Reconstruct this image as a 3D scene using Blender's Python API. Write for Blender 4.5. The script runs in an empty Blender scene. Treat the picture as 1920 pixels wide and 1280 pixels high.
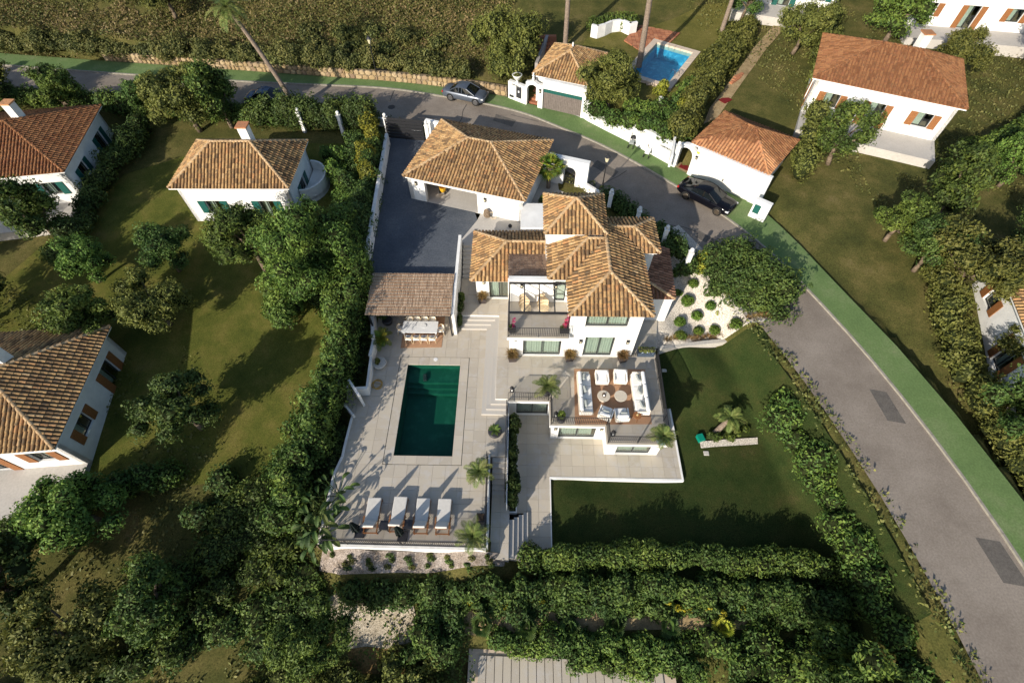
import bpy, bmesh, math, random
import numpy as np
from mathutils import Vector, Matrix
from mathutils.geometry import delaunay_2d_cdt

R = math.radians
rng = np.random.default_rng(7)
random.seed(11)
SC = bpy.context.scene
COL = SC.collection

# ------------------------------------------------------------------ camera
# photo solved as 1920x1280 px: focal 935 px, nadir 650 px below the centre, 30 m above the pool terrace
FPX = 935.0
TH = math.atan2(650, FPX)
YAW = R(0.9)
CAMZ = 30.0
cam = bpy.data.cameras.new('drone_camera')
cam.sensor_fit = 'HORIZONTAL'
cam.sensor_width = 36.0
cam.lens = 36.0 * FPX / 1920.0
cam.clip_start = 0.5
cam.clip_end = 5000
camo = bpy.data.objects.new('drone_camera', cam)
COL.objects.link(camo)
camo.location = (0, 0, CAMZ)
camo.rotation_euler = (TH, 0, YAW)
SC.camera = camo
SC.render.resolution_x, SC.render.resolution_y = 1024, 682

# ------------------------------------------------------------------ sky, sun, exposure
SUN_EL, SUN_AZ = R(23.0), R(215.0)          # azimuth clockwise from +Y: behind left of the camera
world = bpy.data.worlds.new('World')
SC.world = world
world.use_nodes = True
wn = world.node_tree
sky = wn.nodes.new('ShaderNodeTexSky')
sky.sky_type = 'NISHITA'
sky.sun_disc = False
sky.sun_elevation = SUN_EL
sky.sun_rotation = SUN_AZ
wn.links.new(sky.outputs[0], wn.nodes['Background'].inputs[0])
wn.nodes['Background'].inputs[1].default_value = 0.098
sun = bpy.data.lights.new('sun', 'SUN')
sun.energy = 3.8
sun.angle = R(0.55)
sun.color = (1.0, 0.92, 0.80)
suno = bpy.data.objects.new('sun', sun)
COL.objects.link(suno)
sd = Vector((math.sin(SUN_AZ) * math.cos(SUN_EL), math.cos(SUN_AZ) * math.cos(SUN_EL), math.sin(SUN_EL)))
suno.rotation_euler = sd.to_track_quat('Z', 'Y').to_euler()
suno.location = (-40, -60, 60)
vs = SC.view_settings
vs.view_transform = 'Standard'
vs.look = 'None'
vs.gamma = 1.0
vs.use_curve_mapping = False
vs.exposure = 0.86

# ------------------------------------------------------------------ photo pixel -> point on a level plane
_F = Vector((-math.sin(YAW) * math.sin(TH), math.cos(YAW) * math.sin(TH), -math.cos(TH)))
_Rt = Vector((math.cos(YAW), math.sin(YAW), 0))
_U = _Rt.cross(_F)


def G(x, y, z=0.0):
    d = _F * FPX + _Rt * (x - 960) + _U * (640 - y)
    t = (z - CAMZ) / d.z
    return Vector((d.x * t, d.y * t, z))


def G2(x, y, z=0.0):
    p = G(x, y, z)
    return (p.x, p.y)


def GPX(lst):
    return [tuple(gp(x, y)[:2]) for x, y in lst]


def PX(lst, z):
    return [G2(x, y, z) for x, y in lst]


# ------------------------------------------------------------------ materials
MATS = {}


def mat(name, col, rough=0.8, spec=0.3, noise=0.0, nscale=3.0, bump=0.0, bscale=30.0, rnd=0.0, metal=0.0, col2=None, sat=0.0):
    """principled; noise varies the colour, rnd varies it from piece to piece"""
    if name in MATS:
        return MATS[name]
    m = bpy.data.materials.new(name)
    m.use_nodes = True
    nt = m.node_tree
    b = nt.nodes['Principled BSDF']
    b.inputs['Roughness'].default_value = rough
    b.inputs['Metallic'].default_value = metal
    b.inputs['Specular IOR Level'].default_value = spec
    c1 = (*col, 1)
    b.inputs['Base Color'].default_value = c1
    src = None
    if noise > 0 or col2:
        geo = nt.nodes.new('ShaderNodeNewGeometry')
        n = nt.nodes.new('ShaderNodeTexNoise')
        n.inputs['Scale'].default_value = nscale
        n.inputs['Detail'].default_value = 6
        n.inputs['Roughness'].default_value = 0.65
        nt.links.new(geo.outputs['Position'], n.inputs['Vector'])
        rp = nt.nodes.new('ShaderNodeValToRGB')
        rp.color_ramp.elements[0].position = 0.36
        rp.color_ramp.elements[1].position = 0.66
        a = col if col2 else tuple(max(0, v * (1 - noise)) for v in col)
        c = col2 if col2 else tuple(min(1, v * (1 + noise)) for v in col)
        rp.color_ramp.elements[0].color = (*a, 1)
        rp.color_ramp.elements[1].color = (*c, 1)
        nt.links.new(n.outputs['Fac'], rp.inputs['Fac'])
        src = rp.outputs['Color']
    if rnd > 0:
        v = rand_value(nt)
        mr = nt.nodes.new('ShaderNodeMapRange')
        mr.inputs['To Min'].default_value = 1 - rnd
        mr.inputs['To Max'].default_value = 1 + rnd
        nt.links.new(v, mr.inputs['Value'])
        hv = nt.nodes.new('ShaderNodeHueSaturation')
        nt.links.new(mr.outputs[0], hv.inputs['Value'])
        if src:
            nt.links.new(src, hv.inputs['Color'])
        else:
            hv.inputs['Color'].default_value = c1
        src = hv.outputs['Color']
    if src:
        nt.links.new(src, b.inputs['Base Color'])
    if bump > 0:
        geo2 = nt.nodes.new('ShaderNodeNewGeometry')
        n2 = nt.nodes.new('ShaderNodeTexNoise')
        n2.inputs['Scale'].default_value = bscale
        n2.inputs['Detail'].default_value = 4
        nt.links.new(geo2.outputs['Position'], n2.inputs['Vector'])
        bp = nt.nodes.new('ShaderNodeBump')
        bp.inputs['Strength'].default_value = bump
        bp.inputs['Distance'].default_value = 0.05
        nt.links.new(n2.outputs['Fac'], bp.inputs['Height'])
        nt.links.new(bp.outputs['Normal'], b.inputs['Normal'])
    MATS[name] = m
    return m


def rand_value(nt):
    """0..1 per piece: island random + object random, wrapped"""
    geo = nt.nodes.new('ShaderNodeNewGeometry')
    oi = nt.nodes.new('ShaderNodeObjectInfo')
    ad = nt.nodes.new('ShaderNodeMath')
    ad.operation = 'ADD'
    nt.links.new(geo.outputs['Random Per Island'], ad.inputs[0])
    nt.links.new(oi.outputs['Random'], ad.inputs[1])
    fr = nt.nodes.new('ShaderNodeMath')
    fr.operation = 'FRACT'
    nt.links.new(ad.outputs[0], fr.inputs[0])
    return fr.outputs[0]


def ramp(nt, stops):
    rp = nt.nodes.new('ShaderNodeValToRGB')
    el = rp.color_ramp.elements
    while len(el) > 1:
        el.remove(el[-1])
    el[0].position, el[0].color = stops[0][0], (*stops[0][1], 1)
    for p, c in stops[1:]:
        e = el.new(p)
        e.color = (*c, 1)
    return rp


def mat_stops(name, stops, rough=0.85, spec=0.2, spots=None, spot_scale=14.0, bump=0.0, bscale=40.0, trans=0.0, hue_noise=None):
    """colour picked piece by piece from a ramp, with lichen-like spots over it"""
    if name in MATS:
        return MATS[name]
    m = bpy.data.materials.new(name)
    m.use_nodes = True
    nt = m.node_tree
    b = nt.nodes['Principled BSDF']
    b.inputs['Roughness'].default_value = rough
    b.inputs['Specular IOR Level'].default_value = spec
    rp = ramp(nt, stops)
    geo = nt.nodes.new('ShaderNodeNewGeometry')
    rv = rand_value(nt)
    if hue_noise:
        n = nt.nodes.new('ShaderNodeTexNoise')
        n.inputs['Scale'].default_value = hue_noise
        n.inputs['Detail'].default_value = 3
        nt.links.new(geo.outputs['Position'], n.inputs['Vector'])
        mx = nt.nodes.new('ShaderNodeMath')
        mx.operation = 'MULTIPLY_ADD'
        mx.inputs[1].default_value = 0.55
        nt.links.new(rv, mx.inputs[0])
        s = nt.nodes.new('ShaderNodeMath')
        s.operation = 'MULTIPLY_ADD'
        s.inputs[1].default_value = 1.5
        s.inputs[2].default_value = -0.52
        nt.links.new(n.outputs['Fac'], s.inputs[0])
        nt.links.new(s.outputs[0], mx.inputs[2])
        rv = mx.outputs[0]
    nt.links.new(rv, rp.inputs['Fac'])
    src = rp.outputs['Color']
    if spots:
        n = nt.nodes.new('ShaderNodeTexNoise')
        n.inputs['Scale'].default_value = spot_scale
        n.inputs['Detail'].default_value = 5
        n.inputs['Roughness'].default_value = 0.7
        nt.links.new(geo.outputs['Position'], n.inputs['Vector'])
        st = nt.nodes.new('ShaderNodeMapRange')
        st.inputs['From Min'].default_value = 0.5
        st.inputs['From Max'].default_value = 0.66
        nt.links.new(n.outputs['Fac'], st.inputs['Value'])
        mix = nt.nodes.new('ShaderNodeMixRGB')
        nt.links.new(st.outputs[0], mix.inputs['Fac'])
        nt.links.new(src, mix.inputs['Color1'])
        mix.inputs['Color2'].default_value = (*spots, 1)
        src = mix.outputs['Color']
    nt.links.new(src, b.inputs['Base Color'])
    if trans > 0:
        oi = nt.nodes.new('ShaderNodeObjectInfo')
        hs = nt.nodes.new('ShaderNodeHueSaturation')
        for sock, lo, hi in (('Value', .8, 1.22), ('Hue', .485, .512)):
            mr = nt.nodes.new('ShaderNodeMapRange')
            mr.inputs['To Min'].default_value = lo
            mr.inputs['To Max'].default_value = hi
            nt.links.new(oi.outputs['Random'], mr.inputs['Value'])
            nt.links.new(mr.outputs[0], hs.inputs[sock])
        nt.links.new(src, hs.inputs['Color'])
        nt.links.new(hs.outputs['Color'], b.inputs['Base Color'])
        src = hs.outputs['Color']
    if bump > 0:
        n2 = nt.nodes.new('ShaderNodeTexNoise')
        n2.inputs['Scale'].default_value = bscale
        nt.links.new(geo.outputs['Position'], n2.inputs['Vector'])
        bp = nt.nodes.new('ShaderNodeBump')
        bp.inputs['Strength'].default_value = bump
        bp.inputs['Distance'].default_value = 0.03
        nt.links.new(n2.outputs['Fac'], bp.inputs['Height'])
        nt.links.new(bp.outputs['Normal'], b.inputs['Normal'])
    if trans > 0:
        tr = nt.nodes.new('ShaderNodeBsdfTranslucent')
        nt.links.new(src, tr.inputs['Color'])
        ms = nt.nodes.new('ShaderNodeMixShader')
        ms.inputs['Fac'].default_value = trans
        nt.links.new(b.outputs[0], ms.inputs[1])
        nt.links.new(tr.outputs[0], ms.inputs[2])
        nt.links.new(ms.outputs[0], nt.nodes['Material Output'].inputs['Surface'])
    MATS[name] = m
    return m


def glass_mat(name, tint, refl=0.08, rough=0.03):
    m = bpy.data.materials.new(name)
    m.use_nodes = True
    nt = m.node_tree
    nt.nodes.remove(nt.nodes['Principled BSDF'])
    tr = nt.nodes.new('ShaderNodeBsdfTransparent')
    tr.inputs['Color'].default_value = (*tint, 1)
    gl = nt.nodes.new('ShaderNodeBsdfGlossy')
    gl.inputs['Roughness'].default_value = rough
    fr = nt.nodes.new('ShaderNodeLayerWeight')
    fr.inputs['Blend'].default_value = 0.5
    pw = nt.nodes.new('ShaderNodeMath')
    pw.operation = 'POWER'
    pw.inputs[1].default_value = 4.5
    nt.links.new(fr.outputs['Facing'], pw.inputs[0])
    ad = nt.nodes.new('ShaderNodeMath')
    ad.operation = 'MULTIPLY_ADD'
    ad.inputs[1].default_value = 0.9
    ad.inputs[2].default_value = refl
    nt.links.new(pw.outputs[0], ad.inputs[0])
    ms = nt.nodes.new('ShaderNodeMixShader')
    nt.links.new(ad.outputs[0], ms.inputs['Fac'])
    nt.links.new(tr.outputs[0], ms.inputs[1])
    nt.links.new(gl.outputs[0], ms.inputs[2])
    nt.links.new(ms.outputs[0], nt.nodes['Material Output'].inputs['Surface'])
    MATS[name] = m
    return m


def water_mat(name, tint, wave=6.0, strength=0.25):
    m = glass_mat(name, tint, 0.01, 0.02)
    nt = m.node_tree
    geo = nt.nodes.new('ShaderNodeNewGeometry')
    n = nt.nodes.new('ShaderNodeTexNoise')
    n.inputs['Scale'].default_value = wave
    n.inputs['Detail'].default_value = 3
    n.inputs['Distortion'].default_value = 0.6
    nt.links.new(geo.outputs['Position'], n.inputs['Vector'])
    bp = nt.nodes.new('ShaderNodeBump')
    bp.inputs['Strength'].default_value = strength
    bp.inputs['Distance'].default_value = 0.1
    nt.links.new(n.outputs['Fac'], bp.inputs['Height'])
    for nd in nt.nodes:
        if nd.bl_idname in ('ShaderNodeBsdfGlossy', 'ShaderNodeLayerWeight'):
            nt.links.new(bp.outputs[0], nd.inputs['Normal'])
    return m


M_WHITE = mat('white_render', (0.72, 0.71, 0.68), 0.9, 0.15, noise=0.09, nscale=0.9, bump=0.15, bscale=25)
M_WHITE2 = mat('white_masonry_aged', (0.70, 0.68, 0.64), 0.9, 0.15, noise=0.12, nscale=2.0, bump=0.2, bscale=20)
M_TILE = mat_stops('barrel_tile', [(0.0, (0.127, 0.080, 0.043)), (0.12, (0.209, 0.125, 0.062)), (0.30, (0.303, 0.178, 0.081)), (0.55, (0.369, 0.225, 0.099)),
                                   (0.80, (0.424, 0.268, 0.122)), (0.92, (0.396, 0.200, 0.086)), (1.0, (0.473, 0.320, 0.163))], 0.9, 0.1,
                   spots=(0.115, 0.09, 0.06), spot_scale=4.5, bump=0.3, bscale=30)
M_TILE2 = mat_stops('orange_tile', [(0.0, (0.30, 0.13, 0.06)), (0.4, (0.46, 0.22, 0.10)), (0.8, (0.52, 0.26, 0.12)), (1.0, (0.42, 0.18, 0.09))],
                    0.9, 0.1, spots=(0.22, 0.13, 0.08), spot_scale=5, bump=0.3, bscale=30)
M_TILEDARK = mat_stops('dark_brown_tile', [(0.0, (0.25, 0.155, 0.10)), (0.5, (0.33, 0.21, 0.14)), (1.0, (0.41, 0.27, 0.18))], 0.9, 0.1, spots=(0.08, 0.06, 0.05), spot_scale=9)
M_PAN = mat('tile_bed', (0.15, 0.085, 0.045), 0.95, 0.1, noise=0.3, nscale=8)  # darkened so the channels between cover tiles carry shade in their colour
M_PAN2 = mat('orange_tile_bed', (0.20, 0.09, 0.045), 0.95, 0.1, noise=0.3, nscale=8)
M_PANDARK = mat('dark_tile_bed', (0.66, 0.60, 0.53), 0.95, 0.1, noise=0.2, nscale=8)
M_RIDGE = mat_stops('ridge_tile', [(0.0, (0.36, 0.24, 0.13)), (0.5, (0.47, 0.32, 0.18)), (1.0, (0.54, 0.38, 0.22))], 0.9, 0.1, spots=(0.24, 0.18, 0.11), spot_scale=9)
M_PAVER = mat_stops('stone_paver', [(0.0, (0.391, 0.346, 0.281)), (0.3, (0.421, 0.372, 0.303)), (0.7, (0.437, 0.388, 0.313)), (1.0, (0.458, 0.405, 0.327))], 0.8, 0.25,
                    spots=(0.44, 0.405, 0.36), spot_scale=1.6, bump=0.06, bscale=18)
M_GROUT = mat('grout', (0.30, 0.28, 0.25), 0.95, 0.1, noise=0.15, nscale=6)
M_STEP = mat_stops('stone_step', [(0.0, (0.40, 0.375, 0.34)), (1.0, (0.45, 0.425, 0.385))], 0.8, 0.2, spots=(0.43, 0.39, 0.34), spot_scale=3)
M_IRON = mat('black_steel', (0.018, 0.018, 0.02), 0.45, 0.4)
M_FRAME = mat('anthracite_frame', (0.03, 0.032, 0.035), 0.4, 0.4)
M_GLASS = glass_mat('window_glass', (0.83, 0.875, 0.85), 0.07)
M_CURTAIN = mat('curtain', (0.50, 0.53, 0.48), 0.9, 0.1)
M_ROOM = mat('room_interior', (0.22, 0.20, 0.18), 0.9, 0.1)
M_WOODFL = mat('interior_floor', (0.40, 0.31, 0.22), 0.6, 0.3)
M_CUSH = mat('white_cushion', (0.74, 0.73, 0.70), 0.95, 0.1, noise=0.04, nscale=6, bump=0.1, bscale=12)
M_CUSHG = mat('grey_cushion', (0.27, 0.29, 0.28), 0.95, 0.1, noise=0.12, nscale=20)
M_LOUNGE = mat('lounger_canvas', (0.56, 0.53, 0.48), 0.95, 0.1, noise=0.05, nscale=5, bump=0.1, bscale=10)
M_TEAK = mat('teak', (0.24, 0.10, 0.035), 0.6, 0.3, noise=0.25, nscale=14)
M_RATTAN = mat('pale_rattan', (0.60, 0.47, 0.29), 0.7, 0.3, noise=0.15, nscale=12)
M_ROPE = mat('woven_rope', (0.66, 0.60, 0.50), 0.85, 0.2, noise=0.1, nscale=30)
M_RUG = mat('tan_rug', (0.40, 0.235, 0.14), 0.95, 0.05, noise=0.13, nscale=20, bump=0.3, bscale=70)
M_TABLETOP = mat('white_tabletop', (0.68, 0.68, 0.67), 0.4, 0.4, noise=0.03)
M_STONETOP = mat('travertine_top', (0.50, 0.44, 0.35), 0.7, 0.3, noise=0.06, nscale=8)
M_DARKPOT = mat('dark_pot', (0.03, 0.03, 0.034), 0.5, 0.4, noise=0.2)
M_STONEPOT = mat('pale_stone_pot', (0.46, 0.43, 0.38), 0.85, 0.2, noise=0.15, nscale=9)
M_BLUEPOT = mat('blue_grey_pot', (0.14, 0.19, 0.25), 0.35, 0.5, noise=0.3, nscale=12)
M_SOIL = mat('soil', (0.07, 0.05, 0.035), 0.95, 0.05, noise=0.3, nscale=15)
M_BARK = mat('bark', (0.16, 0.12, 0.085), 0.95, 0.1, noise=0.35, nscale=7, bump=0.5, bscale=14)
M_PALMBARK = mat('palm_trunk_bark', (0.20, 0.155, 0.12), 0.95, 0.1, noise=0.3, nscale=9, bump=0.6, bscale=9)
M_CHROME = mat('chrome', (0.6, 0.6, 0.6), 0.2, 0.5, metal=1.0)
M_TYRE = mat('tyre_rubber', (0.015, 0.015, 0.015), 0.8, 0.2)
M_RIM = mat('alloy_rim', (0.42, 0.42, 0.43), 0.3, 0.5, metal=0.9)
M_RIMBR = mat('bronze_rim', (0.22, 0.17, 0.12), 0.35, 0.5, metal=0.8)
M_CARGREY = mat('blue_grey_paint', (0.085, 0.10, 0.125), 0.3, 0.4, metal=0.3)
M_CARBLACK = mat('black_paint', (0.004, 0.004, 0.006), 0.08, 0.22)
M_CARBLUE = mat('dark_blue_paint', (0.03, 0.06, 0.12), 0.2, 0.5)
M_CARGLASS = mat('car_glass', (0.006, 0.008, 0.009), 0.05, 0.35)
M_REDLENS = mat('red_lens', (0.35, 0.02, 0.015), 0.2, 0.5)
M_CLEARLENS = mat('headlight_lens', (0.55, 0.56, 0.56), 0.15, 0.6)
M_LAMPGLASS = mat('cream_lamp_glass', (0.62, 0.56, 0.38), 0.3, 0.4)
M_GREENPAINT_SHADE = mat('dark_green_paint_and_shade', (0.012, 0.085, 0.07), 0.5, 0.3)
M_GARDOOR = mat('weathered_garage_board', (0.15, 0.125, 0.11), 0.7, 0.2, noise=0.15, nscale=5)
M_WHITEDOOR = mat('white_door_paint', (0.62, 0.60, 0.55), 0.6, 0.3, noise=0.05, nscale=2)
M_BRICK = mat_stops('red_brick_paver', [(0, (0.26, 0.10, 0.055)), (0.5, (0.36, 0.14, 0.07)), (1, (0.42, 0.19, 0.10))], 0.9, 0.1, spots=(0.30, 0.15, 0.09), spot_scale=6)
M_SAND = mat_stops('sandstone', [(0, (0.26, 0.18, 0.10)), (0.4, (0.36, 0.26, 0.135)), (0.75, (0.42, 0.32, 0.19)), (1, (0.22, 0.15, 0.10))], 0.95, 0.1, spots=(0.27, 0.19, 0.11), spot_scale=5, bump=0.5, bscale=12)
M_MORTAR = mat('mortar', (0.20, 0.155, 0.10), 0.95, 0.05, noise=0.3, nscale=8)
M_COPING = mat_stops('sandstone_coping', [(0, (0.52, 0.42, 0.32)), (1, (0.60, 0.50, 0.39))], 0.85, 0.2, spots=(0.5, 0.38, 0.28), spot_scale=4)
M_YELLOW = mat('yellow_plastic', (0.65, 0.36, 0.02), 0.4, 0.4)
M_HOSE = mat('ochre_hose', (0.42, 0.26, 0.06), 0.6, 0.3)
M_TEAL = mat('green_plastic', (0.0, 0.20, 0.13), 0.5, 0.4)
M_RED = mat('red_mat', (0.17, 0.02, 0.02), 0.95, 0.1, noise=0.2, nscale=12)
M_LETTER = mat('dark_lettering', (0.02, 0.03, 0.03), 0.6, 0.2)
M_DARKIN = mat('dark_interior', (0.05, 0.045, 0.04), 0.9, 0.1)
M_ROSE = mat_stops('magenta_flower', [(0, (0.30, 0.01, 0.07)), (1, (0.50, 0.03, 0.13))], 0.7, 0.2, trans=0.2)
M_REED = mat_stops('brushwood_reed', [(0, (0.38, 0.285, 0.20)), (0.5, (0.54, 0.415, 0.295)), (1, (0.66, 0.525, 0.385))], 0.95, 0.05, spots=(0.42, 0.315, 0.22), spot_scale=2.5)


def leafmat(name, a, b, c, trans=0.18, hn=0.5, k=1.55):
    a, b, c = (tuple(v * k for v in q) for q in (a, b, c))
    return mat_stops(name, [(0.0, a), (0.45, b), (1.0, c)], 0.62, 0.25, trans=trans, hue_noise=hn)


L_HEDGE = leafmat('hedge_leaf', (0.018, 0.035, 0.008), (0.042, 0.072, 0.014), (0.105, 0.135, 0.022))
L_DARK = leafmat('dark_leaf', (0.016, 0.034, 0.009), (0.036, 0.064, 0.014), (0.08, 0.112, 0.022))
L_OLIVE = leafmat('olive_leaf', (0.04, 0.048, 0.012), (0.078, 0.088, 0.018), (0.125, 0.125, 0.03))
L_GOLD = leafmat('golden_leaf', (0.07, 0.085, 0.012), (0.14, 0.15, 0.018), (0.22, 0.20, 0.02))
L_YELLOW = leafmat('yellow_leaf', (0.07, 0.08, 0.01), (0.16, 0.14, 0.012), (0.26, 0.20, 0.015))
L_PEPPER = leafmat('pepper_leaf', (0.022, 0.045, 0.010), (0.06, 0.10, 0.018), (0.13, 0.175, 0.03))
L_DRY = leafmat('dry_scrub', (0.04, 0.042, 0.013), (0.098, 0.078, 0.028), (0.15, 0.11, 0.05), trans=0.05, hn=0.35)
L_DRYG = leafmat('green_scrub', (0.03, 0.04, 0.012), (0.07, 0.078, 0.02), (0.13, 0.12, 0.035), trans=0.1, hn=0.4)
L_PALM = leafmat('palm_leaf', (0.03, 0.055, 0.012), (0.075, 0.10, 0.022), (0.15, 0.155, 0.05), hn=1.5)
L_PALMY = leafmat('yellow_palm_leaf', (0.07, 0.10, 0.012), (0.16, 0.18, 0.018), (0.26, 0.25, 0.03), hn=1.0)
L_FAN = leafmat('fan_palm_leaf', (0.02, 0.05, 0.008), (0.06, 0.10, 0.012), (0.20, 0.17, 0.02), hn=0.8)
L_BRONZE = leafmat('bronze_grass', (0.055, 0.05, 0.014), (0.12, 0.075, 0.025), (0.19, 0.12, 0.045), trans=0.1, hn=4)
L_BIG = leafmat('paddle_leaf', (0.014, 0.032, 0.008), (0.03, 0.055, 0.012), (0.07, 0.088, 0.02), hn=0.6)
L_BOX = leafmat('box_leaf', (0.03, 0.06, 0.008), (0.055, 0.095, 0.012), (0.10, 0.14, 0.02), hn=2)
M_CORE = mat('crown_shade_core', (0.022, 0.028, 0.010), 0.95, 0.05, noise=0.3, nscale=5)  # dark cores inside foliage: shade between the leaves put into the colour


def ground_mat(name, stops, scale, detail=8, bump=0.4, bscale=60, rough=0.95, fine=None):
    m = bpy.data.materials.new(name)
    m.use_nodes = True
    nt = m.node_tree
    b = nt.nodes['Principled BSDF']
    b.inputs['Roughness'].default_value = rough
    b.inputs['Specular IOR Level'].default_value = 0.08
    geo = nt.nodes.new('ShaderNodeNewGeometry')
    n = nt.nodes.new('ShaderNodeTexNoise')
    n.inputs['Scale'].default_value = scale
    n.inputs['Detail'].default_value = detail
    n.inputs['Roughness'].default_value = 0.68
    nt.links.new(geo.outputs['Position'], n.inputs['Vector'])
    rp = ramp(nt, stops)
    nt.links.new(n.outputs['Fac'], rp.inputs['Fac'])
    src = rp.outputs['Color']
    if fine:
        f = nt.nodes.new('ShaderNodeTexNoise')
        f.inputs['Scale'].default_value = fine[0]
        f.inputs['Detail'].default_value = 3
        nt.links.new(geo.outputs['Position'], f.inputs['Vector'])
        mr = nt.nodes.new('ShaderNodeMapRange')
        mr.inputs['From Min'].default_value = 0.3
        mr.inputs['From Max'].default_value = 0.7
        mr.inputs['To Min'].default_value = 1 - fine[1]
        mr.inputs['To Max'].default_value = 1 + fine[1]
        nt.links.new(f.outputs['Fac'], mr.inputs['Value'])
        hv = nt.nodes.new('ShaderNodeHueSaturation')
        nt.links.new(mr.outputs[0], hv.inputs['Value'])
        nt.links.new(src, hv.inputs['Color'])
        src = hv.outputs['Color']
    nt.links.new(src, b.inputs['Base Color'])
    n2 = nt.nodes.new('ShaderNodeTexNoise')
    n2.inputs['Scale'].default_value = bscale
    n2.inputs['Detail'].default_value = 3
    nt.links.new(geo.outputs['Position'], n2.inputs['Vector'])
    bp = nt.nodes.new('ShaderNodeBump')
    bp.inputs['Strength'].default_value = bump
    bp.inputs['Distance'].default_value = 0.05
    nt.links.new(n2.outputs['Fac'], bp.inputs['Height'])
    nt.links.new(bp.outputs['Normal'], b.inputs['Normal'])
    MATS[name] = m
    return m


M_EARTH = ground_mat('garden_earth', [(0.28, (0.04, 0.047, 0.014)), (0.46, (0.07, 0.07, 0.02)), (0.6, (0.105, 0.092, 0.03)), (0.75, (0.16, 0.125, 0.055))], 0.4, fine=(11, 0.35))
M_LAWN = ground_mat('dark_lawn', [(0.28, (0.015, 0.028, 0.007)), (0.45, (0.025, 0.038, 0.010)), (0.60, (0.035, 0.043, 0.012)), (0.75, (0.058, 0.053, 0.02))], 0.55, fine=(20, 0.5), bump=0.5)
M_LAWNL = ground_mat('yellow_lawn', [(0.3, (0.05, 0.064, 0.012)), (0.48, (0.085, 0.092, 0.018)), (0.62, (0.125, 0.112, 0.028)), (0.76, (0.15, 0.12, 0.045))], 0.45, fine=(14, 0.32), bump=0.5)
M_LAWNM = ground_mat('olive_lawn', [(0.3, (0.075, 0.078, 0.018)), (0.5, (0.115, 0.105, 0.026)), (0.7, (0.16, 0.135, 0.042))], 0.5, fine=(12, 0.3), bump=0.5)
M_GRAVEL = ground_mat('white_gravel', [(0.3, (0.34, 0.30, 0.25)), (0.5, (0.52, 0.47, 0.40)), (0.7, (0.66, 0.61, 0.53))], 8.0, fine=(16, 0.35), bump=0.9, bscale=22)
M_GRAVELD = ground_mat('mulchy_gravel', [(0.32, (0.13, 0.10, 0.07)), (0.5, (0.27, 0.225, 0.19)), (0.66, (0.36, 0.31, 0.27))], 1.6, fine=(14, 0.5), bump=0.9, bscale=22)
M_ASPHALT = ground_mat('old_asphalt', [(0.3, (0.175, 0.145, 0.118)), (0.5, (0.225, 0.19, 0.155)), (0.72, (0.275, 0.235, 0.195))], 0.35, fine=(10, 0.14), bump=0.25, bscale=50)
M_GREENP = ground_mat('green_painted_paving', [(0.28, (0.098, 0.152, 0.056)), (0.5, (0.12, 0.182, 0.066)), (0.64, (0.15, 0.20, 0.085)), (0.78, (0.25, 0.235, 0.15))], 0.5, fine=(9, 0.16), bump=0.2)
M_COURT = ground_mat('slate_courtyard', [(0.3, (0.062, 0.072, 0.088)), (0.55, (0.088, 0.099, 0.116)), (0.75, (0.128, 0.136, 0.148))], 0.4, fine=(7, 0.16), bump=0.3, bscale=9)
M_SANDP = ground_mat('sandy_path', [(0.3, (0.20, 0.145, 0.075)), (0.5, (0.30, 0.22, 0.12)), (0.7, (0.36, 0.28, 0.16))], 1.2, fine=(12, 0.2))
M_CONC = ground_mat('pale_concrete', [(0.3, (0.40, 0.375, 0.34)), (0.7, (0.47, 0.44, 0.40))], 0.8, fine=(9, 0.07), bump=0.1)
M_KERB = mat('kerb_concrete', (0.26, 0.24, 0.20), 0.9, 0.1, noise=0.2, nscale=3)
M_POOLTILE = mat_stops('green_pool_mosaic', [(0, (0.008, 0.066, 0.046)), (1, (0.012, 0.088, 0.060))], 0.4, 0.3, spots=(0.02, 0.105, 0.074), spot_scale=1.4)
M_POOLBLUE = mat_stops('blue_pool_mosaic', [(0, (0.03, 0.24, 0.36)), (1, (0.05, 0.32, 0.45))], 0.4, 0.3, spots=(0.12, 0.46, 0.58), spot_scale=2.2)
M_WATER = water_mat('green_pool_water', (0.62, 0.88, 0.80), 4.5, 0.7)
M_WATERB = water_mat('blue_pool_water', (0.55, 0.85, 0.95), 3.0, 0.6)


# ------------------------------------------------------------------ object helpers
def tag(o, label=None, cat=None, group=None, kind=None):
    if label:
        o['label'] = label
    if cat:
        o['category'] = cat
    if group:
        o['group'] = group
    if kind:
        o['kind'] = kind
    return o


def root(name, label, cat, loc=(0, 0, 0), rotz=0.0, group=None):
    o = bpy.data.objects.new(name, None)
    o.empty_display_size = 0.3
    COL.objects.link(o)
    o.location = loc
    o.rotation_euler = (0, 0, rotz)
    return tag(o, label, cat, group)


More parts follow.
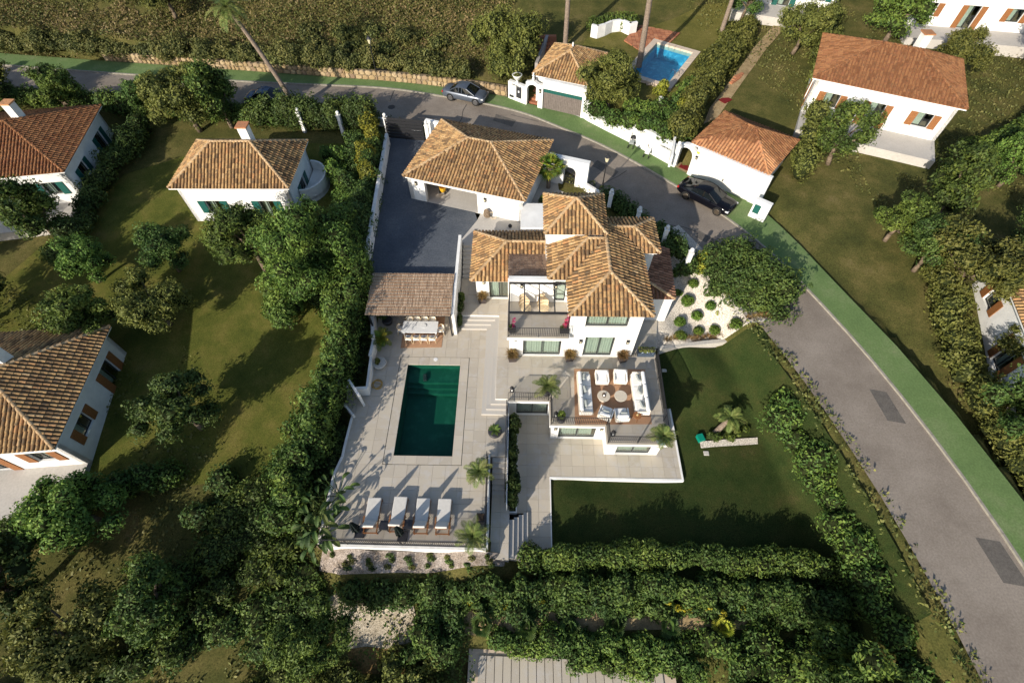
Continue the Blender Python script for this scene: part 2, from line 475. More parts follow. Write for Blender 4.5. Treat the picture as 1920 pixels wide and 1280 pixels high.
class MB:
    def __init__(s):
        s.v, s.f = [], []

    def add(s, vs, fs):
        n = len(s.v)
        s.v += [tuple(v) for v in vs]
        s.f += [tuple(i + n for i in f) for f in fs]
        return s

    def box(s, c, size, rotz=0.0, tilt=None):
        hx, hy, hz = size[0] / 2, size[1] / 2, size[2] / 2
        vs = [Vector((x, y, z)) for z in (-hz, hz) for x, y in ((-hx, -hy), (hx, -hy), (hx, hy), (-hx, hy))]
        if tilt:
            vs = [tilt @ v for v in vs]
        if rotz:
            m = Matrix.Rotation(rotz, 3, 'Z')
            vs = [m @ v for v in vs]
        c = Vector(c)
        return s.add([v + c for v in vs], [(3, 2, 1, 0), (4, 5, 6, 7), (0, 1, 5, 4), (1, 2, 6, 5), (2, 3, 7, 6), (3, 0, 4, 7)])

    def rbox(s, c, size, r=0.06, rotz=0.0, tilt=None):
        """soft box: bevelled on every edge, for cushions"""
        bm = bmesh.new()
        bmesh.ops.create_cube(bm, size=1.0)
        for v in bm.verts:
            v.co = Vector((v.co.x * size[0], v.co.y * size[1], v.co.z * size[2]))
        r = min(r, min(size) * 0.45)
        bmesh.ops.bevel(bm, geom=bm.edges[:], offset=r, segments=2, affect='EDGES', profile=0.6)
        m = Matrix.Rotation(rotz, 3, 'Z')
        c = Vector(c)
        bm.verts.ensure_lookup_table()
        vs = []
        for v in bm.verts:
            p = v.co.copy()
            if tilt:
                p = tilt @ p
            vs.append(m @ p + c)
        fs = [[v.index for v in f.verts] for f in bm.faces]
        bm.free()
        return s.add(vs, fs)

    def prism(s, poly, z0, z1):
        a = sum(poly[i][0] * poly[(i + 1) % len(poly)][1] - poly[(i + 1) % len(poly)][0] * poly[i][1] for i in range(len(poly)))
        if a < 0:
            poly = poly[::-1]
        n = len(poly)
        vs = [(p[0], p[1], z0) for p in poly] + [(p[0], p[1], z1) for p in poly]
        fs = [tuple(range(n - 1, -1, -1)), tuple(range(n, 2 * n))] + [(i, (i + 1) % n, n + (i + 1) % n, n + i) for i in range(n)]
        return s.add(vs, fs)

    def tube(s, p0, p1, r0, r1=None, n=8, caps=True):
        r1 = r0 if r1 is None else r1
        p0, p1 = Vector(p0), Vector(p1)
        d = p1 - p0
        if d.length < 1e-6:
            return s
        q = d.to_track_quat('Z', 'Y')
        vs = []
        for p, r in ((p0, r0), (p1, r1)):
            for i in range(n):
                a = 2 * math.pi * i / n
                vs.append(p + q @ Vector((r * math.cos(a), r * math.sin(a), 0)))
        fs = [(i, (i + 1) % n, n + (i + 1) % n, n + i) for i in range(n)]
        if caps:
            fs += [tuple(range(n - 1, -1, -1)), tuple(range(n, 2 * n))]
        return s.add(vs, fs)

    def path(s, pts, r, n=6):
        rr = r if isinstance(r, (list, tuple)) else [r] * len(pts)
        for i in range(len(pts) - 1):
            s.tube(pts[i], pts[i + 1], rr[i], rr[i + 1], n)
        return s

    def lathe(s, prof, c=(0, 0, 0), n=20, sx=1.0, sy=1.0):
        """prof: (r,z) bottom to top; closed at both ends"""
        vs, fs = [], []
        m = len(prof)
        for r, z in prof:
            for i in range(n):
                a = 2 * math.pi * i / n
                vs.append((c[0] + r * sx * math.cos(a), c[1] + r * sy * math.sin(a), c[2] + z))
        for j in range(m - 1):
            for i in range(n):
                fs.append((j * n + i, j * n + (i + 1) % n, (j + 1) * n + (i + 1) % n, (j + 1) * n + i))
        fs.append(tuple(range(n - 1, -1, -1)))
        fs.append(tuple(range((m - 1) * n, m * n)))
        return s.add(vs, fs)

    def sphere(s, c, r, n=12, m=8, sz=1.0):
        prof = [(r * math.sin(math.pi * j / m) + 1e-4, -r * sz * math.cos(math.pi * j / m)) for j in range(m + 1)]
        return s.lathe(prof, c, n)

    def build(s, name, material, parent=None, smooth=False):
        """meshes are written in the coordinates of the parent (or of the world)"""
        me = bpy.data.meshes.new(name)
        me.from_pydata(s.v, [], s.f)
        me.update()
        return link(name, me, material, parent, smooth)


def link(name, me, material, parent=None, smooth=False):
    if material and not me.materials:
        me.materials.append(material)
    if smooth:
        me.polygons.foreach_set('use_smooth', [True] * len(me.polygons))
    o = bpy.data.objects.new(name, me)
    COL.objects.link(o)
    if parent:
        o.parent = parent
        if parent.get('_world'):
            o.location = -Vector(parent.location)
    return o


def wroot(name, label, cat, loc, group=None):
    """an Empty at the thing's base whose parts are written in world coordinates"""
    o = root(name, label, cat, loc, 0, group)
    o['_world'] = 1
    return o


def copy_tree(o, parent=None):
    c = o.copy()
    COL.objects.link(c)
    if parent:
        c.parent = parent
    for ch in o.children:
        copy_tree(ch, c)
    return c


def npmesh(name, verts, faces_flat, nper):
    """mesh from numpy: all faces with nper corners"""
    me = bpy.data.meshes.new(name)
    nv, nf = len(verts), len(faces_flat) // nper
    me.vertices.add(nv)
    me.vertices.foreach_set('co', np.asarray(verts, np.float32).ravel())
    me.loops.add(nf * nper)
    me.loops.foreach_set('vertex_index', np.asarray(faces_flat, np.int32))
    me.polygons.add(nf)
    me.polygons.foreach_set('loop_start', np.arange(0, nf * nper, nper, dtype=np.int32))
    me.polygons.foreach_set('loop_total', np.full(nf, nper, np.int32))
    me.update(calc_edges=True)
    return me


def clip_rect(poly, x0, x1, y0, y1):
    def cl(p, ins, inter):
        out = []
        for i in range(len(p)):
            a, b = p[i], p[(i + 1) % len(p)]
            ia, ib = ins(a), ins(b)
            if ia:
                out.append(a)
            if ia != ib:
                out.append(inter(a, b))
        return out

    def ix(v):
        return lambda a, b: (v, a[1] + (b[1] - a[1]) * (v - a[0]) / (b[0] - a[0]))

    def iy(v):
        return lambda a, b: (a[0] + (b[0] - a[0]) * (v - a[1]) / (b[1] - a[1]), v)
    for ins, it in ((lambda p: p[0] >= x0, ix(x0)), (lambda p: p[0] <= x1, ix(x1)), (lambda p: p[1] >= y0, iy(y0)), (lambda p: p[1] <= y1, iy(y1))):
        poly = cl(poly, ins, it)
        if len(poly) < 3:
            return []
    out = []
    for p in poly:
        if not out or (abs(p[0] - out[-1][0]) + abs(p[1] - out[-1][1])) > 1e-4:
            out.append(p)
    return out if len(out) > 2 else []


def area(p):
    return abs(sum(p[i][0] * p[(i + 1) % len(p)][1] - p[(i + 1) % len(p)][0] * p[i][1] for i in range(len(p)))) / 2


def inside(px, py, poly):
    """vectorised point in polygon"""
    px, py = np.asarray(px), np.asarray(py)
    c = np.zeros(px.shape, bool)
    n = len(poly)
    for i in range(n):
        x0, y0 = poly[i]
        x1, y1 = poly[(i + 1) % n]
        cond = (y0 > py) != (y1 > py)
        with np.errstate(divide='ignore', invalid='ignore'):
            xi = x0 + (py - y0) * (x1 - x0) / (y1 - y0 if y1 != y0 else 1e-9)
        c ^= cond & (px < xi)
    return c


def polydist(px, py, line, closed=True):
    px, py = np.asarray(px, float), np.asarray(py, float)
    d = np.full(px.shape, 1e9)
    n = len(line)
    for i in range(n if closed else n - 1):
        ax, ay = line[i]
        bx, by = line[(i + 1) % n]
        vx, vy = bx - ax, by - ay
        l2 = vx * vx + vy * vy + 1e-12
        t = np.clip(((px - ax) * vx + (py - ay) * vy) / l2, 0, 1)
        d = np.minimum(d, np.hypot(px - ax - t * vx, py - ay - t * vy))
    return d


def offset_line(line, d):
    """shift an open polyline to its right by d"""
    out = []
    n = len(line)
    for i in range(n):
        a = Vector(line[max(0, i - 1)])
        b = Vector(line[min(n - 1, i + 1)])
        t = (b - a).normalized()
        out.append((line[i][0] + t.y * d, line[i][1] - t.x * d))
    return out


def smooth_line(line, it=2):
    for _ in range(it):
        o = [line[0]]
        for a, b in zip(line[:-1], line[1:]):
            o.append((a[0] * .75 + b[0] * .25, a[1] * .75 + b[1] * .25))
            o.append((a[0] * .25 + b[0] * .75, a[1] * .25 + b[1] * .75))
        o.append(line[-1])
        line = o
    return line


# ------------------------------------------------------------------ levels (metres above the pool terrace)
ZU, ZC, ZR, ZL, ZLAND = 0.65, 2.0, 2.2, -2.05, -1.2
ZB = 3.45     # balcony floor

# road: north kerb traced in the photo, carried on past the frame
NK = [(-120, 66), (-90, 60), (-60, 55.8), (-40, 53.4)] + PX([(510, 157), (620, 161), (730, 166), (820, 180), (910, 195), (985, 213), (1050, 240), (1120, 268), (1200, 310), (1290, 363), (1350, 400), (1410, 445)], ZR) + [(20.5, 26.2), (24.0, 17), (26.5, 6), (27.5, -8), (28, -30), (30, -90)]
NK = smooth_line(NK, 2)
SK = offset_line(NK, 5.2)
PAVN = [(-120, 68.5), (-90, 62.4), (-60, 58.1), (-40, 55.7)] + PX([(510, 138), (620, 146), (740, 155), (810, 162), (953, 183), (985, 195), (1016, 203), (1100, 224), (1140, 245), (1180, 265), (1260, 310), (1292, 325), (1400, 370)], ZR) + [(21.8, 29.5), (23, 26), (26.4, 17), (28.8, 6), (29.8, -8), (30.3, -30), (32.3, -90)]
PAVN = smooth_line(PAVN, 1)
ROAD_POLY = NK + SK[::-1]
PAV_POLY = NK + PAVN[::-1]

TERRACE = PX([(697, 545), (709, 649), (702, 679), (694.4, 740), (672, 742), (651.4, 714), (643.6, 751), (664, 775), (647.5, 840), (644.4, 855.6), (628.8, 888.4), (622.5, 915), (608.4, 976), (600, 1019), (910, 1026), (914.5, 855), (949.5, 855), (949.5, 776)], 0) + [(-0.55, 15.0), (-1.36, 15.0), (-1.36, 22.0), (-4.35, 22.0), (-4.35, 25.2), (-11.2, 25.2)]
COPE = (-8.3, -3.34, 11.38, 19.42)
POOL = (-7.72, -3.93, 11.94, 18.79)
UPPER = [(-4.35, 26.4), (-4.35, 22.75), (-1.31, 22.75), (-1.36, 15.77), (-0.55, 15.77), (-0.55, 15.6), (2.2, 15.6), (2.2, 13.87), (5.74, 13.87), (5.74, 12.65), (9.62, 12.65), (9.78, 19.3), (10.4, 22.6), (10.4, 26.4)]
COURT = [(-12.55, 43.2), (-12.4, 41), (-11.62, 27.2), (-11.5, 25.25), (-4.75, 25.25), (-4.75, 28.9), (-3.3, 31.74), (2.6, 30.5), (4.0, 37.5), (-6.5, 42.6), (-8.7, 43.0)]
PATIO = [(-0.1, 15.95), (2.4, 15.95), (2.4, 14.2), (6.0, 14.2), (6.0, 13.1), (9.55, 13.1), (9.6, 16.6), (10.96, 16.6), (10.96, 11.46), (2.31, 11.48), (2.27, 6.6), (0.85, 6.6), (0.85, 9.1), (-0.1, 9.1)]

# terrain heights
CP = [(-14, 40, 1.8), (-18, 44, 2.0), (-24, 42, 1.8), (-20, 34, 1.5), (-14, 32, 1.4), (-14, 26, 1.0), (-18, 26, 0.6), (-24, 28, 0.6), (-30, 34, 1.0), (-40, 42, 1.6),
      (-13, 21, 0.0), (-17, 20, -0.3), (-22, 18, -0.4), (-12.5, 15, -0.6), (-17, 13, -0.9), (-12.5, 9.5, -1.2), (-16, 7, -1.7), (-12, 5, -2.2), (-20, 6, -2.0), (-30, 12, -1.2), (-45, 20, -0.5),
      (-9.5, 6.5, -.72), (-6.5, 6.5, -.72), (-4, 6.5, -.78), (-1.5, 6.4, -1.3), (-0.8, 5.7, -1.4), (-9, 8.5, -1.3), (-5, 8.5, -1.3), (-9, 4.2, -2.2), (-4, 4.2, -2.3), (0, 4.2, -2.7), (-10, 2.5, -3.0), (-5, 2.2, -3.1), (2, 2.2, -3.2), (8, 2.2, -3.2), (-12, -3, -3.8), (0, -4, -4.0), (12, -4, -4.0),
      (4, 6.0, -2.3), (10, 6.0, -2.3), (14, 6, -2.3), (6, 9, -2.25), (12, 11.5, -2.25), (2.6, 11.0, -2.32), (2.6, 8, -2.32), (2.5, 14, -2.6), (8, 14, -2.6), (5, 12.5, -2.5), (0, 11, -2.6), (0.5, 14, -2.6), (10.6, 13, -2.5), (10.6, 16, -2.3), (0, 20, -1.5), (-5, 18, -1.5), (-5, 12, -1.5), (-9, 14, -1.2), (12, 14, -2.15), (12, 16.5, -1.7), (12, 18, -1.0), (11, 19.7, -0.2), (14, 19.6, -0.3), (17, 20.0, -0.25), (11.5, 21, .1), (14, 21.6, .15), (17, 22, .2), (17, 15, -1.6), (18, 10, -2.2), (20, 4, -2.6),
      (12, 22, 0.5), (15, 23, 0.8), (11.5, 26, 1.0), (16, 27, 1.5), (14, 30, 1.8), (8, 31, 1.8), (5, 33, 1.8), (19, 21, 0.8),
      (-30, 57, 3.6), (-20, 57, 3.6), (-10, 56, 3.6), (-5, 55, 3.4), (-30, 64, 6.2), (-18, 64, 6.2), (-8, 63, 5.8), (-30, 76, 10.5), (-12, 76, 10.5), (2, 60, 4.6), (4, 68, 6.0), (6, 52, 3.2),
      (9, 46.5, 3.6), (12, 44.5, 3.7), (16, 42, 3.6), (10, 52, 4.2), (16, 52, 4.3), (22, 50, 4.4), (12.5, 58, 4.25), (16, 60, 4.3), (18, 57, 4.3), (15.5, 54.5, 4.25), (13.5, 64.5, 4.4), (18, 64, 4.5), (10, 62, 4.4), (24, 62, 5.2), (22, 40.5, 3.0), (27, 42, 3.4), (30, 52, 4.6), (26, 34, 2.8), (32, 26, 2.6), (34, 10, 1.0), (40, 40, 3.6), (46, 60, 5.5),
      (-60, 66, 6.5), (-55, 80, 11), (-75, 72, 8), (-60, 48, 2.2), (-75, 40, 1.6), (10, 80, 8), (35, 80, 8), (60, 80, 8), (60, 40, 3.2), (60, 10, 0.5), (40, -10, -1), (20, -12, -3.5), (-20, -12, -4.2), (-45, -5, -3), (-70, 10, -1)]
_cx = np.array([c[0] for c in CP])
_cy = np.array([c[1] for c in CP])
_cz = np.array([c[2] for c in CP])
_D = np.hypot(_cx[:, None] - _cx[None], _cy[:, None] - _cy[None])
_A = np.block([[-np.sqrt(_D ** 2 + 2.0) - np.eye(len(CP)) * 0.15, np.ones((len(CP), 1))], [np.ones((1, len(CP))), np.zeros((1, 1))]])
_W = np.linalg.solve(_A, np.concatenate([_cz, [0]]))
ROADMID = [((a[0] + b[0]) / 2, (a[1] + b[1]) / 2) for a, b in zip(NK, SK)]


def base_h(x, y):
    x, y = np.atleast_1d(np.asarray(x, float)), np.atleast_1d(np.asarray(y, float))
    xc, yc = np.clip(x, -130, 130), np.clip(y, -60, 160)
    z = np.full(x.shape, _W[-1])
    for i in range(len(CP)):
        z = z - _W[i] * np.sqrt((xc - _cx[i]) ** 2 + (yc - _cy[i]) ** 2 + 2.0)
    far = np.clip((np.hypot(x, y - 40) - 90) / 200, 0, 1)
    return z * (1 - far) + 4 * far


def terrain(x, y):
    """ground height, with the road bed set into it"""
    x, y = np.atleast_1d(np.asarray(x, float)), np.atleast_1d(np.asarray(y, float))
    z = base_h(x, y)
    d = polydist(x, y, ROADMID, False)
    zr = ZR - 0.12 - np.clip((x - 19) * 0.12, 0, 1.0) * 0
    t = np.clip((d - 3.3) / 1.3, 0, 1)
    t = np.where(inside(x, y, PAV_POLY) | (polydist(x, y, PAV_POLY) < .8), 0, t)
    z = zr * (1 - t) + z * t
    return z


def th(x, y):
    return float(terrain([x], [y])[0])


def gp(px_, py_):
    """where the photo pixel meets the terrain"""
    lo, hi = 14.0, -6.0
    z = np.linspace(lo, hi, 160)
    pts = [G(px_, py_, float(v)) for v in z]
    h = terrain([p.x for p in pts], [p.y for p in pts])
    k = int(np.argmax(z <= h)) if (z <= h).any() else len(z) - 1
    p = pts[k]
    return Vector((p.x, p.y, float(h[k])))


CARVE = [([(-4.5, 21.0), (-0.3, 21.0), (-0.3, 23.4), (-4.5, 23.4)], -3.4), ([(-2.6, 14.4), (-0.2, 14.4), (-0.2, 23), (-2.6, 23)], -3.4), ([(-4.6, 25), (-2.8, 25), (-2.8, 29.6), (-4.6, 29.6)], -1.0), (TERRACE, -3.4), (UPPER, -3.4), (COURT, 0.6), (PATIO, -3.0), ([(-1.6, 6.2), (1.0, 6.2), (1.0, 12.4), (-1.6, 12.4)], -3.4), ([(5.5, 18), (9, 18), (11, 28), (-3, 30), (-4.3, 26)], -1.0),
         ([(-3.4, 31), (3, 30.5), (3.0, 39), (-6.5, 42.3)], 0.8)]


def carved(x, y):
    z = terrain(x, y)

    def union(px_, py_):
        u = np.zeros(px_.shape, bool)
        for poly, _ in CARVE:
            u |= inside(px_, py_, poly)
        return u
    near = (np.abs(x) < 16) & (y > 4) & (y < 46)
    xn, yn = x[near], y[near]
    core_ = union(xn, yn)
    for k in range(10):
        a = 2 * math.pi * k / 10
        core_ &= union(xn + .52 * math.cos(a), yn + .52 * math.sin(a))
    low = np.full(xn.shape, 99.0)
    for poly, zf in CARVE:
        d_ = polydist(xn, yn, poly)
        low = np.where(inside(xn, yn, poly) | (d_ < .75), np.minimum(low, zf), low)
    zn = z[near]
    z[near] = np.where(core_, np.minimum(zn, low), zn)
    for poly in DIG:
        q = inside(x, y, poly) & (polydist(x, y, poly) > .45)
        z = np.where(q, np.minimum(z - .3, -4.3) if poly is DIG[0] else z - .3, z)
    return z


SIDE_LAWN = [(9.9, 19.9), (10.3, 20.02), (13, 20.44), (16, 20.84), (17.2, 21.0)] + [p for p in offset_line(SK, .7) if 1.5 < p[1] < 20.3 and p[0] > 10] + [(19, 1.5), (12, 5.2), (2.32, 5.6), (2.32, 11.33), (11.095, 11.325), (11.1, 16.6), (9.9, 16.7), (9.9, 19.1)]
WEST_LAWN = [(-13.4, 24.5), (-13.2, 20), (-14.2, 14), (-16, 11), (-22, 10), (-30, 9), (-37, 13), (-42, 24), (-36, 38), (-28, 42), (-15, 42), (-13.8, 33)]
GRAVEL = [(9.7, 20.25), (10.3, 20.3), (13, 20.72), (16, 21.12), (17.6, 21.3), (17.0, 22), (15.5, 25), (14.3, 28.5), (13, 31), (11.4, 30), (11.4, 27), (11, 23), (9.8, 22.4)]
DIG = [[(-3.2, 2.2), (11.5, 2.2), (11.5, -7.5), (-3.2, -7.5)], SIDE_LAWN, WEST_LAWN, GRAVEL,
       PX([(1080, 95), (1110, 62), (1190, 62), (1260, 40), (1310, 25), (1400, 30), (1385, 90), (1330, 150), (1290, 200), (1262, 250), (1200, 235), (1120, 195)], 4.2)]
xs = np.unique(np.concatenate([np.linspace(-2500, -200, 12), np.linspace(-200, -60, 29), np.arange(-60, -30, 1.5), np.arange(-30, 30, 0.5), np.arange(30, 60, 1.5), np.linspace(60, 200, 29), np.linspace(200, 2500, 12)]))
ys = np.unique(np.concatenate([np.linspace(-2500, -60, 12), np.linspace(-60, -8, 18), np.arange(-8, 70, 0.5), np.arange(70, 120, 2.5), np.linspace(120, 2500, 14)]))
gx, gy = np.meshgrid(xs, ys)
gz = carved(gx.ravel(), gy.ravel())
# neighbour's pool and lower pool dug out later
NPOOL = PX([(1232, 81), (1299, 100), (1251, 159)], 4.42)
NPOOL.append((NPOOL[0][0] + NPOOL[2][0] - NPOOL[1][0], NPOOL[0][1] + NPOOL[2][1] - NPOOL[1][1]))
_c = (sum(p[0] for p in NPOOL) / 4, sum(p[1] for p in NPOOL) / 4)
ins = inside(gx.ravel(), gy.ravel(), [(_c[0] + (p[0] - _c[0]) * 1.12, _c[1] + (p[1] - _c[1]) * 1.12) for p in NPOOL])
gz = np.where(ins, 2.2, gz)
nx, ny = len(xs), len(ys)
idx = np.arange(nx * ny).reshape(ny, nx)
quads = np.stack([idx[:-1, :-1], idx[:-1, 1:], idx[1:, 1:], idx[1:, :-1]], -1).reshape(-1)
me = npmesh('ground', np.stack([gx.ravel(), gy.ravel(), gz], 1), quads, 4)
ground = link('ground', me, M_EARTH, None, True)
tag(ground, 'garden earth of the hillside plots', None, None, 'structure')


def sheet(name, poly, zfun, material, off=0.03, step=0.8, kind='structure', label=None, parent=None, hole=None):
    """polygon laid on a height function"""
    pts = []
    n = len(poly)
    for i in range(n):
        a, b = poly[i], poly[(i + 1) % n]
        k = max(1, int(math.hypot(b[0] - a[0], b[1] - a[1]) / step))
        for j in range(k):
            pts.append((a[0] + (b[0] - a[0]) * j / k, a[1] + (b[1] - a[1]) * j / k))
    nb = len(pts)
    x0, x1 = min(p[0] for p in poly), max(p[0] for p in poly)
    y0, y1 = min(p[1] for p in poly), max(p[1] for p in poly)
    ax, ay = np.meshgrid(np.arange(x0, x1, step), np.arange(y0, y1, step))
    ax, ay = ax.ravel(), ay.ravel()
    ok = inside(ax, ay, poly) & (polydist(ax, ay, poly) > step * 0.35)
    pts += list(zip(ax[ok], ay[ok]))
    r = delaunay_2d_cdt([Vector(p) for p in pts], [], [list(range(nb))], 1, 1e-5)
    vx = np.array([v.x for v in r[0]])
    vy = np.array([v.y for v in r[0]])
    z = (zfun(vx, vy) if callable(zfun) else np.full(vx.shape, zfun)) + off
    mb = MB()
    fs = []
    for f in r[2]:
        a, b, c = (r[0][i] for i in f[:3])
        if hole is not None and inside([(a.x + b.x + c.x) / 3], [(a.y + b.y + c.y) / 3], hole)[0]:
            continue
        fs.append(tuple(f) if (b - a).cross(c - a) > 0 else tuple(f[::-1]))
    mb.add([(vx[i], vy[i], z[i]) for i in range(len(vx))], fs)
    o = mb.build(name, material, parent, True)
    return tag(o, label, None, None, kind)


# ------------------------------------------------------------------ road, pavement, kerb
sheet('road', ROAD_POLY, ZR, M_ASPHALT, 0, 2.0, label='worn asphalt lane curving past the villas')
mb = MB()
a_, b_ = NK, PAVN
sheet('green_pavement', PAV_POLY, ZR, M_GREENP, 0.12, 2.0, label='green painted pavement along the far side of the lane')
kb = wroot('kerb', 'low concrete kerb between lane and green pavement', None, (0, 0, 0))
kb['kind'] = 'structure'
kb.pop('label', None) if hasattr(kb, 'pop') else None
for i in range(len(NK) - 1):
    p, q = Vector(NK[i]), Vector(NK[i + 1])
    if p.length > 110:
        continue
    t = (q - p).normalized()
    nrm = Vector((t.y, -t.x)) * 0.07
    MB().prism([(p + nrm)[:], (q + nrm - t * 0.012)[:], (q - nrm - t * 0.012)[:], (p - nrm)[:]], ZR - 0.1, ZR + 0.128).build('kerb_stone', M_KERB, kb)
for px_, py_, r_ in ((734, 201, 0.33), (865, 262, 0.3)):
    c = G(px_, py_, ZR)
    mh = MB().lathe([(r_ + 0.05, 0.0), (r_ + 0.05, 0.008), (r_, 0.012)], (c.x, c.y, ZR), 20).build('manhole_cover', M_IRON)
    tag(mh, 'round manhole cover in the lane outside the sliding gate' if px_ < 800 else 'round manhole cover in the lane behind the garage', 'manhole cover')
# cracks and tar seams in the old asphalt
mb = MB()
for pts in ([(875, 196), (868, 208), (866, 222), (860, 232)], [(740, 168), (735, 180), (731, 190)], [(1010, 228), (985, 222), (958, 215)], [(1175, 320), (1160, 330), (1130, 345)], [(1240, 420), (1280, 425), (1310, 436)], [(610, 190), (600, 195), (596, 199)]):
    w = [G(x, y, ZR + 0.004) for x, y in pts]
    for p, q in zip(w[:-1], w[1:]):
        t = (q - p).normalized()
        nr = Vector((-t.y, t.x, 0)) * 0.035
        mb.add([p - nr, q - nr, q + nr, p + nr], [(0, 1, 2, 3)])
tag(mb.build('road_crack', mat('tar', (0.06, 0.055, 0.05), 0.9, 0.2)), None, None, None, 'structure')


M_PATCH = ground_mat('asphalt_patch', [(0.3, (0.10, 0.09, 0.08)), (0.7, (0.14, 0.125, 0.108))], 1.5, fine=(12, .15), bump=.2)
for q in ([(640, 172), (700, 176), (694, 190), (636, 186)], [(930, 214), (968, 226), (960, 238), (924, 226)], [(1120, 300), (1160, 322), (1150, 333), (1110, 311)], [(1310, 432), (1346, 452), (1338, 463), (1303, 444)]):
    tag(MB().prism(PX(q, ZR), ZR - .05, ZR + .005).build('road_patch', M_PATCH), None, None, None, 'structure')
for x0_, y0_, w_ in ((22.5, 16, .5), (24.6, 7, .6), (-40, 50.5, .5), (-55, 52.6, .5)):
    tag(MB().prism([(x0_, y0_), (x0_ + w_ * 2, y0_ - .2), (x0_ + w_ * 2.6, y0_ - 2.4), (x0_ + w_ * .5, y0_ - 2.2)], ZR - .05, ZR + .005).build('road_patch', M_PATCH), None, None, None, 'structure')

# ------------------------------------------------------------------ paved terraces, laid slab by slab
_slabs = {}


def slab_mesh(sx, sy, th_=0.05):
    k = (round(sx, 3), round(sy, 3))
    if k not in _slabs:
        g = 0.004
        hx, hy = sx / 2 - g, sy / 2 - g
        c = 0.006
        mb = MB()
        vs = [(x, y, -th_) for x, y in ((-hx, -hy), (hx, -hy), (hx, hy), (-hx, hy))] + [(x, y, -c) for x, y in ((-hx, -hy), (hx, -hy), (hx, hy), (-hx, hy))] + \
             [(x, y, 0) for x, y in ((-hx + c, -hy + c), (hx - c, -hy + c), (hx - c, hy - c), (-hx + c, hy - c))]
        fs = []
        for b in (0, 4):
            fs += [(b + i, b + (i + 1) % 4, b + 4 + (i + 1) % 4, b + 4 + i) for i in range(4)]
        fs.append((8, 9, 10, 11))
        mb.add(vs, fs)
        me = bpy.data.meshes.new('paver')
        me.from_pydata(mb.v, [], mb.f)
        me.update()
        me.materials.append(M_PAVER)
        _slabs[k] = me
    return _slabs[k]


def pave(parent, polys, z, sx=0.8, sy=0.8, ox=0.0, oy=0.0, cap=290, jig=0.004):
    """slabs over each polygon; the largest ones singly, offcuts past the cap joined"""
    cells = []
    for poly in polys:
        x0, x1 = min(p[0] for p in poly), max(p[0] for p in poly)
        y0, y1 = min(p[1] for p in poly), max(p[1] for p in poly)
        for j in range(int(math.floor((y0 - oy) / sy)), int(math.ceil((y1 - oy) / sy))):
            for i in range(int(math.floor((x0 - ox) / sx)), int(math.ceil((x1 - ox) / sx))):
                c = clip_rect(poly, ox + i * sx, ox + (i + 1) * sx, oy + j * sy, oy + (j + 1) * sy)
                if c and area(c) > 0.012:
                    cells.append((area(c), c, (ox + (i + .5) * sx, oy + (j + .5) * sy)))
    cells.sort(key=lambda c: -c[0])
    rest = MB()
    for k, (a, c, ctr) in enumerate(cells):
        dz = random.uniform(-jig, 0)
        if a > sx * sy * 0.985 and k < cap:
            o = bpy.data.objects.new('paver', slab_mesh(sx, sy))
            COL.objects.link(o)
            o.location = (ctr[0], ctr[1], z + dz)
            o.parent = parent
            continue
        m = (sum(p[0] for p in c) / len(c), sum(p[1] for p in c) / len(c))
        cc = []
        for p in c:
            d = math.hypot(p[0] - m[0], p[1] - m[1]) + 1e-6
            f = max(0, (d - 0.009) / d)
            cc.append((m[0] + (p[0] - m[0]) * f, m[1] + (p[1] - m[1]) * f))
        mb = rest if k >= cap else MB()
        mb.prism(cc, z - 0.05, z + dz)
        if k < cap:
            mb.build('paver', M_PAVER, parent)
    if rest.v:
        tag(rest.build('paver', M_PAVER, parent), kind='stuff')


def halfplanes(poly, rect):
    x0, x1, y0, y1 = rect
    B = 200
    return [q for q in (clip_rect(poly, -B, x0, -B, B), clip_rect(poly, x1, B, -B, B), clip_rect(poly, x0, x1, -B, y0), clip_rect(poly, x0, x1, y1, B)) if q]


def struct(name, mb, m, label=None):
    o = mb.build(name, m)
    return tag(o, label, None, None, 'structure')


# --- pool terrace
parts_ = halfplanes(TERRACE, COPE)
mb = MB()
for q in parts_:
    mb.prism(q, -3.2, -0.03)
pt = struct('pool_terrace', mb, M_GROUT, 'pale stone terrace around the green pool')
pave(pt, parts_, 0.0, 0.8, 0.8, -8.3, 11.38)
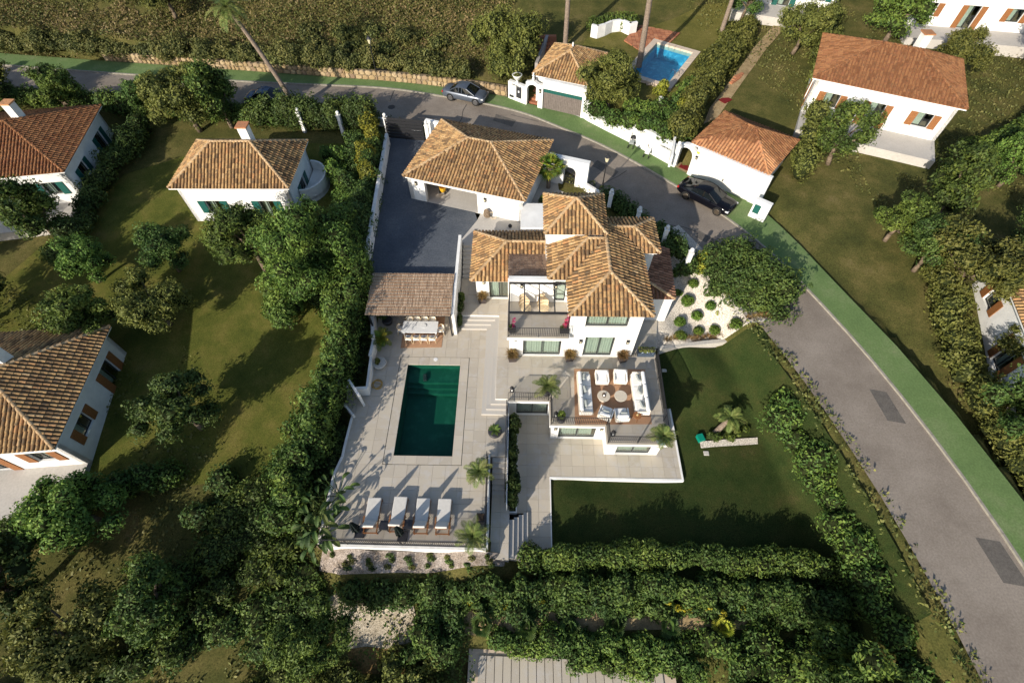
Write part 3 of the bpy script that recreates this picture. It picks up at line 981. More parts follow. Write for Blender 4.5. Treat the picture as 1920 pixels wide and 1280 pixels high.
# coping slabs round the pool, drain slot outside them
cop = wroot('pool_coping', 'stone coping', None, (0, 0, 0))
cop.pop('label', None) if hasattr(cop, 'pop') else None
cop['kind'] = 'structure'
x0, x1, y0, y1 = COPE
s = 0.035
MB().box(((x0 + x1) / 2, (y0 + y1) / 2, -1.95), (x1 - x0, y1 - y0, 0.1)).build('pool_bed', M_GROUT, cop)
for (ax0, ax1, ay0, ay1) in ((x0, POOL[0], y0, y1), (POOL[1], x1, y0, y1), (POOL[0], POOL[1], y0, POOL[2]), (POOL[0], POOL[1], POOL[3], y1)):
    MB().prism([(ax0, ay0), (ax1, ay0), (ax1, ay1), (ax0, ay1)], -1.85, -0.07).build('pool_shell', M_POOLTILE, cop)
for side in range(4):
    if side < 2:
        xa, xb = ((x0 + s, POOL[0] + 0.03), (POOL[1] - 0.03, x1 - s))[side]
        n = 8
        for i in range(n):
            ya, yb = y0 + s + (y1 - y0 - 2 * s) * i / n, y0 + s + (y1 - y0 - 2 * s) * (i + 1) / n
            MB().prism([(xa, ya + .004), (xb, ya + .004), (xb, yb - .004), (xa, yb - .004)], -0.065, -0.001).build('coping_slab', M_PAVER, cop)
    else:
        ya, yb = ((y0 + s, POOL[2] + 0.03), (POOL[3] - 0.03, y1 - s))[side - 2]
        n = 5
        xa0, xb0 = POOL[0] + 0.034, POOL[1] - 0.034
        for i in range(n):
            xa, xb = xa0 + (xb0 - xa0) * i / n, xa0 + (xb0 - xa0) * (i + 1) / n
            MB().prism([(xa + .004, ya), (xb - .004, ya), (xb - .004, yb), (xa + .004, yb)], -0.065, -0.001).build('coping_slab', M_PAVER, cop)
# inside: floor, entry shelf and steps at the far end
MB().box(((POOL[0] + POOL[1]) / 2, (POOL[2] + POOL[3]) / 2, -1.62), (POOL[1] - POOL[0] - .02, POOL[3] - POOL[2] - .02, 0.2)).build('pool_floor', M_POOLTILE, cop)
for i, (d, w) in enumerate(((-0.60, 1.15), (-0.85, 1.45), (-1.12, 1.75))):
    MB().prism([(POOL[0] + .012, POOL[3] - w), (POOL[1] - .012, POOL[3] - w), (POOL[1] - .012, POOL[3] - .012), (POOL[0] + .012, POOL[3] - .012)], d - 0.32, d).build('pool_step', M_POOLTILE, cop)
w = MB()
wx, wy = np.linspace(POOL[0] + .005, POOL[1] - .005, 5), np.linspace(POOL[2] + .005, POOL[3] - .005, 7)
w.add([(x, y, -0.11) for y in wy for x in wx], [(j * 5 + i, j * 5 + i + 1, (j + 1) * 5 + i + 1, (j + 1) * 5 + i) for j in range(6) for i in range(4)])
struct('pool_water', w, M_WATER, 'still dark green water of the rectangular pool')
c = G(817, 673.5, 0)
tag(MB().lathe([(0.15, 0.0), (0.15, 0.01), (0.12, 0.018)], (c.x, c.y, 0.0), 20).build('skimmer_lid', M_TABLETOP), 'small round white skimmer lid on the far pool coping', 'skimmer lid')
c = G(800, 709, -0.60)
pr = root('pool_cleaner', 'black pool cleaner under water on the pool step', 'pool cleaner', (c.x - .1, c.y, -0.60), R(8))
MB().rbox((0, 0, .1), (0.26, 0.55, 0.18), .05).build('body', M_DARKPOT, pr)
MB().tube((-.1, .2, .18), (.1, .2, .18), .03).build('handle', M_DARKPOT, pr)

# --- upper terrace in front of the house
mb = MB()
mb.prism([p for p in UPPER if p[1] > 15.5] and [(-4.35, 26.4), (-4.35, 22.75), (-1.31, 22.75), (-1.36, 15.77), (-0.4, 15.77), (-0.4, 16.4), (9.55, 16.4), (9.78, 19.3), (10.4, 22.6), (10.4, 26.4)], -2.6, ZU - 0.03)
mb.prism([(-0.55, 15.6), (2.2, 15.6), (2.2, 13.87), (5.74, 13.87), (5.74, 12.65), (9.62, 12.65), (9.72, 16.39), (-0.55, 16.39)], ZU - 0.30, ZU - 0.031)
ut = struct('upper_terrace', mb, M_WHITE, 'upper stone terrace with white edge in front of the villa')
pave(ut, [UPPER], ZU, 0.8, 0.8, -0.55, 12.65)
st_ = wroot('terrace_steps', '', None, (0, 0, 0))
st_.pop('label', None) if hasattr(st_, 'pop') else None
st_['kind'] = 'structure'
# steps wrap round three sides of the upper terrace
for k in range(1, 4):
    z = ZU - k * ZU / 4
    d = 0.3 * k
    dd = 0.3 * (k - 1)
    MB().prism([(-4.35, 22.75 - dd), (-1.31 - dd, 22.75 - dd), (-1.31 - dd, 22.75 - d), (-4.35, 22.75 - d)], -0.1, z).build('step', M_STEP, st_)
    MB().prism([(-1.312 - dd, 22.75 - d), (-1.36 - dd, 15.77 - dd), (-1.36 - d, 15.77 - dd), (-1.312 - d, 22.75 - d)], -0.1, z).build('step', M_STEP, st_)
    MB().prism([(-1.36 - d, 15.765 - dd), (-0.555, 15.765 - dd), (-0.555, 15.77 - d), (-1.36 - d, 15.77 - d)], -0.1, z).build('step', M_STEP, st_)
# stairs from the slate courtyard down to the villa door
ds = wroot('garden_stairs', '', None, (0, 0, 0))
ds.pop('label', None) if hasattr(ds, 'pop') else None
ds['kind'] = 'structure'
for k in range(8):
    z = ZC - k * (ZC - ZU) / 8
    y1_ = 28.95 - k * 0.32
    MB().prism([(-4.3, y1_ - 0.32), (-3.06, y1_ - 0.32), (-3.06, y1_), (-4.3, y1_)], 0.3, z).build('step', M_STEP, ds)
# slate courtyard and pale apron
mb = MB()
mb.prism([(-12.55, 43.2), (-12.4, 41), (-11.62, 27.2), (-11.5, 25.3), (-4.7, 25.3), (-4.7, 28.9), (-3.35, 31.6), (-6.5, 42.6), (-8.7, 43.0)], -1.0, ZC)
struct('courtyard', mb, M_COURT, 'dark slate paved courtyard in front of the garage')
mb = MB()
mb.prism([(-4.695, 28.96), (-3.0, 28.96), (2.1, 28.96), (6.6, 29.5), (6.6, 35.5), (2.6, 39), (-1, 39.5), (-3.345, 31.6)], -1.0, ZC - 0.008)
ap = struct('courtyard_apron', mb, M_CONC, 'pale concrete apron beside the garage')
mb = MB()
mb.prism([(-12.5, 43.0), (-8.6, 42.8), (-8.2, 46.3), (-12.2, 47.2)], 0.8, ZC + 0.06)
struct('gateway_ramp', mb, M_COURT)

# --- lower patio, landing and the stairs to it
mb = MB()
mb.prism(PATIO, -3.2, ZL - 0.03)
lp = struct('lower_patio', mb, M_GROUT, 'lower stone patio below the upper terrace')
pave(lp, [PATIO], ZL, 0.76, 0.76, 2.31, 11.48)
mb = MB()
mb.prism([(2.27, 11.34), (11.09, 11.33), (11.09, 16.6), (10.965, 16.6), (10.965, 11.455), (2.30, 11.475)], -3.0, ZL + 0.02)
mb.prism([(2.265, 6.6), (2.33, 6.6), (2.365, 11.335), (2.29, 11.335)], -3.0, ZL + 0.015)
struct('patio_edging', mb, M_WHITE, 'white rendered edging of the lower patio')
ld = wroot('landing', 'stone landing and stairs at the foot of the pool terrace', None, (0, 0, 0))
ld['kind'] = 'structure'
for k in range(7):
    z = -(k + 1) * 1.2 / 7
    y1_ = 12.0 - k * 0.29
    MB().prism([(-1.42, y1_ - 0.29), (-0.42, y1_ - 0.29), (-0.42, y1_), (-1.42, y1_)], -3.0, z).build('step', M_STEP, ld)
pave(ld, [[(-1.42, 6.2), (-0.3, 6.2), (-0.3, 9.97), (-1.42, 9.97)]], ZLAND, 0.56, 0.9, -1.42, 6.2)
MB().prism([(-1.42, 6.2), (-0.3, 6.2), (-0.3, 9.965), (-1.42, 9.965)], -3.2, ZLAND - 0.04).build('landing_bed', M_GROUT, ld)
for k in range(4):
    z = ZLAND - (k + 1) * 0.17
    xa = -0.3 + k * 0.29
    MB().prism([(xa, 6.3), (xa + 0.29, 6.3), (xa + 0.29, 8.5 + k * 0.2), (xa, 8.5 + k * 0.2)], -3.2, z).build('step', M_STEP, ld)

# ------------------------------------------------------------------ walls with openings, windows


def wall_run(mb, p0, p1, t, z0, z1, ops=()):
    """wall whose outer face runs p0 -> p1 (thickness t to the left); ops: (s0, s1, za, zb) along it"""
    p0, p1 = Vector(p0[:2]), Vector(p1[:2])
    L = (p1 - p0).length
    d = (p1 - p0) / L
    nl = Vector((-d.y, d.x)) * t

    def piece(a, b, za, zb):
        if b - a < 1e-3 or zb - za < 1e-3:
            return
        q, r = p0 + d * a, p0 + d * b
        mb.prism([tuple(q), tuple(r), tuple(r + nl), tuple(q + nl)], za, zb)
    cur = 0
    for s0, s1, za, zb in sorted(ops):
        piece(cur, s0, z0, z1)
        piece(s0, s1, z0, za)
        piece(s0, s1, zb, z1)
        cur = s1
    piece(cur, L, z0, z1)
    return mb


def window(parent, p0, p1, op, panes=2, depth=0.14, name='window', curtain=1.0, frame=None, fw=0.06):
    """framed glazing set into an opening of wall_run(p0, p1)"""
    p0, p1 = Vector(p0[:2]), Vector(p1[:2])
    d = (p1 - p0).normalized()
    n = Vector((-d.y, d.x))
    s0, s1, za, zb = op

    def pt(s, dep):
        q = p0 + d * s + n * dep
        return (q.x, q.y)

    def bar(mb, a, b, z0, z1, dp0, dp1):
        mb.prism([pt(a, dp0), pt(b, dp0), pt(b, dp1), pt(a, dp1)], z0, z1)
    g = 0.004
    fr = MB()
    bar(fr, s0 + g, s0 + fw, za + g, zb - g, depth, depth + .07)
    bar(fr, s1 - fw, s1 - g, za + g, zb - g, depth, depth + .07)
    bar(fr, s0 + fw, s1 - fw, zb - fw, zb - g, depth, depth + .07)
    bar(fr, s0 + fw, s1 - fw, za + g, za + fw, depth, depth + .07)
    for k in range(1, panes):
        c = s0 + (s1 - s0) * k / panes
        bar(fr, c - fw / 2, c + fw / 2, za + fw, zb - fw, depth + .002, depth + .068)
    f = fr.build(name, frame or M_FRAME, parent)
    fo = Vector(f.location)
    for k in range(panes):
        a, b = s0 + fw + (s1 - s0 - 2 * fw) * k / panes, s0 + fw + (s1 - s0 - 2 * fw) * (k + 1) / panes
        m = MB()
        bar(m, a, b, za + fw, zb - fw, depth + .03, depth + .036)
        m.build('pane', M_GLASS, f)
    if curtain > 0:
        m = MB()
        N = int((s1 - s0) * curtain / 0.055)
        vs = []
        for i in range(N + 1):
            s = s0 + .08 + (s1 - s0 - .16) * curtain * i / N
            q = pt(s, depth + .2 + .035 * math.sin(i * 1.9) + .012 * math.sin(i * 0.7))
            vs += [(q[0], q[1], za + .03), (q[0], q[1], zb - .02)]
        m.add(vs, [(2 * i, 2 * i + 2, 2 * i + 3, 2 * i + 1) for i in range(N)])
        m.build('curtain', M_CURTAIN, f, True)
    m = MB()
    bar(m, s0 - .3, s1 + .3, za - .04, za - .005, depth + .08, depth + 2.4)
    m.build('room_floor', M_WOODFL, f)
    m = MB()
    bar(m, s0 - .3, s1 + .3, za, zb + .1, depth + 2.4, depth + 2.45)
    m.build('room_wall', M_ROOM, f)
    return f


def wall_lamp(parent, p, n, h=0.32):
    """black box lantern on a wall; n: outward normal"""
    n = Vector((n[0], n[1], 0)).normalized()
    a = math.atan2(n.y, n.x) - math.pi / 2
    c = Vector(p) + n * 0.07
    b = MB()
    b.box(c, (0.17, 0.12, h), a)
    b.box(c + Vector((0, 0, h / 2 + .012)), (0.21, 0.16, 0.024), a)
    o = b.build('wall_lamp', M_IRON, parent)
    g = MB()
    g.box(c + n * 0.062, (0.09, 0.01, h * 0.45), a)
    g.build('lamp_glass', M_LAMPGLASS, o)
    return o


# ------------------------------------------------------------------ barrel tile roofs
def tile_mesh(L=0.47, r0=0.102, r1=0.084, seg=6, th_=0.0):
    vs, fs = [], []
    for y, r, z in ((0, r0, 0.02), (L, r1, 0.0)):
        for i in range(seg + 1):
            a = math.pi * i / seg
            vs.append((-r * math.cos(a), y, z + r * 0.85 * math.sin(a)))
    for i in range(seg):
        fs.append((i + 1, i, seg + 1 + i, seg + 2 + i))
    fs.append(tuple(range(seg + 1)))
    return vs, fs


TV, TF = tile_mesh()
_tm = {}


def tile_data(material):
    if material.name not in _tm:
        m = bpy.data.meshes.new('roof_tile')
        m.from_pydata(TV, [], TF)
        m.update()
        m.materials.append(material)
        _tm[material.name] = m
    return _tm[material.name]


def tiles_on(face, pitch=0.262, gauge=0.40, jit=0.012):
    """transforms of cover tiles on a planar face (list of 3-d points)"""
    pts = [Vector(p) for p in face]
    nrm = Vector((0, 0, 0))
    for i in range(len(pts)):
        nrm += pts[i].cross(pts[(i + 1) % len(pts)])
    nrm.normalize()
    if nrm.z < 0:
        nrm = -nrm
    up = Vector((-nrm.x * nrm.z, -nrm.y * nrm.z, 1 - nrm.z ** 2)).normalized()
    ac = up.cross(nrm).normalized()
    o = pts[0]
    uv = [((p - o).dot(ac), (p - o).dot(up)) for p in pts]
    u0, u1 = min(p[0] for p in uv), max(p[0] for p in uv)
    vmin = min(p[1] for p in uv)
    out = []
    n = max(1, int(round((u1 - u0) / pitch)))
    for k in range(n):
        u = u0 + (u1 - u0) * (k + .5) / n
        hits = []
        for i in range(len(uv)):
            a, b = uv[i], uv[(i + 1) % len(uv)]
            if (a[0] > u) != (b[0] > u):
                hits.append(a[1] + (b[1] - a[1]) * (u - a[0]) / (b[0] - a[0]))
        hits.sort()
        for lo, hi in zip(hits[::2], hits[1::2]):
            v = vmin + math.floor((lo - vmin) / gauge) * gauge if lo > vmin + .05 else vmin - 0.05
            first = True
            while v < hi - 0.08:
                vv = max(v, lo - 0.05)
                L = min(v + 0.47, hi + 0.02) - vv
                if L > 0.12:
                    sc = L / 0.47
                    p = o + ac * (u + random.uniform(-jit, jit)) + up * vv + nrm * random.uniform(0.0, 0.012)
                    tw = random.uniform(-.03, .03)
                    A = (ac + up * tw).normalized()
                    Uq = (up - ac * tw).normalized()
                    out.append((p, A, Uq, nrm, sc))
                v += gauge
    return out


def tmat(t):
    p, A, Uq, N, sc = t
    return Matrix(((A.x, Uq.x * sc, N.x, p.x), (A.y, Uq.y * sc, N.y, p.y), (A.z, Uq.z * sc, N.z, p.z), (0, 0, 0, 1)))


def ridge_run(a, b, r=0.115, gauge=0.40):
    a, b = Vector(a), Vector(b)
    d = (b - a)
    L = d.length
    d.normalize()
    side = d.cross(Vector((0, 0, 1))).normalized()
    up = side.cross(d).normalized()
    out = []
    v = 0
    while v < L - .05:
        out.append((a + d * v + up * random.uniform(0, .01) - up * .03, side * 1.25, d, up * 1.25, min(0.47, L - v + .05) / 0.47))
        v += gauge
    return out


def roof(parent, name, faces, ridges, material=None, bed=None, cap=0, thick=0.07, ridgem=None, pitch=0.262, cornice=None, cornice_mat=None):
    """faces: planar polygons; a bed slab, cover tiles (first `cap` nearest the camera singly) and ridge tiles"""
    material = material or M_TILE
    ridgem = ridgem or M_RIDGE
    b = MB()
    ts = []
    for f in faces:
        pts = [Vector(p) for p in f]
        nrm = (pts[1] - pts[0]).cross(pts[2] - pts[0]).normalized()
        if nrm.z < 0:
            pts = pts[::-1]
        n = len(pts)
        b.add([p + Vector((0, 0, -thick)) for p in pts] + pts, [tuple(range(n - 1, -1, -1)), tuple(range(n, 2 * n))] + [(i, (i + 1) % n, n + (i + 1) % n, n + i) for i in range(n)])
        ts += [(t, material) for t in tiles_on(pts, pitch)]
    for r_ in ridges:
        ts += [(t, ridgem) for t in ridge_run(*r_)]
    ro = b.build(name, bed or M_PAN, parent)
    if cornice:
        cm = MB()
        poly, z0, z1 = cornice
        cm.prism(poly, z0, z1)
        cm.build('cornice', cornice_mat or M_WHITE, ro)
    cz = Vector((0, 0, CAMZ))
    ts.sort(key=lambda t: (t[0][0] - cz).length)
    for t, m in ts[:cap]:
        o = bpy.data.objects.new('roof_tile' if m is material else 'ridge_tile', tile_data(m))
        COL.objects.link(o)
        o.matrix_basis = tmat(t)
        o.parent = ro
    for mm, nm in ((material, 'roof_tile'), (ridgem, 'ridge_tile')):
        sel = [t for t, m in ts[cap:] if m is mm]
        if not sel:
            continue
        base = np.array(TV)
        mats = np.array([tmat(t) for t in sel])
        vv = np.einsum('nij,kj->nki', mats[:, :3, :3], base) + mats[:, None, :3, 3]
        nv = len(TV)
        v = [tuple(p) for p in vv.reshape(-1, 3)]
        f = [tuple(i + k * nv for i in q) for k in range(len(sel)) for q in TF]
        m2 = bpy.data.meshes.new(nm)
        m2.from_pydata(v, [], f)
        m2.update()
        tag(link(nm, m2, mm, ro), kind='stuff')
    return ro


def rect_pts(c, w, d, rot):
    m = Matrix.Rotation(rot, 2)
    return [tuple(Vector(c) + m @ Vector(p)) for p in ((-w / 2, -d / 2), (w / 2, -d / 2), (w / 2, d / 2), (-w / 2, d / 2))]


def hip(c4, ze, zr, inset=None):
    """hip roof over a rectangle (corners counter-clockwise, long sides 0-1 and 2-3); returns faces, ridges"""
    P_ = [Vector((*p, ze)) for p in c4]
    w, d = (P_[1] - P_[0]).length, (P_[3] - P_[0]).length
    ux, uy = (P_[1] - P_[0]).normalized(), (P_[3] - P_[0]).normalized()
    if w >= d:
        k = inset if inset is not None else d / 2
        a = P_[0] + ux * k + uy * d / 2
        b = P_[1] - ux * k + uy * d / 2
        a.z = b.z = zr
        fs = [[P_[0], P_[1], b, a], [P_[1], P_[2], b], [P_[2], P_[3], a, b], [P_[3], P_[0], a]]
        rg = [(P_[0], a), (P_[3], a), (P_[1], b), (P_[2], b)] + ([(a, b)] if (b - a).length > .2 else [])
    else:
        k = inset if inset is not None else w / 2
        a = P_[0] + uy * k + ux * w / 2
        b = P_[3] - uy * k + ux * w / 2
        a.z = b.z = zr
        fs = [[P_[0], P_[1], a], [P_[1], P_[2], b, a], [P_[2], P_[3], b], [P_[3], P_[0], a, b]]
        rg = [(P_[0], a), (P_[1], a), (P_[2], b), (P_[3], b), (a, b)]
    return fs, rg


# ------------------------------------------------------------------ the villa
V = wroot('villa', 'large white villa with weathered barrel tile roofs above the stone terraces', 'villa', (4, 22, ZU))
# main block and rooms under the upper terrace
mb = MB()
opG1 = [(0.95, 3.55, ZU + .03, ZU + 2.35), (5.1, 7.1, ZU + .03, ZU + 2.35)]
FA, FB = (-0.5, 19.2), (8.0, 19.2)
opUp = (1.15 + 3.4 - 3.4, 3.75, ZB + .95, ZB + 2.45)
# ground floor front, upper floor front
wall_run(mb, FA, FB, 0.3, ZU - .05, ZB - .3, opG1)
UA, UB = (3.4, 19.2), (8.0, 19.2)
opU = [(1.0, 3.75, 4.1, 5.6)]
wall_run(mb, UA, UB, 0.3, ZB - .3, 5.95, opU)
wall_run(mb, (8.0, 19.501), (8.0, 27.2), 0.3, ZU - .05, 5.95)
wall_run(mb, (3.4, 26.9), (3.4, 19.501), 0.3, ZB - .3, 5.95)
wall_run(mb, (-0.5, 24.35), (-0.5, 19.501), 0.3, ZU - .05, ZB - .3)
# balcony back wall with door
BA, BB = (-0.5, 21.8), (3.399, 21.8)
opB = [(3.0, 3.75, ZB + .02, ZB + 2.1)]
wall_run(mb, BA, BB, 0.25, ZB - .1, 5.62, opB)
# wing
WA, WB = (-3.03, 24.35), (-0.51, 24.35)
opW = [(0.95, 2.45, ZU + .03, ZU + 2.3)]
wall_run(mb, WA, WB, 0.3, ZU - .05, 3.12, opW)
wall_run(mb, (-3.03, 28.6), (-3.03, 24.651), 0.3, ZU - .05, 3.12)
# rear block, tower, east wing, east lean-to
mb.prism([(2.2, 22.1), (3.39, 22.1), (3.39, 28), (2.2, 28)], ZB, 5.9)
mb.prism([(2.0, 24.62), (5.6, 24.62), (5.6, 28.2), (2.0, 28.2)], ZU, 7.12)
mb.prism([(5.61, 24.35), (9.25, 24.35), (9.25, 27.1), (5.61, 27.1)], ZU, 5.9)
mb.prism([(8.01, 22.5), (10.92, 22.5), (11.15, 26.9), (8.01, 26.9)], 0.0, 3.1)
mb.prism([(0.2, 29.0), (2.1, 29.0), (2.1, 31.8), (0.2, 31.8)], 1.0, 3.6)
walls = mb.build('wall', M_WHITE, V)
MB().prism([(-2.7, 24.8), (8, 24.8), (8, 28), (-2.7, 28)], ZU, 3.0).build('inner_wall', M_ROOM, V)
window(V, FA, FB, opG1[0], 2, curtain=1.0, name='sliding_door')
window(V, FA, FB, opG1[1], 2, curtain=1.0, name='sliding_door')
window(V, UA, UB, opU[0], 2, curtain=1.0)
window(V, BA, BB, opB[0], 1, curtain=1.0, name='balcony_door')
window(V, WA, WB, opW[0], 2, curtain=0.45, name='sliding_door')
# balcony slab
MB().prism([(-0.62, 18.74), (3.48, 18.74), (3.48, 19.19), (-0.62, 19.19)], ZB - .28, ZB - .001).build('balcony_edge', M_WHITE, V)
bal = MB()
bal.prism([(-0.62, 18.745), (3.395, 18.745), (3.395, 21.79), (-0.62, 21.79)], ZB - .27, ZB)
balf = bal.build('balcony_floor', M_GROUT, V)
_w = balf.copy()
bpy.data.objects.remove(_w)
for j in range(4):
    for i in range(5):
        xa, ya = -0.60 + i * 0.798, 18.76 + j * 0.755
        MB().prism([(xa + .004, ya + .004), (xa + .794, ya + .004), (xa + .794, ya + .751), (xa + .004, ya + .751)], ZB + .001, ZB + .02 + random.uniform(0, .003)).build('paver', M_PAVER, balf).location = (0, 0, 0)
# parapet of the flat brown roof behind the balcony wall
MB().prism([(-0.55, 21.76), (2.35, 21.76), (2.35, 22.08), (-0.55, 22.08)], 5.45, 5.72).build('parapet', M_WHITE, V)
for p, n in (((5.4 - 1.1, 19.2, 2.55), (0, -1)), ((7.45, 19.2, 2.55), (0, -1)), ((-0.05, 19.2, 2.75), (0, -1)), ((-2.45, 24.35, 2.55), (0, -1)), ((0.3, 21.8, 5.15), (0, -1)), ((2.55, 21.8, 5.15), (0, -1))):
    wall_lamp(V, p, n)

# roofs (eaves and ridges solved from the photo)
E6, RZ = 6.0, 7.15
front = [(3.18, 18.65, E6), (8.36, 18.65, E6), (5.77, 21.24, RZ)]
left = [(3.18, 21.6, E6), (3.18, 18.65, E6), (5.77, 21.24, RZ), (5.77, 24.19, RZ)]
right = [(8.36, 18.65, E6), (8.36, 24.0, E6), (6.66, 25.7, 6.755), (5.77, 25.7, RZ), (5.77, 21.24, RZ)]
rearf = [(1.98, 21.6, E6), (3.18, 21.6, E6), (5.77, 24.19, RZ), (4.57, 24.19, RZ)]
rearl = [(1.98, 24.75, E6), (1.98, 21.6, E6), (4.57, 24.19, RZ), (4.57, 24.75, RZ)]
rearb = [(4.57, 24.19, RZ), (5.77, 24.19, RZ), (5.77, 24.75, RZ - .01), (4.57, 24.75, RZ - .01)]
roof(V, 'roof', [front, left, right, rearf, rearl], [(front[0], front[2]), (front[1], front[2]), (front[2], (5.77, 25.0, RZ)), (rearf[0], rearf[3]), (rearf[3], (5.77, 24.19, RZ))], cap=165,
     cornice=([(3.28, 18.8), (8.22, 18.8), (8.22, 24.2), (3.28, 24.2)], 5.74, 5.93))
# tower
c4 = [(1.75, 24.38), (5.84, 24.38), (5.9, 28.4), (1.78, 28.4)]
fs, rg = hip(c4, 7.28, 8.55)
roof(V, 'roof', fs, rg, cap=55, cornice=([(1.87, 24.5), (5.72, 24.5), (5.78, 28.3), (1.9, 28.3)], 7.05, 7.21))
# east wing
fE = [(8.36, 24.02, E6), (9.55, 24.02, E6), (7.85, 25.72, 6.765), (6.66, 25.72, 6.765)]
rE = [(9.55, 24.02, E6), (9.55, 27.42, E6), (7.85, 25.72, 6.765)]
bE = [(9.55, 27.42, E6), (5.95, 27.42, E6), (5.95, 25.72, 6.765), (7.85, 25.72, 6.765)]
roof(V, 'roof', [fE, rE, bE], [(fE[1], fE[2]), (rE[1], rE[2]), ((5.9, 25.72, 6.765), fE[2])], cap=20, cornice=([(8.0, 24.17), (9.4, 24.17), (9.4, 27.3), (8.0, 27.3)], 5.74, 5.93))
# east lean-to, red-brown tiles, darkened to carry its shade in the colour
rL = [(11.0, 22.4, 3.2), (11.3, 27.3, 3.2), (8.02, 27.3, 4.35), (8.02, 23.9, 4.35)]
fL = [(8.02, 22.4, 3.2), (11.0, 22.4, 3.2), (8.02, 23.9, 4.35)]
fL = [(8.02, 22.4, 3.2), (11.0, 22.4, 3.2), (9.3, 24.1, 3.8), (8.02, 24.1, 3.8)]
rL = [(11.0, 22.4, 3.2), (11.3, 27.3, 3.2), (8.02, 27.3, 4.3), (8.02, 24.1, 4.2), (9.3, 24.1, 3.8)]
M_TILESHADED = mat_stops('shaded_red_tile', [(0, (0.14, 0.07, 0.045)), (0.5, (0.26, 0.13, 0.08)), (1, (0.36, 0.19, 0.12))], 0.9, 0.1, spots=(0.12, 0.085, 0.06), spot_scale=8)
roof(V, 'roof', [fL, [rL[0], rL[1], rL[2], rL[3]]], [(rL[0], (8.02, 24.1, 4.2))], material=M_TILESHADED, cap=10, cornice=([(8.02, 22.44), (10.95, 22.44), (11.2, 27.1), (8.02, 27.1)], 2.97, 3.12))
# wing roof
EW, RW = 3.2, 4.65
wf = [(-3.35, 23.85, EW), (-0.62, 23.85, EW), (-0.62, 26.4, RW), (-0.8, 26.4, RW)]
wf2 = [(-0.62, 25.55, EW + 1.7 * .5686), (2.1, 25.55, EW + 1.7 * .5686), (2.1, 26.4, RW), (-0.62, 26.4, RW)]
wl = [(-3.35, 28.95, EW), (-3.35, 23.85, EW), (-0.8, 26.4, RW)]
wb = [(2.1, 28.95, EW), (-3.35, 28.95, EW), (-0.8, 26.4, RW), (2.1, 26.4, RW)]
roof(V, 'roof', [wf, wf2, wl, wb], [(wf[0], wf[3]), (wl[0], wf[3]), (wf[3], (2.1, 26.4, RW))], cap=40, cornice=([(-3.2, 24.0), (-0.52, 24.0), (-0.52, 28.8), (-3.2, 28.8)], 2.95, 3.12))
# flat brown tiles in courses falling back from the parapet
bt = MB()
A0, A1 = Vector((-0.62, 22.09, 5.5)), Vector((-0.62, 25.6, 4.2))
bd = MB().add([(-0.62, 22.09, 5.49), (2.0, 22.09, 5.49), (2.0, 25.6, 4.19), (-0.62, 25.6, 4.19), (-0.62, 22.09, 3.3), (2.0, 22.09, 3.3), (2.0, 25.6, 3.3), (-0.62, 25.6, 3.3)],
              [(0, 1, 2, 3), (4, 5, 1, 0), (5, 6, 2, 1), (6, 7, 3, 2), (7, 4, 0, 3)]).build('roof', M_PANDARK, V)
sl = (A1 - A0)
nrm = Vector((0, -sl.z, sl.y)).normalized()
tme = None
mt = MB().box((0, 0, 0.0), (0.254, 0.345, 0.028))
for j in range(9):
    for i in range(10):
        c = A0 + sl * ((j + .5) / 9) + Vector((0.135 + i * 0.262, 0, 0)) + nrm * random.uniform(.012, .02)
        if tme is None:
            o = mt.build('flat_tile', M_TILEDARK, bd)
            tme = o.data
        else:
            o = bpy.data.objects.new('flat_tile', tme)
            COL.objects.link(o)
            o.parent = bd
        o.location = c
        o.rotation_euler = (math.atan2(sl.z, sl.y) + random.uniform(-.01, .03), 0, 0)

# rooms under the upper terrace
mb = MB()
C1A, C1B = (-0.45, 15.95), (2.4, 15.95)
oc1 = [(0.5, 2.7, ZL + .03, ZL + 2.05)]
wall_run(mb, C1A, C1B, 0.25, ZL - .05, ZU - .31, oc1)
C2A, C2B = (2.4, 14.2), (5.99, 14.2)
oc2 = [(0.5, 3.0, ZL + .03, ZL + 2.05)]
wall_run(mb, C2A, C2B, 0.25, ZL - .05, ZU - .31, oc2)
wall_run(mb, (2.4, 15.94), (2.4, 14.451), 0.25, ZL - .05, ZU - .31)
C3A, C3B = (6.0, 13.1), (9.55, 13.1)
oc3 = [(0.7, 3.0, ZL + .03, ZL + 2.05)]
wall_run(mb, C3A, C3B, 0.25, ZL - .05, ZU - .31, oc3)
wall_run(mb, (6.0, 14.19), (6.0, 13.351), 0.25, ZL - .05, ZU - .31)
wall_run(mb, (9.55, 13.351), (9.55, 19.1), 0.25, ZL - .3, ZU - .31)
mb.build('basement_wall', M_WHITE, V)
window(V, C1A, C1B, oc1[0], 2, name='sliding_door')
window(V, C2A, C2B, oc2[0], 2, name='sliding_door', curtain=0.95)
window(V, C3A, C3B, oc3[0], 2, name='sliding_door')
for p in ((2.66, 14.2, -.35), (5.7, 14.2, -.35), (6.35, 13.1, -.35), (9.25, 13.1, -.35)):
    wall_lamp(V, p, (0, -1), 0.3)
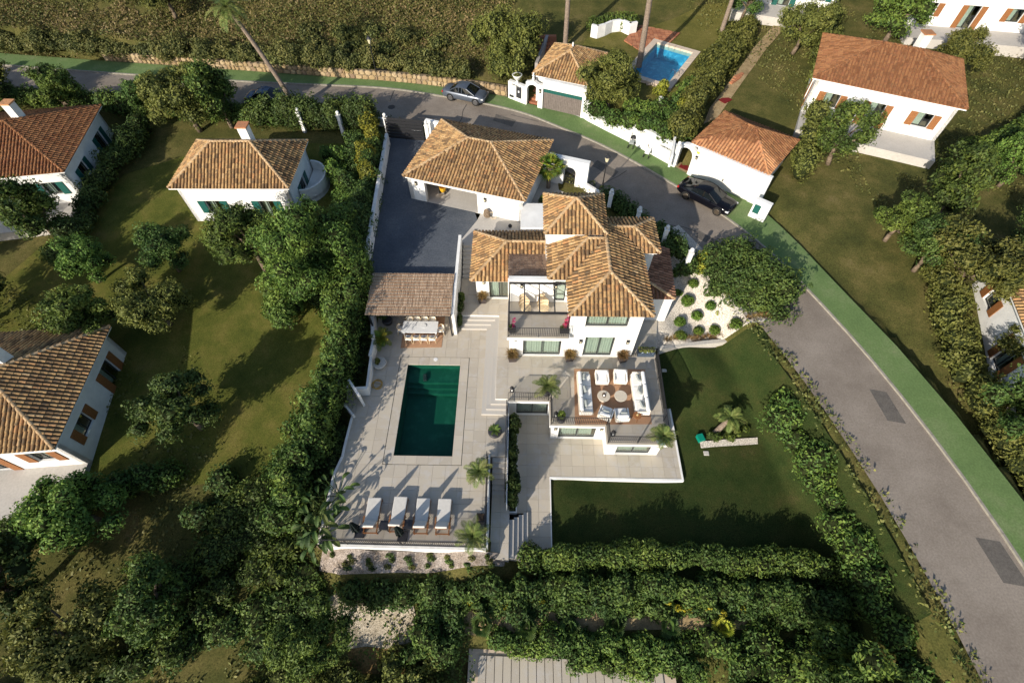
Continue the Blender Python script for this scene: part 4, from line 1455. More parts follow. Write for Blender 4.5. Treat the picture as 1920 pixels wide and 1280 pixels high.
# white wall beside the stairs to the lower court, black planter slot
mb = MB()
mb.prism([(-0.62, 12.0), (-0.56, 12.0), (-0.56, 15.58), (-0.62, 15.58)], -0.2, 0.02)
mb.prism([(-0.50, 9.0), (-0.44, 9.0), (-0.44, 15.9), (-0.50, 15.9)], ZL, -0.03)
tag(mb.build('retaining_wall', M_WHITE), 'white retaining wall between pool terrace and sunken court', 'wall')
pl = MB()
for q in ([(-0.43, 9.0), (0.16, 9.0), (0.16, 9.08), (-0.43, 9.08)], [(0.09, 9.081), (0.16, 9.081), (0.16, 15.3), (0.09, 15.3)], [(-0.43, 15.22), (0.089, 15.22), (0.089, 15.3), (-0.43, 15.3)]):
    pl.prism(q, ZL - .02, ZL + .42)
bed = tag(pl.build('planting_bed', M_WHITE), 'narrow white planting bed along the sunken court', 'planting bed')
MB().prism([(-0.43, 9.085), (0.085, 9.085), (0.085, 15.215), (-0.43, 15.215)], ZL, ZL + .33).build('soil', M_SOIL, bed)

# ------------------------------------------------------------------ garage with hip roof
gpl = [(-9.42, 34.01), (0.55, 31.02), (2.95, 39.1), (-7.05, 42.1)]
grot = math.atan2(gpl[1][1] - gpl[0][1], gpl[1][0] - gpl[0][0])
gc = (sum(p[0] for p in gpl) / 4, sum(p[1] for p in gpl) / 4)
gw, gd = (Vector(gpl[1]) - Vector(gpl[0])).length, (Vector(gpl[3]) - Vector(gpl[0])).length
g4 = rect_pts(gc, gw, gd, grot)
gin = rect_pts(gc, gw - .5, gd - .5, grot)
GR = wroot('garage', 'white garage with barrel tile hip roof beside the slate courtyard', 'garage', (gc[0], gc[1], ZC))
mb = MB()
L = gw - .5
og = [(1.45, 6.05, ZC - .02, ZC + 1.95)]
wall_run(mb, gin[0], gin[1], 0.35, ZC - .05, 4.32, og)
wall_run(mb, gin[1], gin[2], 0.35, ZC - .05, 4.32)
wall_run(mb, gin[2], gin[3], 0.35, ZC - .05, 4.32)
wall_run(mb, gin[3], gin[0], 0.35, ZC - .05, 4.32)
mb.build('wall', M_WHITE, GR)
MB().prism(gin, ZC - .04, ZC + .012).build('floor', M_CONC, GR)
fs, rg = hip(g4, 4.42, 6.05)
roof(GR, 'roof', fs, rg, cap=285, cornice=(rect_pts(gc, gw - .25, gd - .25, grot), 4.16, 4.35))
gu = (Vector(gin[1]) - Vector(gin[0])).normalized()
gn = Vector((gu.y, -gu.x))


def gpt(s, out, z):
    p = Vector(gin[0]) + gu * s + gn * out
    return (p.x, p.y, z)


wall_lamp(GR, gpt(0.75, 0, 3.75), gn)
wall_lamp(GR, gpt(6.75, 0, 3.55), gn)
p = gpt(2.3, -1.6, ZC + .012)
t = root('push_cart', 'yellow tub on black wheels just inside the open garage', 'cart', p, grot)
MB().lathe([(.2, .12), (.26, .3), (.32, .62), (.29, .62), (.22, .3)], (0, 0, 0), 12, 1.0, 1.25).build('tub', M_YELLOW, t)
for s in (-1, 1):
    MB().tube((s * .2, -.2, .12), (s * .26, -.2, .12), .12, n=12).build('wheel', M_TYRE, t)
MB().path([(-.22, .3, .5), (-.22, .55, .95), (.22, .55, .95), (.22, .3, .5)], .02).build('handle', M_IRON, t)
p = gpt(1.9, -2.5, ZC + .012)
t = root('storage_shelf', 'dark shelf rack with boxes inside the open garage', 'shelf', p, grot)
for z in (.1, .7, 1.3):
    MB().box((0, 0, z), (1.0, .5, .04)).build('shelf_board', M_IRON, t)
for x in (-.48, .48):
    for y in (-.23, .23):
        MB().box((x, y, .8), (.04, .04, 1.6)).build('post', M_IRON, t)
for x, z, m in ((-.25, .9, M_RED), (.2, .85, M_TEAK), (.0, .3, M_GREENPAINT_SHADE)):
    p2 = Vector((p[0], p[1], 0)) + Matrix.Rotation(grot, 3, 'Z') @ Vector((x, 0, 0))
    tag(MB().rbox((p2.x, p2.y, ZC + z + .03), (.36, .34, .32), .03, grot).build('storage_box', m), ('red' if m is M_RED else 'brown' if m is M_TEAK else 'green') + ' storage box on the dark garage shelf rack', 'box')
# rattan pod and wreath leaning by the garage wall
p = gpt(6.95, .35, ZC)
t = root('stone_ornament', 'brown woven ornament leaning on the white garage wall', 'ornament', p, grot)
MB().lathe([(.05, 0), (.24, .12), (.3, .42), (.24, .75), (.05, .95)], (0, 0, 0), 14, 1, .6).build('pod', M_BARK, t)
ring = MB()
pts = [(.5 + .32 * math.cos(a), .05, .34 + .32 * math.sin(a)) for a in np.linspace(0, 2 * math.pi, 22)]
ring.path(pts, .02)
ring.build('hoop', M_RATTAN, t)
p = gpt(9.1, .8, ZC)
tag(MB().lathe([(.12, 0), (.16, .1), (.13, .22), (.05, .3)], p, 12).build('ball_lantern', M_DARKPOT), 'small round black lantern on the apron by the garage corner', 'lantern')

# ------------------------------------------------------------------ boundary walls, pillars, gate
def finial_pillar(x, y, z0, h, w=0.3, label='', group='white ball-topped pillars along the lane'):
    t = root('gate_pillar', label, 'pillar', (x, y, z0), R(-8), group)
    MB().box((0, 0, h / 2), (w, w, h)).build('shaft', M_WHITE, t)
    MB().box((0, 0, h + .04), (w + .08, w + .08, .07)).build('cap', M_WHITE2, t)
    MB().lathe([(.05, .08), (.08, .12), (.06, .16)], (0, 0, h), 12).build('neck', M_WHITE2, t)
    MB().sphere((0, 0, h + .29), .155, 14, 9).build('ball', M_WHITE2, t, True)
    return t


lab = {(720, 214): 'white ball-topped pillar at the golden shrub end of the black gate', (798, 228): 'white ball-topped pillar of the black gate nearest the garage',
       (632, 210): 'white ball-topped pillar half hidden in the dark hedge', (556, 204): 'white ball-topped pillar at the foot of the leaning palm',
       (1201, 389): 'white pillar with rounded top behind the tower roof', (1148, 356): 'white ball finial pillar beside the street lamp',
       (1253, 424): 'white ball finial pillar behind the east wing', (1299, 467): 'white ball finial pillar at the golden bush'}
for (px_, py_), l in lab.items():
    # ball is what shows: placed at its own height
    c = G(px_, py_, 4.35)
    zg = ZC
    hi_ = px_ > 1100
    finial_pillar(c.x, c.y, 2.7 if hi_ else zg, 1.3 if hi_ else 2.0, label=l)
# courtyard boundary wall on the west
cw = PX([(727.5, 250), (719, 300), (707, 370), (697, 430), (688.5, 478)], 3.1)
mb = MB()
for a, b in zip(cw[:-1], cw[1:]):
    wall_run(mb, a, b, -0.28, 0.5, 3.1)
tag(mb.build('courtyard_wall', M_WHITE2), 'white boundary wall between hedge and slate courtyard', 'wall')
# sliding gate of black boards
a, b = G(728, 259, ZC), G(797, 265, ZC)
gt = wroot('sliding_gate', 'black boarded sliding gate across the courtyard entrance', 'gate', (a.x, a.y, ZC))
ux = (b - a).normalized()
ang = math.atan2(ux.y, ux.x)
Lg = (b - a).length
m0 = (a + b) / 2
for s in (-.5, 0, .5):
    q = m0 + ux * s * (Lg - .1)
    MB().box((q.x, q.y, ZC + 1.05), (.08, .05, 2.1), ang).build('post', M_IRON, gt)
for k in range(7):
    MB().box((m0.x + .04 * ux.y, m0.y - .04 * ux.x, ZC + .22 + k * .3), (Lg - .04, .03, .262), ang).build('board', M_IRON, gt)
q = m0 + ux * (Lg * .32)
MB().box((q.x + .07 * ux.y, q.y - .07 * ux.x, ZC + 1.05), (.9, .05, .06), ang).build('rail_arm', M_CHROME, gt)
# white wall by the gate and behind the garage
w0 = G(800, 262, ZC)
mb = MB()
wall_run(mb, (w0.x + .1, w0.y), (w0.x + 1.6, w0.y - .5), .3, 1.0, 4.0)
tag(mb.build('gate_wall', M_WHITE), 'short white wall between the black gate and the garage', 'wall')
# entrance portal with arched iron gate
pa, pb = G(1026, 340, ZC), G(1098, 356, ZC)
po = wroot('entrance_portal', 'white portal wall with arched black iron gate on the lane', 'portal', (pa.x, pa.y, ZC))


def arch_wall(mb, a, b, t, z0, z1, s0, s1, zspring, n=10, arch_top=None):
    """wall with one round-headed opening, built as columns following the arch"""
    a, b = Vector(a[:2]), Vector(b[:2])
    L = (b - a).length
    d = (b - a) / L
    nl = Vector((-d.y, d.x)) * t

    def col(x0, x1, za0, za1, zb):
        q, r = a + d * x0, a + d * x1
        vs = [(q.x, q.y, za0), (r.x, r.y, za1), (r.x + nl.x, r.y + nl.y, za1), (q.x + nl.x, q.y + nl.y, za0)]
        zt = zb if isinstance(zb, tuple) else (zb, zb)
        vs += [(q.x, q.y, zt[0]), (r.x, r.y, zt[1]), (r.x + nl.x, r.y + nl.y, zt[1]), (q.x + nl.x, q.y + nl.y, zt[0])]
        mb.add(vs, [(3, 2, 1, 0), (4, 5, 6, 7), (0, 1, 5, 4), (1, 2, 6, 5), (2, 3, 7, 6), (3, 0, 4, 7)])
    if s0 > 0.01:
        col(0, s0, z0, z0, z1)
    if s1 < L - .01:
        col(s1, L, z0, z0, z1)
    r = (s1 - s0) / 2
    c = (s0 + s1) / 2
    for i in range(n):
        a0, a1 = math.pi - math.pi * i / n, math.pi - math.pi * (i + 1) / n
        x0, x1 = c + r * math.cos(a0), c + r * math.cos(a1)
        h0, h1 = zspring + r * math.sin(a0), zspring + r * math.sin(a1)
        top = z1
        if arch_top:
            R2 = r + arch_top
            top = (max(z1, zspring + math.sqrt(max(0, R2 ** 2 - (x0 - c) ** 2))), max(z1, zspring + math.sqrt(max(0, R2 ** 2 - (x1 - c) ** 2))))
        col(x0, x1, h0, h1, top)


Lp = (pb - pa).length
mb = MB()
arch_wall(mb, pa, pb, 0.5, ZC - .1, ZC + 2.55, Lp * .40, Lp * .40 + 1.05, ZC + 1.35)
mb.build('wall', M_WHITE, po)
dd = (pb - pa).normalized()
mb = MB()
for k in range(9):
    q = pa + dd * (Lp * .40 + .06 + k * .116)
    hh = 1.3 + math.sqrt(max(0, .525 ** 2 - (.06 + k * .116 - .525) ** 2))
    MB().box((q.x - dd.y * .25, q.y + dd.x * .25, ZC + hh / 2), (.03, .03, hh)).build('bar', M_IRON, po)
q = pa + dd * (Lp * .40 + .525)
for z in (.15, .8, 1.35):
    MB().box((q.x - dd.y * .25, q.y + dd.x * .25, ZC + z), (1.0, .035, .05), math.atan2(dd.y, dd.x)).build('gate_rail', M_IRON, po)
# low wall from portal to the pillars (mostly behind shrubs)
mb = MB()
wl_ = [(pb.x, pb.y)] + PX([(1150, 375), (1203, 415), (1253, 450), (1292, 488)], 2.6)
for a, b in zip(wl_[:-1], wl_[1:]):
    wall_run(mb, a, b, -.25, 1.2, 2.75)
tag(mb.build('lane_wall', M_WHITE2), 'low white wall between the villa shrubs and the lane', 'wall')
mb = MB()
wl_ = PX([(505, 212), (556, 212), (632, 219), (722, 226)], 2.6)
for a, b in zip(wl_[:-1], wl_[1:]):
    wall_run(mb, a, b, -.25, 1.4, 2.9)
tag(mb.build('hedge_wall', M_WHITE2), 'white wall buried in the dark hedge by the lane', 'wall')
# stair wall between pergola and stairs
mb = MB()
mb.add([(-4.62, 21.4, -.05), (-4.4, 21.4, -.05), (-4.4, 28.9, -.05), (-4.62, 28.9, -.05), (-4.62, 21.4, 2.42), (-4.4, 21.4, 2.42), (-4.4, 28.9, 2.85), (-4.62, 28.9, 2.85)],
       [(3, 2, 1, 0), (4, 5, 6, 7), (0, 1, 5, 4), (1, 2, 6, 5), (2, 3, 7, 6), (3, 0, 4, 7)])
tag(mb.build('stair_wall', M_WHITE), 'long white wall between the brushwood pergola and the garden stairs', 'wall')
# west wall of the dining terrace, with shower nook
mb = MB()
wall_run(mb, G2(694.4, 740, 0), G2(702, 679, 0), .16, -1.5, 0.75)
wall_run(mb, G2(702, 679, 0), G2(709, 649, 0), .22, -1.5, 0.9)
wall_run(mb, G2(709, 649, 0), (-11.1, 25.2), .25, -1.5, 1.1)
wall_run(mb, G2(672.2, 742, 0), G2(694.3, 741, 0), .2, -1.5, 0.9)
tag(mb.build('terrace_wall', M_WHITE2), 'white wall along the west side of the dining terrace', 'wall')
mb = MB()
wall_run(mb, G2(671, 742, 1.5), G2(651.4, 713, 1.5), -.16, -1.5, 1.5)
wall_run(mb, G2(652.0, 722, .3), G2(643.6, 751, .3), -.1, -1.5, 0.3)
wall_run(mb, G2(643.6, 751, .4), G2(664, 776, .4), -.14, -1.5, 0.4)
sh = tag(mb.build('shower_wall', M_WHITE2), 'white angled wall of the outdoor shower nook', 'wall')
c = G(661, 741, 0)
t = root('shower', 'dark outdoor shower head and taps in the white nook', 'shower', (c.x - .25, c.y + .15, 0), R(-40))
MB().path([(0, 0, 0.4), (0, 0, 2.0), (.1, -.2, 2.08), (.2, -.36, 2.05)], .025).build('pipe', M_IRON, t)
MB().lathe([(.02, .05), (.14, .02), (.14, 0)], (.2, -.38, 2.0), 14).build('shower_head', M_IRON, t)
MB().lathe([(.05, 0), (.05, .08)], (.03, -.04, 1.1), 10).build('tap', M_CHROME, t)
# white edging along the west and south edge of the pool terrace
edge = PX([(664, 775), (647.5, 840), (644.4, 855.6), (628.8, 888.4), (622.5, 915), (608.4, 976), (600, 1019), (911, 1027)], 0)
mb = MB()
for a, b in zip(edge[:-1], edge[1:]):
    wall_run(mb, a, b, -.14, -2.6, 0.06)
wall_run(mb, edge[-1], G2(916, 853, 0), -.1, -2.6, 0.05)
tag(mb.build('terrace_edging', M_WHITE2), 'white rendered edging of the pool terrace', 'wall')


# ------------------------------------------------------------------ railings
_bal = {}


def railing(pts, label, h=0.98, gap=0.115, post_gap=1.6, name='railing', group='black steel railings'):
    """pts: 3-d base points; posts, two rails, single balusters"""
    t = wroot(name, label, 'railing', pts[0], group)
    for a, b in zip(pts[:-1], pts[1:]):
        a, b = Vector(a), Vector(b)
        L = (b - a).length
        d = (b - a) / L
        MB().tube(a + Vector((0, 0, h)), b + Vector((0, 0, h)), .024, n=6).build('top_rail', M_IRON, t)
        MB().tube(a + Vector((0, 0, .1)), b + Vector((0, 0, .1)), .015, n=5).build('bottom_rail', M_IRON, t)
        n = max(1, int(round(L / post_gap)))
        for k in range(n + 1):
            p = a + d * (L * k / n)
            MB().box(p + Vector((0, 0, h / 2)), (.036, .036, h)).build('post', M_IRON, t)
        if (h,) not in _bal:
            m = MB().box((0, 0, h / 2 + .04), (.027, .027, h - .1))
            me = bpy.data.meshes.new('baluster')
            me.from_pydata(m.v, [], m.f)
            me.update()
            me.materials.append(M_IRON)
            _bal[(h,)] = me
        nb = int(L / gap)
        for k in range(1, nb):
            p = a + d * (L * k / nb)
            o = bpy.data.objects.new('baluster', _bal[(h,)])
            COL.objects.link(o)
            o.parent = t
            o.location = p - Vector(t.location)
    return t


e0, e1, e2 = G(601, 1019, .04), G(909, 1025.5, .04), G(914, 857, .04)
e0.z = e1.z = e2.z = 0.05
railing([e0, e1], 'long low black railing along the front edge of the lounger terrace')
railing([e1 + Vector((.02, .1, 0)), e2], 'black railing along the pool terrace above the landing')
railing([(-0.59, 15.5, .02), (-0.59, 9.1, 0.02)], 'black railing between the pool terrace and the sunken court', h=1.0)
railing([(-0.45, 15.7, ZU), (2.14, 15.7, ZU), (2.3, 15.6, ZU), (2.3, 13.98, ZU), (5.84, 13.98, ZU), (5.84, 12.76, ZU), (9.5, 12.76, ZU), (9.68, 19.0, ZU)],
        'stepped black railing round the edge of the upper terrace', h=1.0)
railing([(8.08, 19.25, ZU), (9.62, 19.25, ZU)], 'short black railing beside the right corner of the villa', h=1.0)
railing([(-0.54, 21.6, ZB + .02), (-0.54, 18.84, ZB + .02), (3.38, 18.84, ZB + .02)], 'black railing round the balcony', h=0.95)

# steel pergola on the balcony
t = wroot('balcony_pergola', 'black steel pergola frame over the balcony', 'pergola', (1.4, 20, ZB))
fb, rb_ = MB().box((1.42, 19.3, 5.4), (3.9, .1, .14)), MB().box((1.42, 21.7, 5.46), (3.9, .1, .12))
fb.build('front_beam', M_IRON, t)
rb_.build('back_beam', M_IRON, t)
for k in range(5):
    x = -0.48 + k * .955
    MB().tube((x, 19.355, 5.42), (x, 21.645, 5.47), .04, n=6).build('rafter', M_IRON, t)
MB().box((-0.48, 19.3, (5.33 + ZB) / 2), (.09, .09, 5.33 - ZB)).build('post', M_IRON, t)
MB().box((3.32, 19.3, (5.33 + ZB) / 2), (.07, .09, 5.33 - ZB)).build('post', M_IRON, t)

# brushwood pergola over the dining table
t = wroot('brushwood_pergola', 'pergola with brushwood reed roof over the dining table', 'pergola', (-7.6, 23.2, 0))
zs, zn = 2.45, 2.62
bdm = MB().add([(-10.5, 21.28, zs), (-4.66, 21.25, zs), (-4.66, 24.92, zn), (-10.72, 24.95, zn), (-10.5, 21.28, zs + .05), (-4.66, 21.25, zs + .05), (-4.66, 24.92, zn + .05), (-10.72, 24.95, zn + .05)],
               [(3, 2, 1, 0), (4, 5, 6, 7), (0, 1, 5, 4), (1, 2, 6, 5), (2, 3, 7, 6), (3, 0, 4, 7)])
bdm.build('roof_mat', M_REED, t)
n = 0
for row in range(5):
    mbr = MB()
    ya, yb = 21.22 + row * .742, 21.22 + (row + 1) * .742 + .05
    for k in range(145):
        x = -10.62 + (k + random.uniform(.1, .9)) * (5.98 / 145)
        za = zs + (ya - 21.25) / 3.67 * .17 + .06 + random.uniform(0, .025)
        zb_ = zs + (yb - 21.25) / 3.67 * .17 + .06 + random.uniform(0, .025)
        mbr.tube((x, ya - random.uniform(0, .06), za), (x + random.uniform(-.03, .03), yb, zb_), .02, n=4, caps=False)
    tag(mbr.build('reed', M_REED, t), kind='stuff')
for row in range(14):
    y = 21.3 + row * .275
    z = zs + (y - 21.25) / 3.67 * .17 + .1
    MB().tube((-10.55, y, z), (-4.64, y, z), .012, n=5).build('binding_wire', M_TEAK, t)
for y, z in ((21.32, zs), (24.86, zn)):
    MB().box((-7.6, y, z - .07), (6.0, .1, .12)).build('beam', M_IRON, t)
for x in (-10.4, -4.75):
    for y in (21.32, 24.86):
        MB().box((x, y, 1.17), (.1, .1, 2.34)).build('post', M_IRON, t)
for k in range(7):
    MB().box((-10.2 + k * .88, 23.09, zs + .01 - .02), (.06, 3.4, .06)).build('rafter', M_IRON, t)

# ------------------------------------------------------------------ dining set
def at(px_, py_, z):
    return G(px_, py_, z)


rg_ = [at(751, 652.5, 0), at(828, 651, 0)]
rugd = MB().prism([(rg_[0].x, rg_[0].y), (rg_[1].x, rg_[1].y), (rg_[1].x, 23.1), (rg_[0].x, 23.1)], .002, .018)
tag(rugd.build('dining_rug', M_RUG), 'tan rug under the white dining table', 'rug')
tc = (at(756, 602, .75) + at(820, 623.5, .75)) / 2
TW, TD = (at(821, 612, .75) - at(755, 612, .75)).length, (at(788, 602, .75) - at(788, 623.7, .75)).length
t = root('dining_table', 'long white dining table under the brushwood pergola', 'table', (tc.x, tc.y, .018))
MB().rbox((0, 0, .71), (TW, TD, .05), .015).build('tabletop', M_TABLETOP, t)
for sx in (-1, 1):
    for sy in (-1, 1):
        MB().box((sx * (TW / 2 - .12), sy * (TD / 2 - .12), .342), (.08, .08, .684)).build('leg', M_TABLETOP, t)


def dining_chair():
    t = root('dining_chair', '', 'chair', (0, 0, 0), 0, 'dining chairs round the white table')
    MB().rbox((0, -.02, .44), (.48, .46, .07), .03).build('seat', M_CUSH, t)
    b = MB()
    pts = [(.27 * math.cos(a), -.02 - .25 * math.sin(a), .74) for a in np.linspace(-.35, math.pi + .35, 13)]
    b.path(pts, .02)
    b.build('back_rail', M_RATTAN, t)
    b = MB()
    ps = [(.235 * math.cos(a), -.03 - .22 * math.sin(a)) for a in np.linspace(.15, math.pi - .15, 9)]
    b.add([(x, y, .5) for x, y in ps] + [(x * 1.08, y * 1.08, .73) for x, y in ps], [(i, i + 1, 10 + i, 9 + i) for i in range(8)])
    b.build('backrest', M_ROPE, t)
    for sx in (-1, 1):
        for sy in (-1, 1):
            MB().tube((sx * .25, -.02 + sy * .22, 0), (sx * .2, -.02 + sy * .18, .42), .018, .022, 6).build('leg', M_RATTAN, t)
        MB().tube((sx * .25, -.02 - .16, .42), (sx * .265, -.02, .74), .016, n=6).build('arm_post', M_RATTAN, t)
    return t


dc0 = dining_chair()
spots = []
names = ['leftmost', 'second from the left', 'third from the left', 'rightmost']
for k in range(4):
    c = at((766, 780.5, 795, 810)[k], 636, .45)
    spots.append((c.x, tc.y - TD / 2 - .22, 0, f'pale rattan dining chair on the pool side of the table, {names[k]}'))
for k in range(4):
    c = at((769, 783, 797.5, 812)[k], 597, .45)
    spots.append((c.x, tc.y + TD / 2 + .2, math.pi, f'pale rattan dining chair on the shaded back side of the table, {names[k]}'))
spots.append((tc.x - TW / 2 - .18, tc.y, -math.pi / 2, 'pale rattan dining chair at the left end of the table'))
spots.append((tc.x + TW / 2 + .2, tc.y, math.pi / 2, 'pale rattan dining chair at the right end of the table'))
for i, (x, y, rz, l) in enumerate(spots):
    o = dc0 if i == 0 else copy_tree(dc0)
    o.location = (x, y, .018)
    o.rotation_euler = (0, 0, rz + random.uniform(-.08, .08))
    o['label'] = l
c = at(795, 611, .76)
tag(MB().lathe([(.1, 0), (.16, .03), (.17, .05), (.14, .045)], (c.x, c.y, .755), 14).build('bowl', M_TABLETOP), 'shallow white bowl on the dining table', 'bowl')

# ------------------------------------------------------------------ lounge set on the upper terrace
Z0 = ZU
rp_ = [G2(1076.5, 691.5, Z0), G2(1209, 692.5, Z0), G2(1222, 795, Z0), G2(1078, 796, Z0)]
tag(MB().prism(rp_, Z0 + .002, Z0 + .018).build('lounge_rug', M_RUG), 'large tan rug under the white lounge seats', 'rug')
Z1 = Z0 + .019


def sofa(px_, py_, rz, label):
    c = at(px_, py_, Z0 + .35)
    t = root('sofa', label, 'sofa', (c.x, c.y, Z1), rz, 'white outdoor sofas')
    W, D = 2.95, .92
    MB().rbox((0, 0, .17), (W, D, .14), .04).build('base', M_ROPE, t)
    for k in range(3):
        MB().rbox((-W / 3 + k * W / 3, .08, .34), (W / 3 - .02, D - .24, .2), .07).build('seat_cushion', M_CUSH, t)
    for k in range(3):
        MB().rbox((-W / 3 + k * W / 3, -.33, .58), (W / 3 - .03, .22, .42), .09, 0, Matrix.Rotation(R(-9), 3, 'X')).build('back_cushion', M_CUSH, t)
    MB().rbox((0, -.44, .42), (W + .02, .09, .5), .04).build('back_frame', M_ROPE, t)
    for s in (-1, 1):
        a = MB().rbox((s * (W / 2 + .0), -.05, .38), (.09, D - .12, .38), .04)
        ar = a.build('armrest', M_ROPE, t)
        for k in range(7):
            MB().rbox((s * (W / 2 + .052), -.42 + k * .115, .38), (.02, .075, .36), .01).build('rope_band', M_CUSH, ar)
    for sx in (-1, 1):
        for sy in (-1, 1):
            MB().tube((sx * 1.35, sy * .36, 0), (sx * 1.35, sy * .36, .11), .025, n=6).build('leg', M_TEAK, t)
    return t


def cushion_on(t, x, y, z, rx, rz, s, label, m=M_CUSHG):
    """a loose cushion resting on seat t, placed in its frame"""
    M = Matrix.Translation(t.location) @ Matrix.Rotation(t.rotation_euler.z, 4, 'Z')
    p = M @ Vector((x, y, z))
    o = MB().rbox((0, 0, 0), (s, .15, s), .07).build('cushion', m)
    o.matrix_basis = Matrix.Translation(p) @ Matrix.Rotation(t.rotation_euler.z, 4, 'Z') @ Matrix.Rotation(rz, 4, 'Z') @ Matrix.Rotation(rx, 4, 'X')
    tag(o, label, 'cushion', 'grey scatter cushions')


s1 = sofa(1097, 737, -math.pi / 2, 'white outdoor sofa on the left of the tan rug')
s2 = sofa(1199, 737, math.pi / 2, 'white outdoor sofa on the right of the tan rug with its back to the railing')
for k, (x, l) in enumerate(((-1.05, 'far end'), (-.1, 'middle'), (.95, 'near end'))):
    cushion_on(s1, x, -.1, .62, R(-28), R((-8, 14, 5)[k]), .46, f'grey cushion at the {l} of the left sofa')
    cushion_on(s2, -x, -.02, .6, R(-42), R((10, -22, 16)[k]), .48, f'grey cushion at the {l} of the right sofa')


def armchair(px_, py_, rz, label):
    c = at(px_, py_, Z0 + .35)
    t = root('armchair', label, 'armchair', (c.x, c.y, Z1), rz, 'white outdoor armchairs')
    MB().rbox((0, 0, .17), (.86, .86, .14), .04).build('base', M_ROPE, t)
    MB().rbox((0, .06, .34), (.68, .74, .2), .07).build('seat_cushion', M_CUSH, t)
    MB().rbox((0, -.3, .56), (.72, .2, .44), .09, 0, Matrix.Rotation(R(-10), 3, 'X')).build('back_cushion', M_CUSH, t)
    MB().rbox((0, -.42, .41), (.9, .08, .46), .04).build('back_frame', M_ROPE, t)
    for s in (-1, 1):
        a = MB().rbox((s * .41, -.02, .38), (.08, .8, .34), .04).build('armrest', M_CUSH, t)
        for k in range(6):
            MB().rbox((s * .452, -.35 + k * .13, .38), (.02, .08, .32), .01).build('rope_band', M_ROPE, a)
    for k in range(6):
        MB().rbox((-.35 + k * .14, -.462, .41), (.085, .02, .42), .01).build('back_band', M_CUSH, t)
    return t


armchair(1128.5, 708, math.pi, 'white armchair at the far side of the rug next to the left sofa')
armchair(1163, 707, math.pi - .05, 'white armchair at the far side of the rug next to the right sofa')
a3 = armchair(1136, 774, R(-22), 'white armchair turned askew at the near side of the rug')
a4 = armchair(1165.5, 777, R(3), 'white armchair standing square at the near side of the rug')
cushion_on(a3, 0, -.12, .6, R(-25), R(4), .42, 'grey cushion in the askew near armchair')
cushion_on(a4, .08, -.12, .6, R(-25), R(-4), .42, 'grey cushion in the square near armchair')
for k, (px_, l) in enumerate(((1132, 'round pale coffee table carrying a small tray'), (1164, 'bare round pale coffee table beside the right sofa'))):
    c = at(px_, 742, Z0 + .36)
    t = root('coffee_table', l, 'table', (c.x, c.y, Z1), 0, 'round coffee tables')
    MB().lathe([(.405, .31), (.42, .325), (.42, .35), (.405, .362)], (0, 0, 0), 36).build('tabletop', M_STONETOP, t)
    MB().lathe([(.30, 0), (.27, .15), (.30, .309)], (0, 0, 0), 28).build('pedestal', M_ROPE, t)
    if k == 0:
        MB2 = MB().lathe([(.11, 0), (.13, .02), (.12, .012)], (c.x + .02, c.y + .04, Z1 + .364), 16, 1, 1.5)
        tag(MB2.build('tray', M_BARK), 'small dark tray on the left coffee table', 'tray')
        tag(MB().lathe([(.05, 0), (.07, .06), (.03, .12), (.035, .14)], (c.x + .01, c.y - .02, Z1 + .378), 12).build('vase', M_TABLETOP), 'small white vase on the tray', 'vase')
c = at(1195, 778, Z0 + .5)
t = root('side_table', 'small round brown side table with three legs by the right sofa', 'side table', (c.x, c.y, Z1))
MB().lathe([(.26, .44), (.27, .45), (.27, .48), (.25, .485)], (0, 0, 0), 24).build('tabletop', M_TEAK, t)
for k in range(3):
    a = k * 2.1 + .6
    MB().tube((.27 * math.cos(a), .27 * math.sin(a), 0), (.15 * math.cos(a), .15 * math.sin(a), .44), .02, n=6).build('leg', M_TEAK, t)
tag(MB().lathe([(.06, 0), (.06, .1), (.02, .1)], (c.x, c.y, Z1 + .486), 12).build('candle', mat('cream_candle', (.55, .42, .2), .6)), 'cream candle on the brown side table', 'candle')
for px_, py_, l in ((960, 733, 'black lantern at the far left corner of the stepped railing'), (1042, 780, 'black lantern beside the potted shrub at the railing'), (1149, 815, 'black lantern at the step in the railing')):
    c = at(px_, py_, ZU)
    t = root('lantern', l, 'lantern', (c.x, c.y, ZU), 0, 'black floor lanterns')
    MB().box((0, 0, .02), (.24, .24, .04)).build('base', M_IRON, t)
    for sx in (-.1, .1):
        for sy in (-.1, .1):
            MB().box((sx, sy, .24), (.02, .02, .4)).build('post', M_IRON, t)
    MB().lathe([(.17, .44), (.06, .54), (.05, .6)], (0, 0, 0), 4).build('roof', M_IRON, t)
    MB().lathe([(.06, .04), (.06, .2)], (0, 0, 0), 10).build('candle', M_CUSH, t)

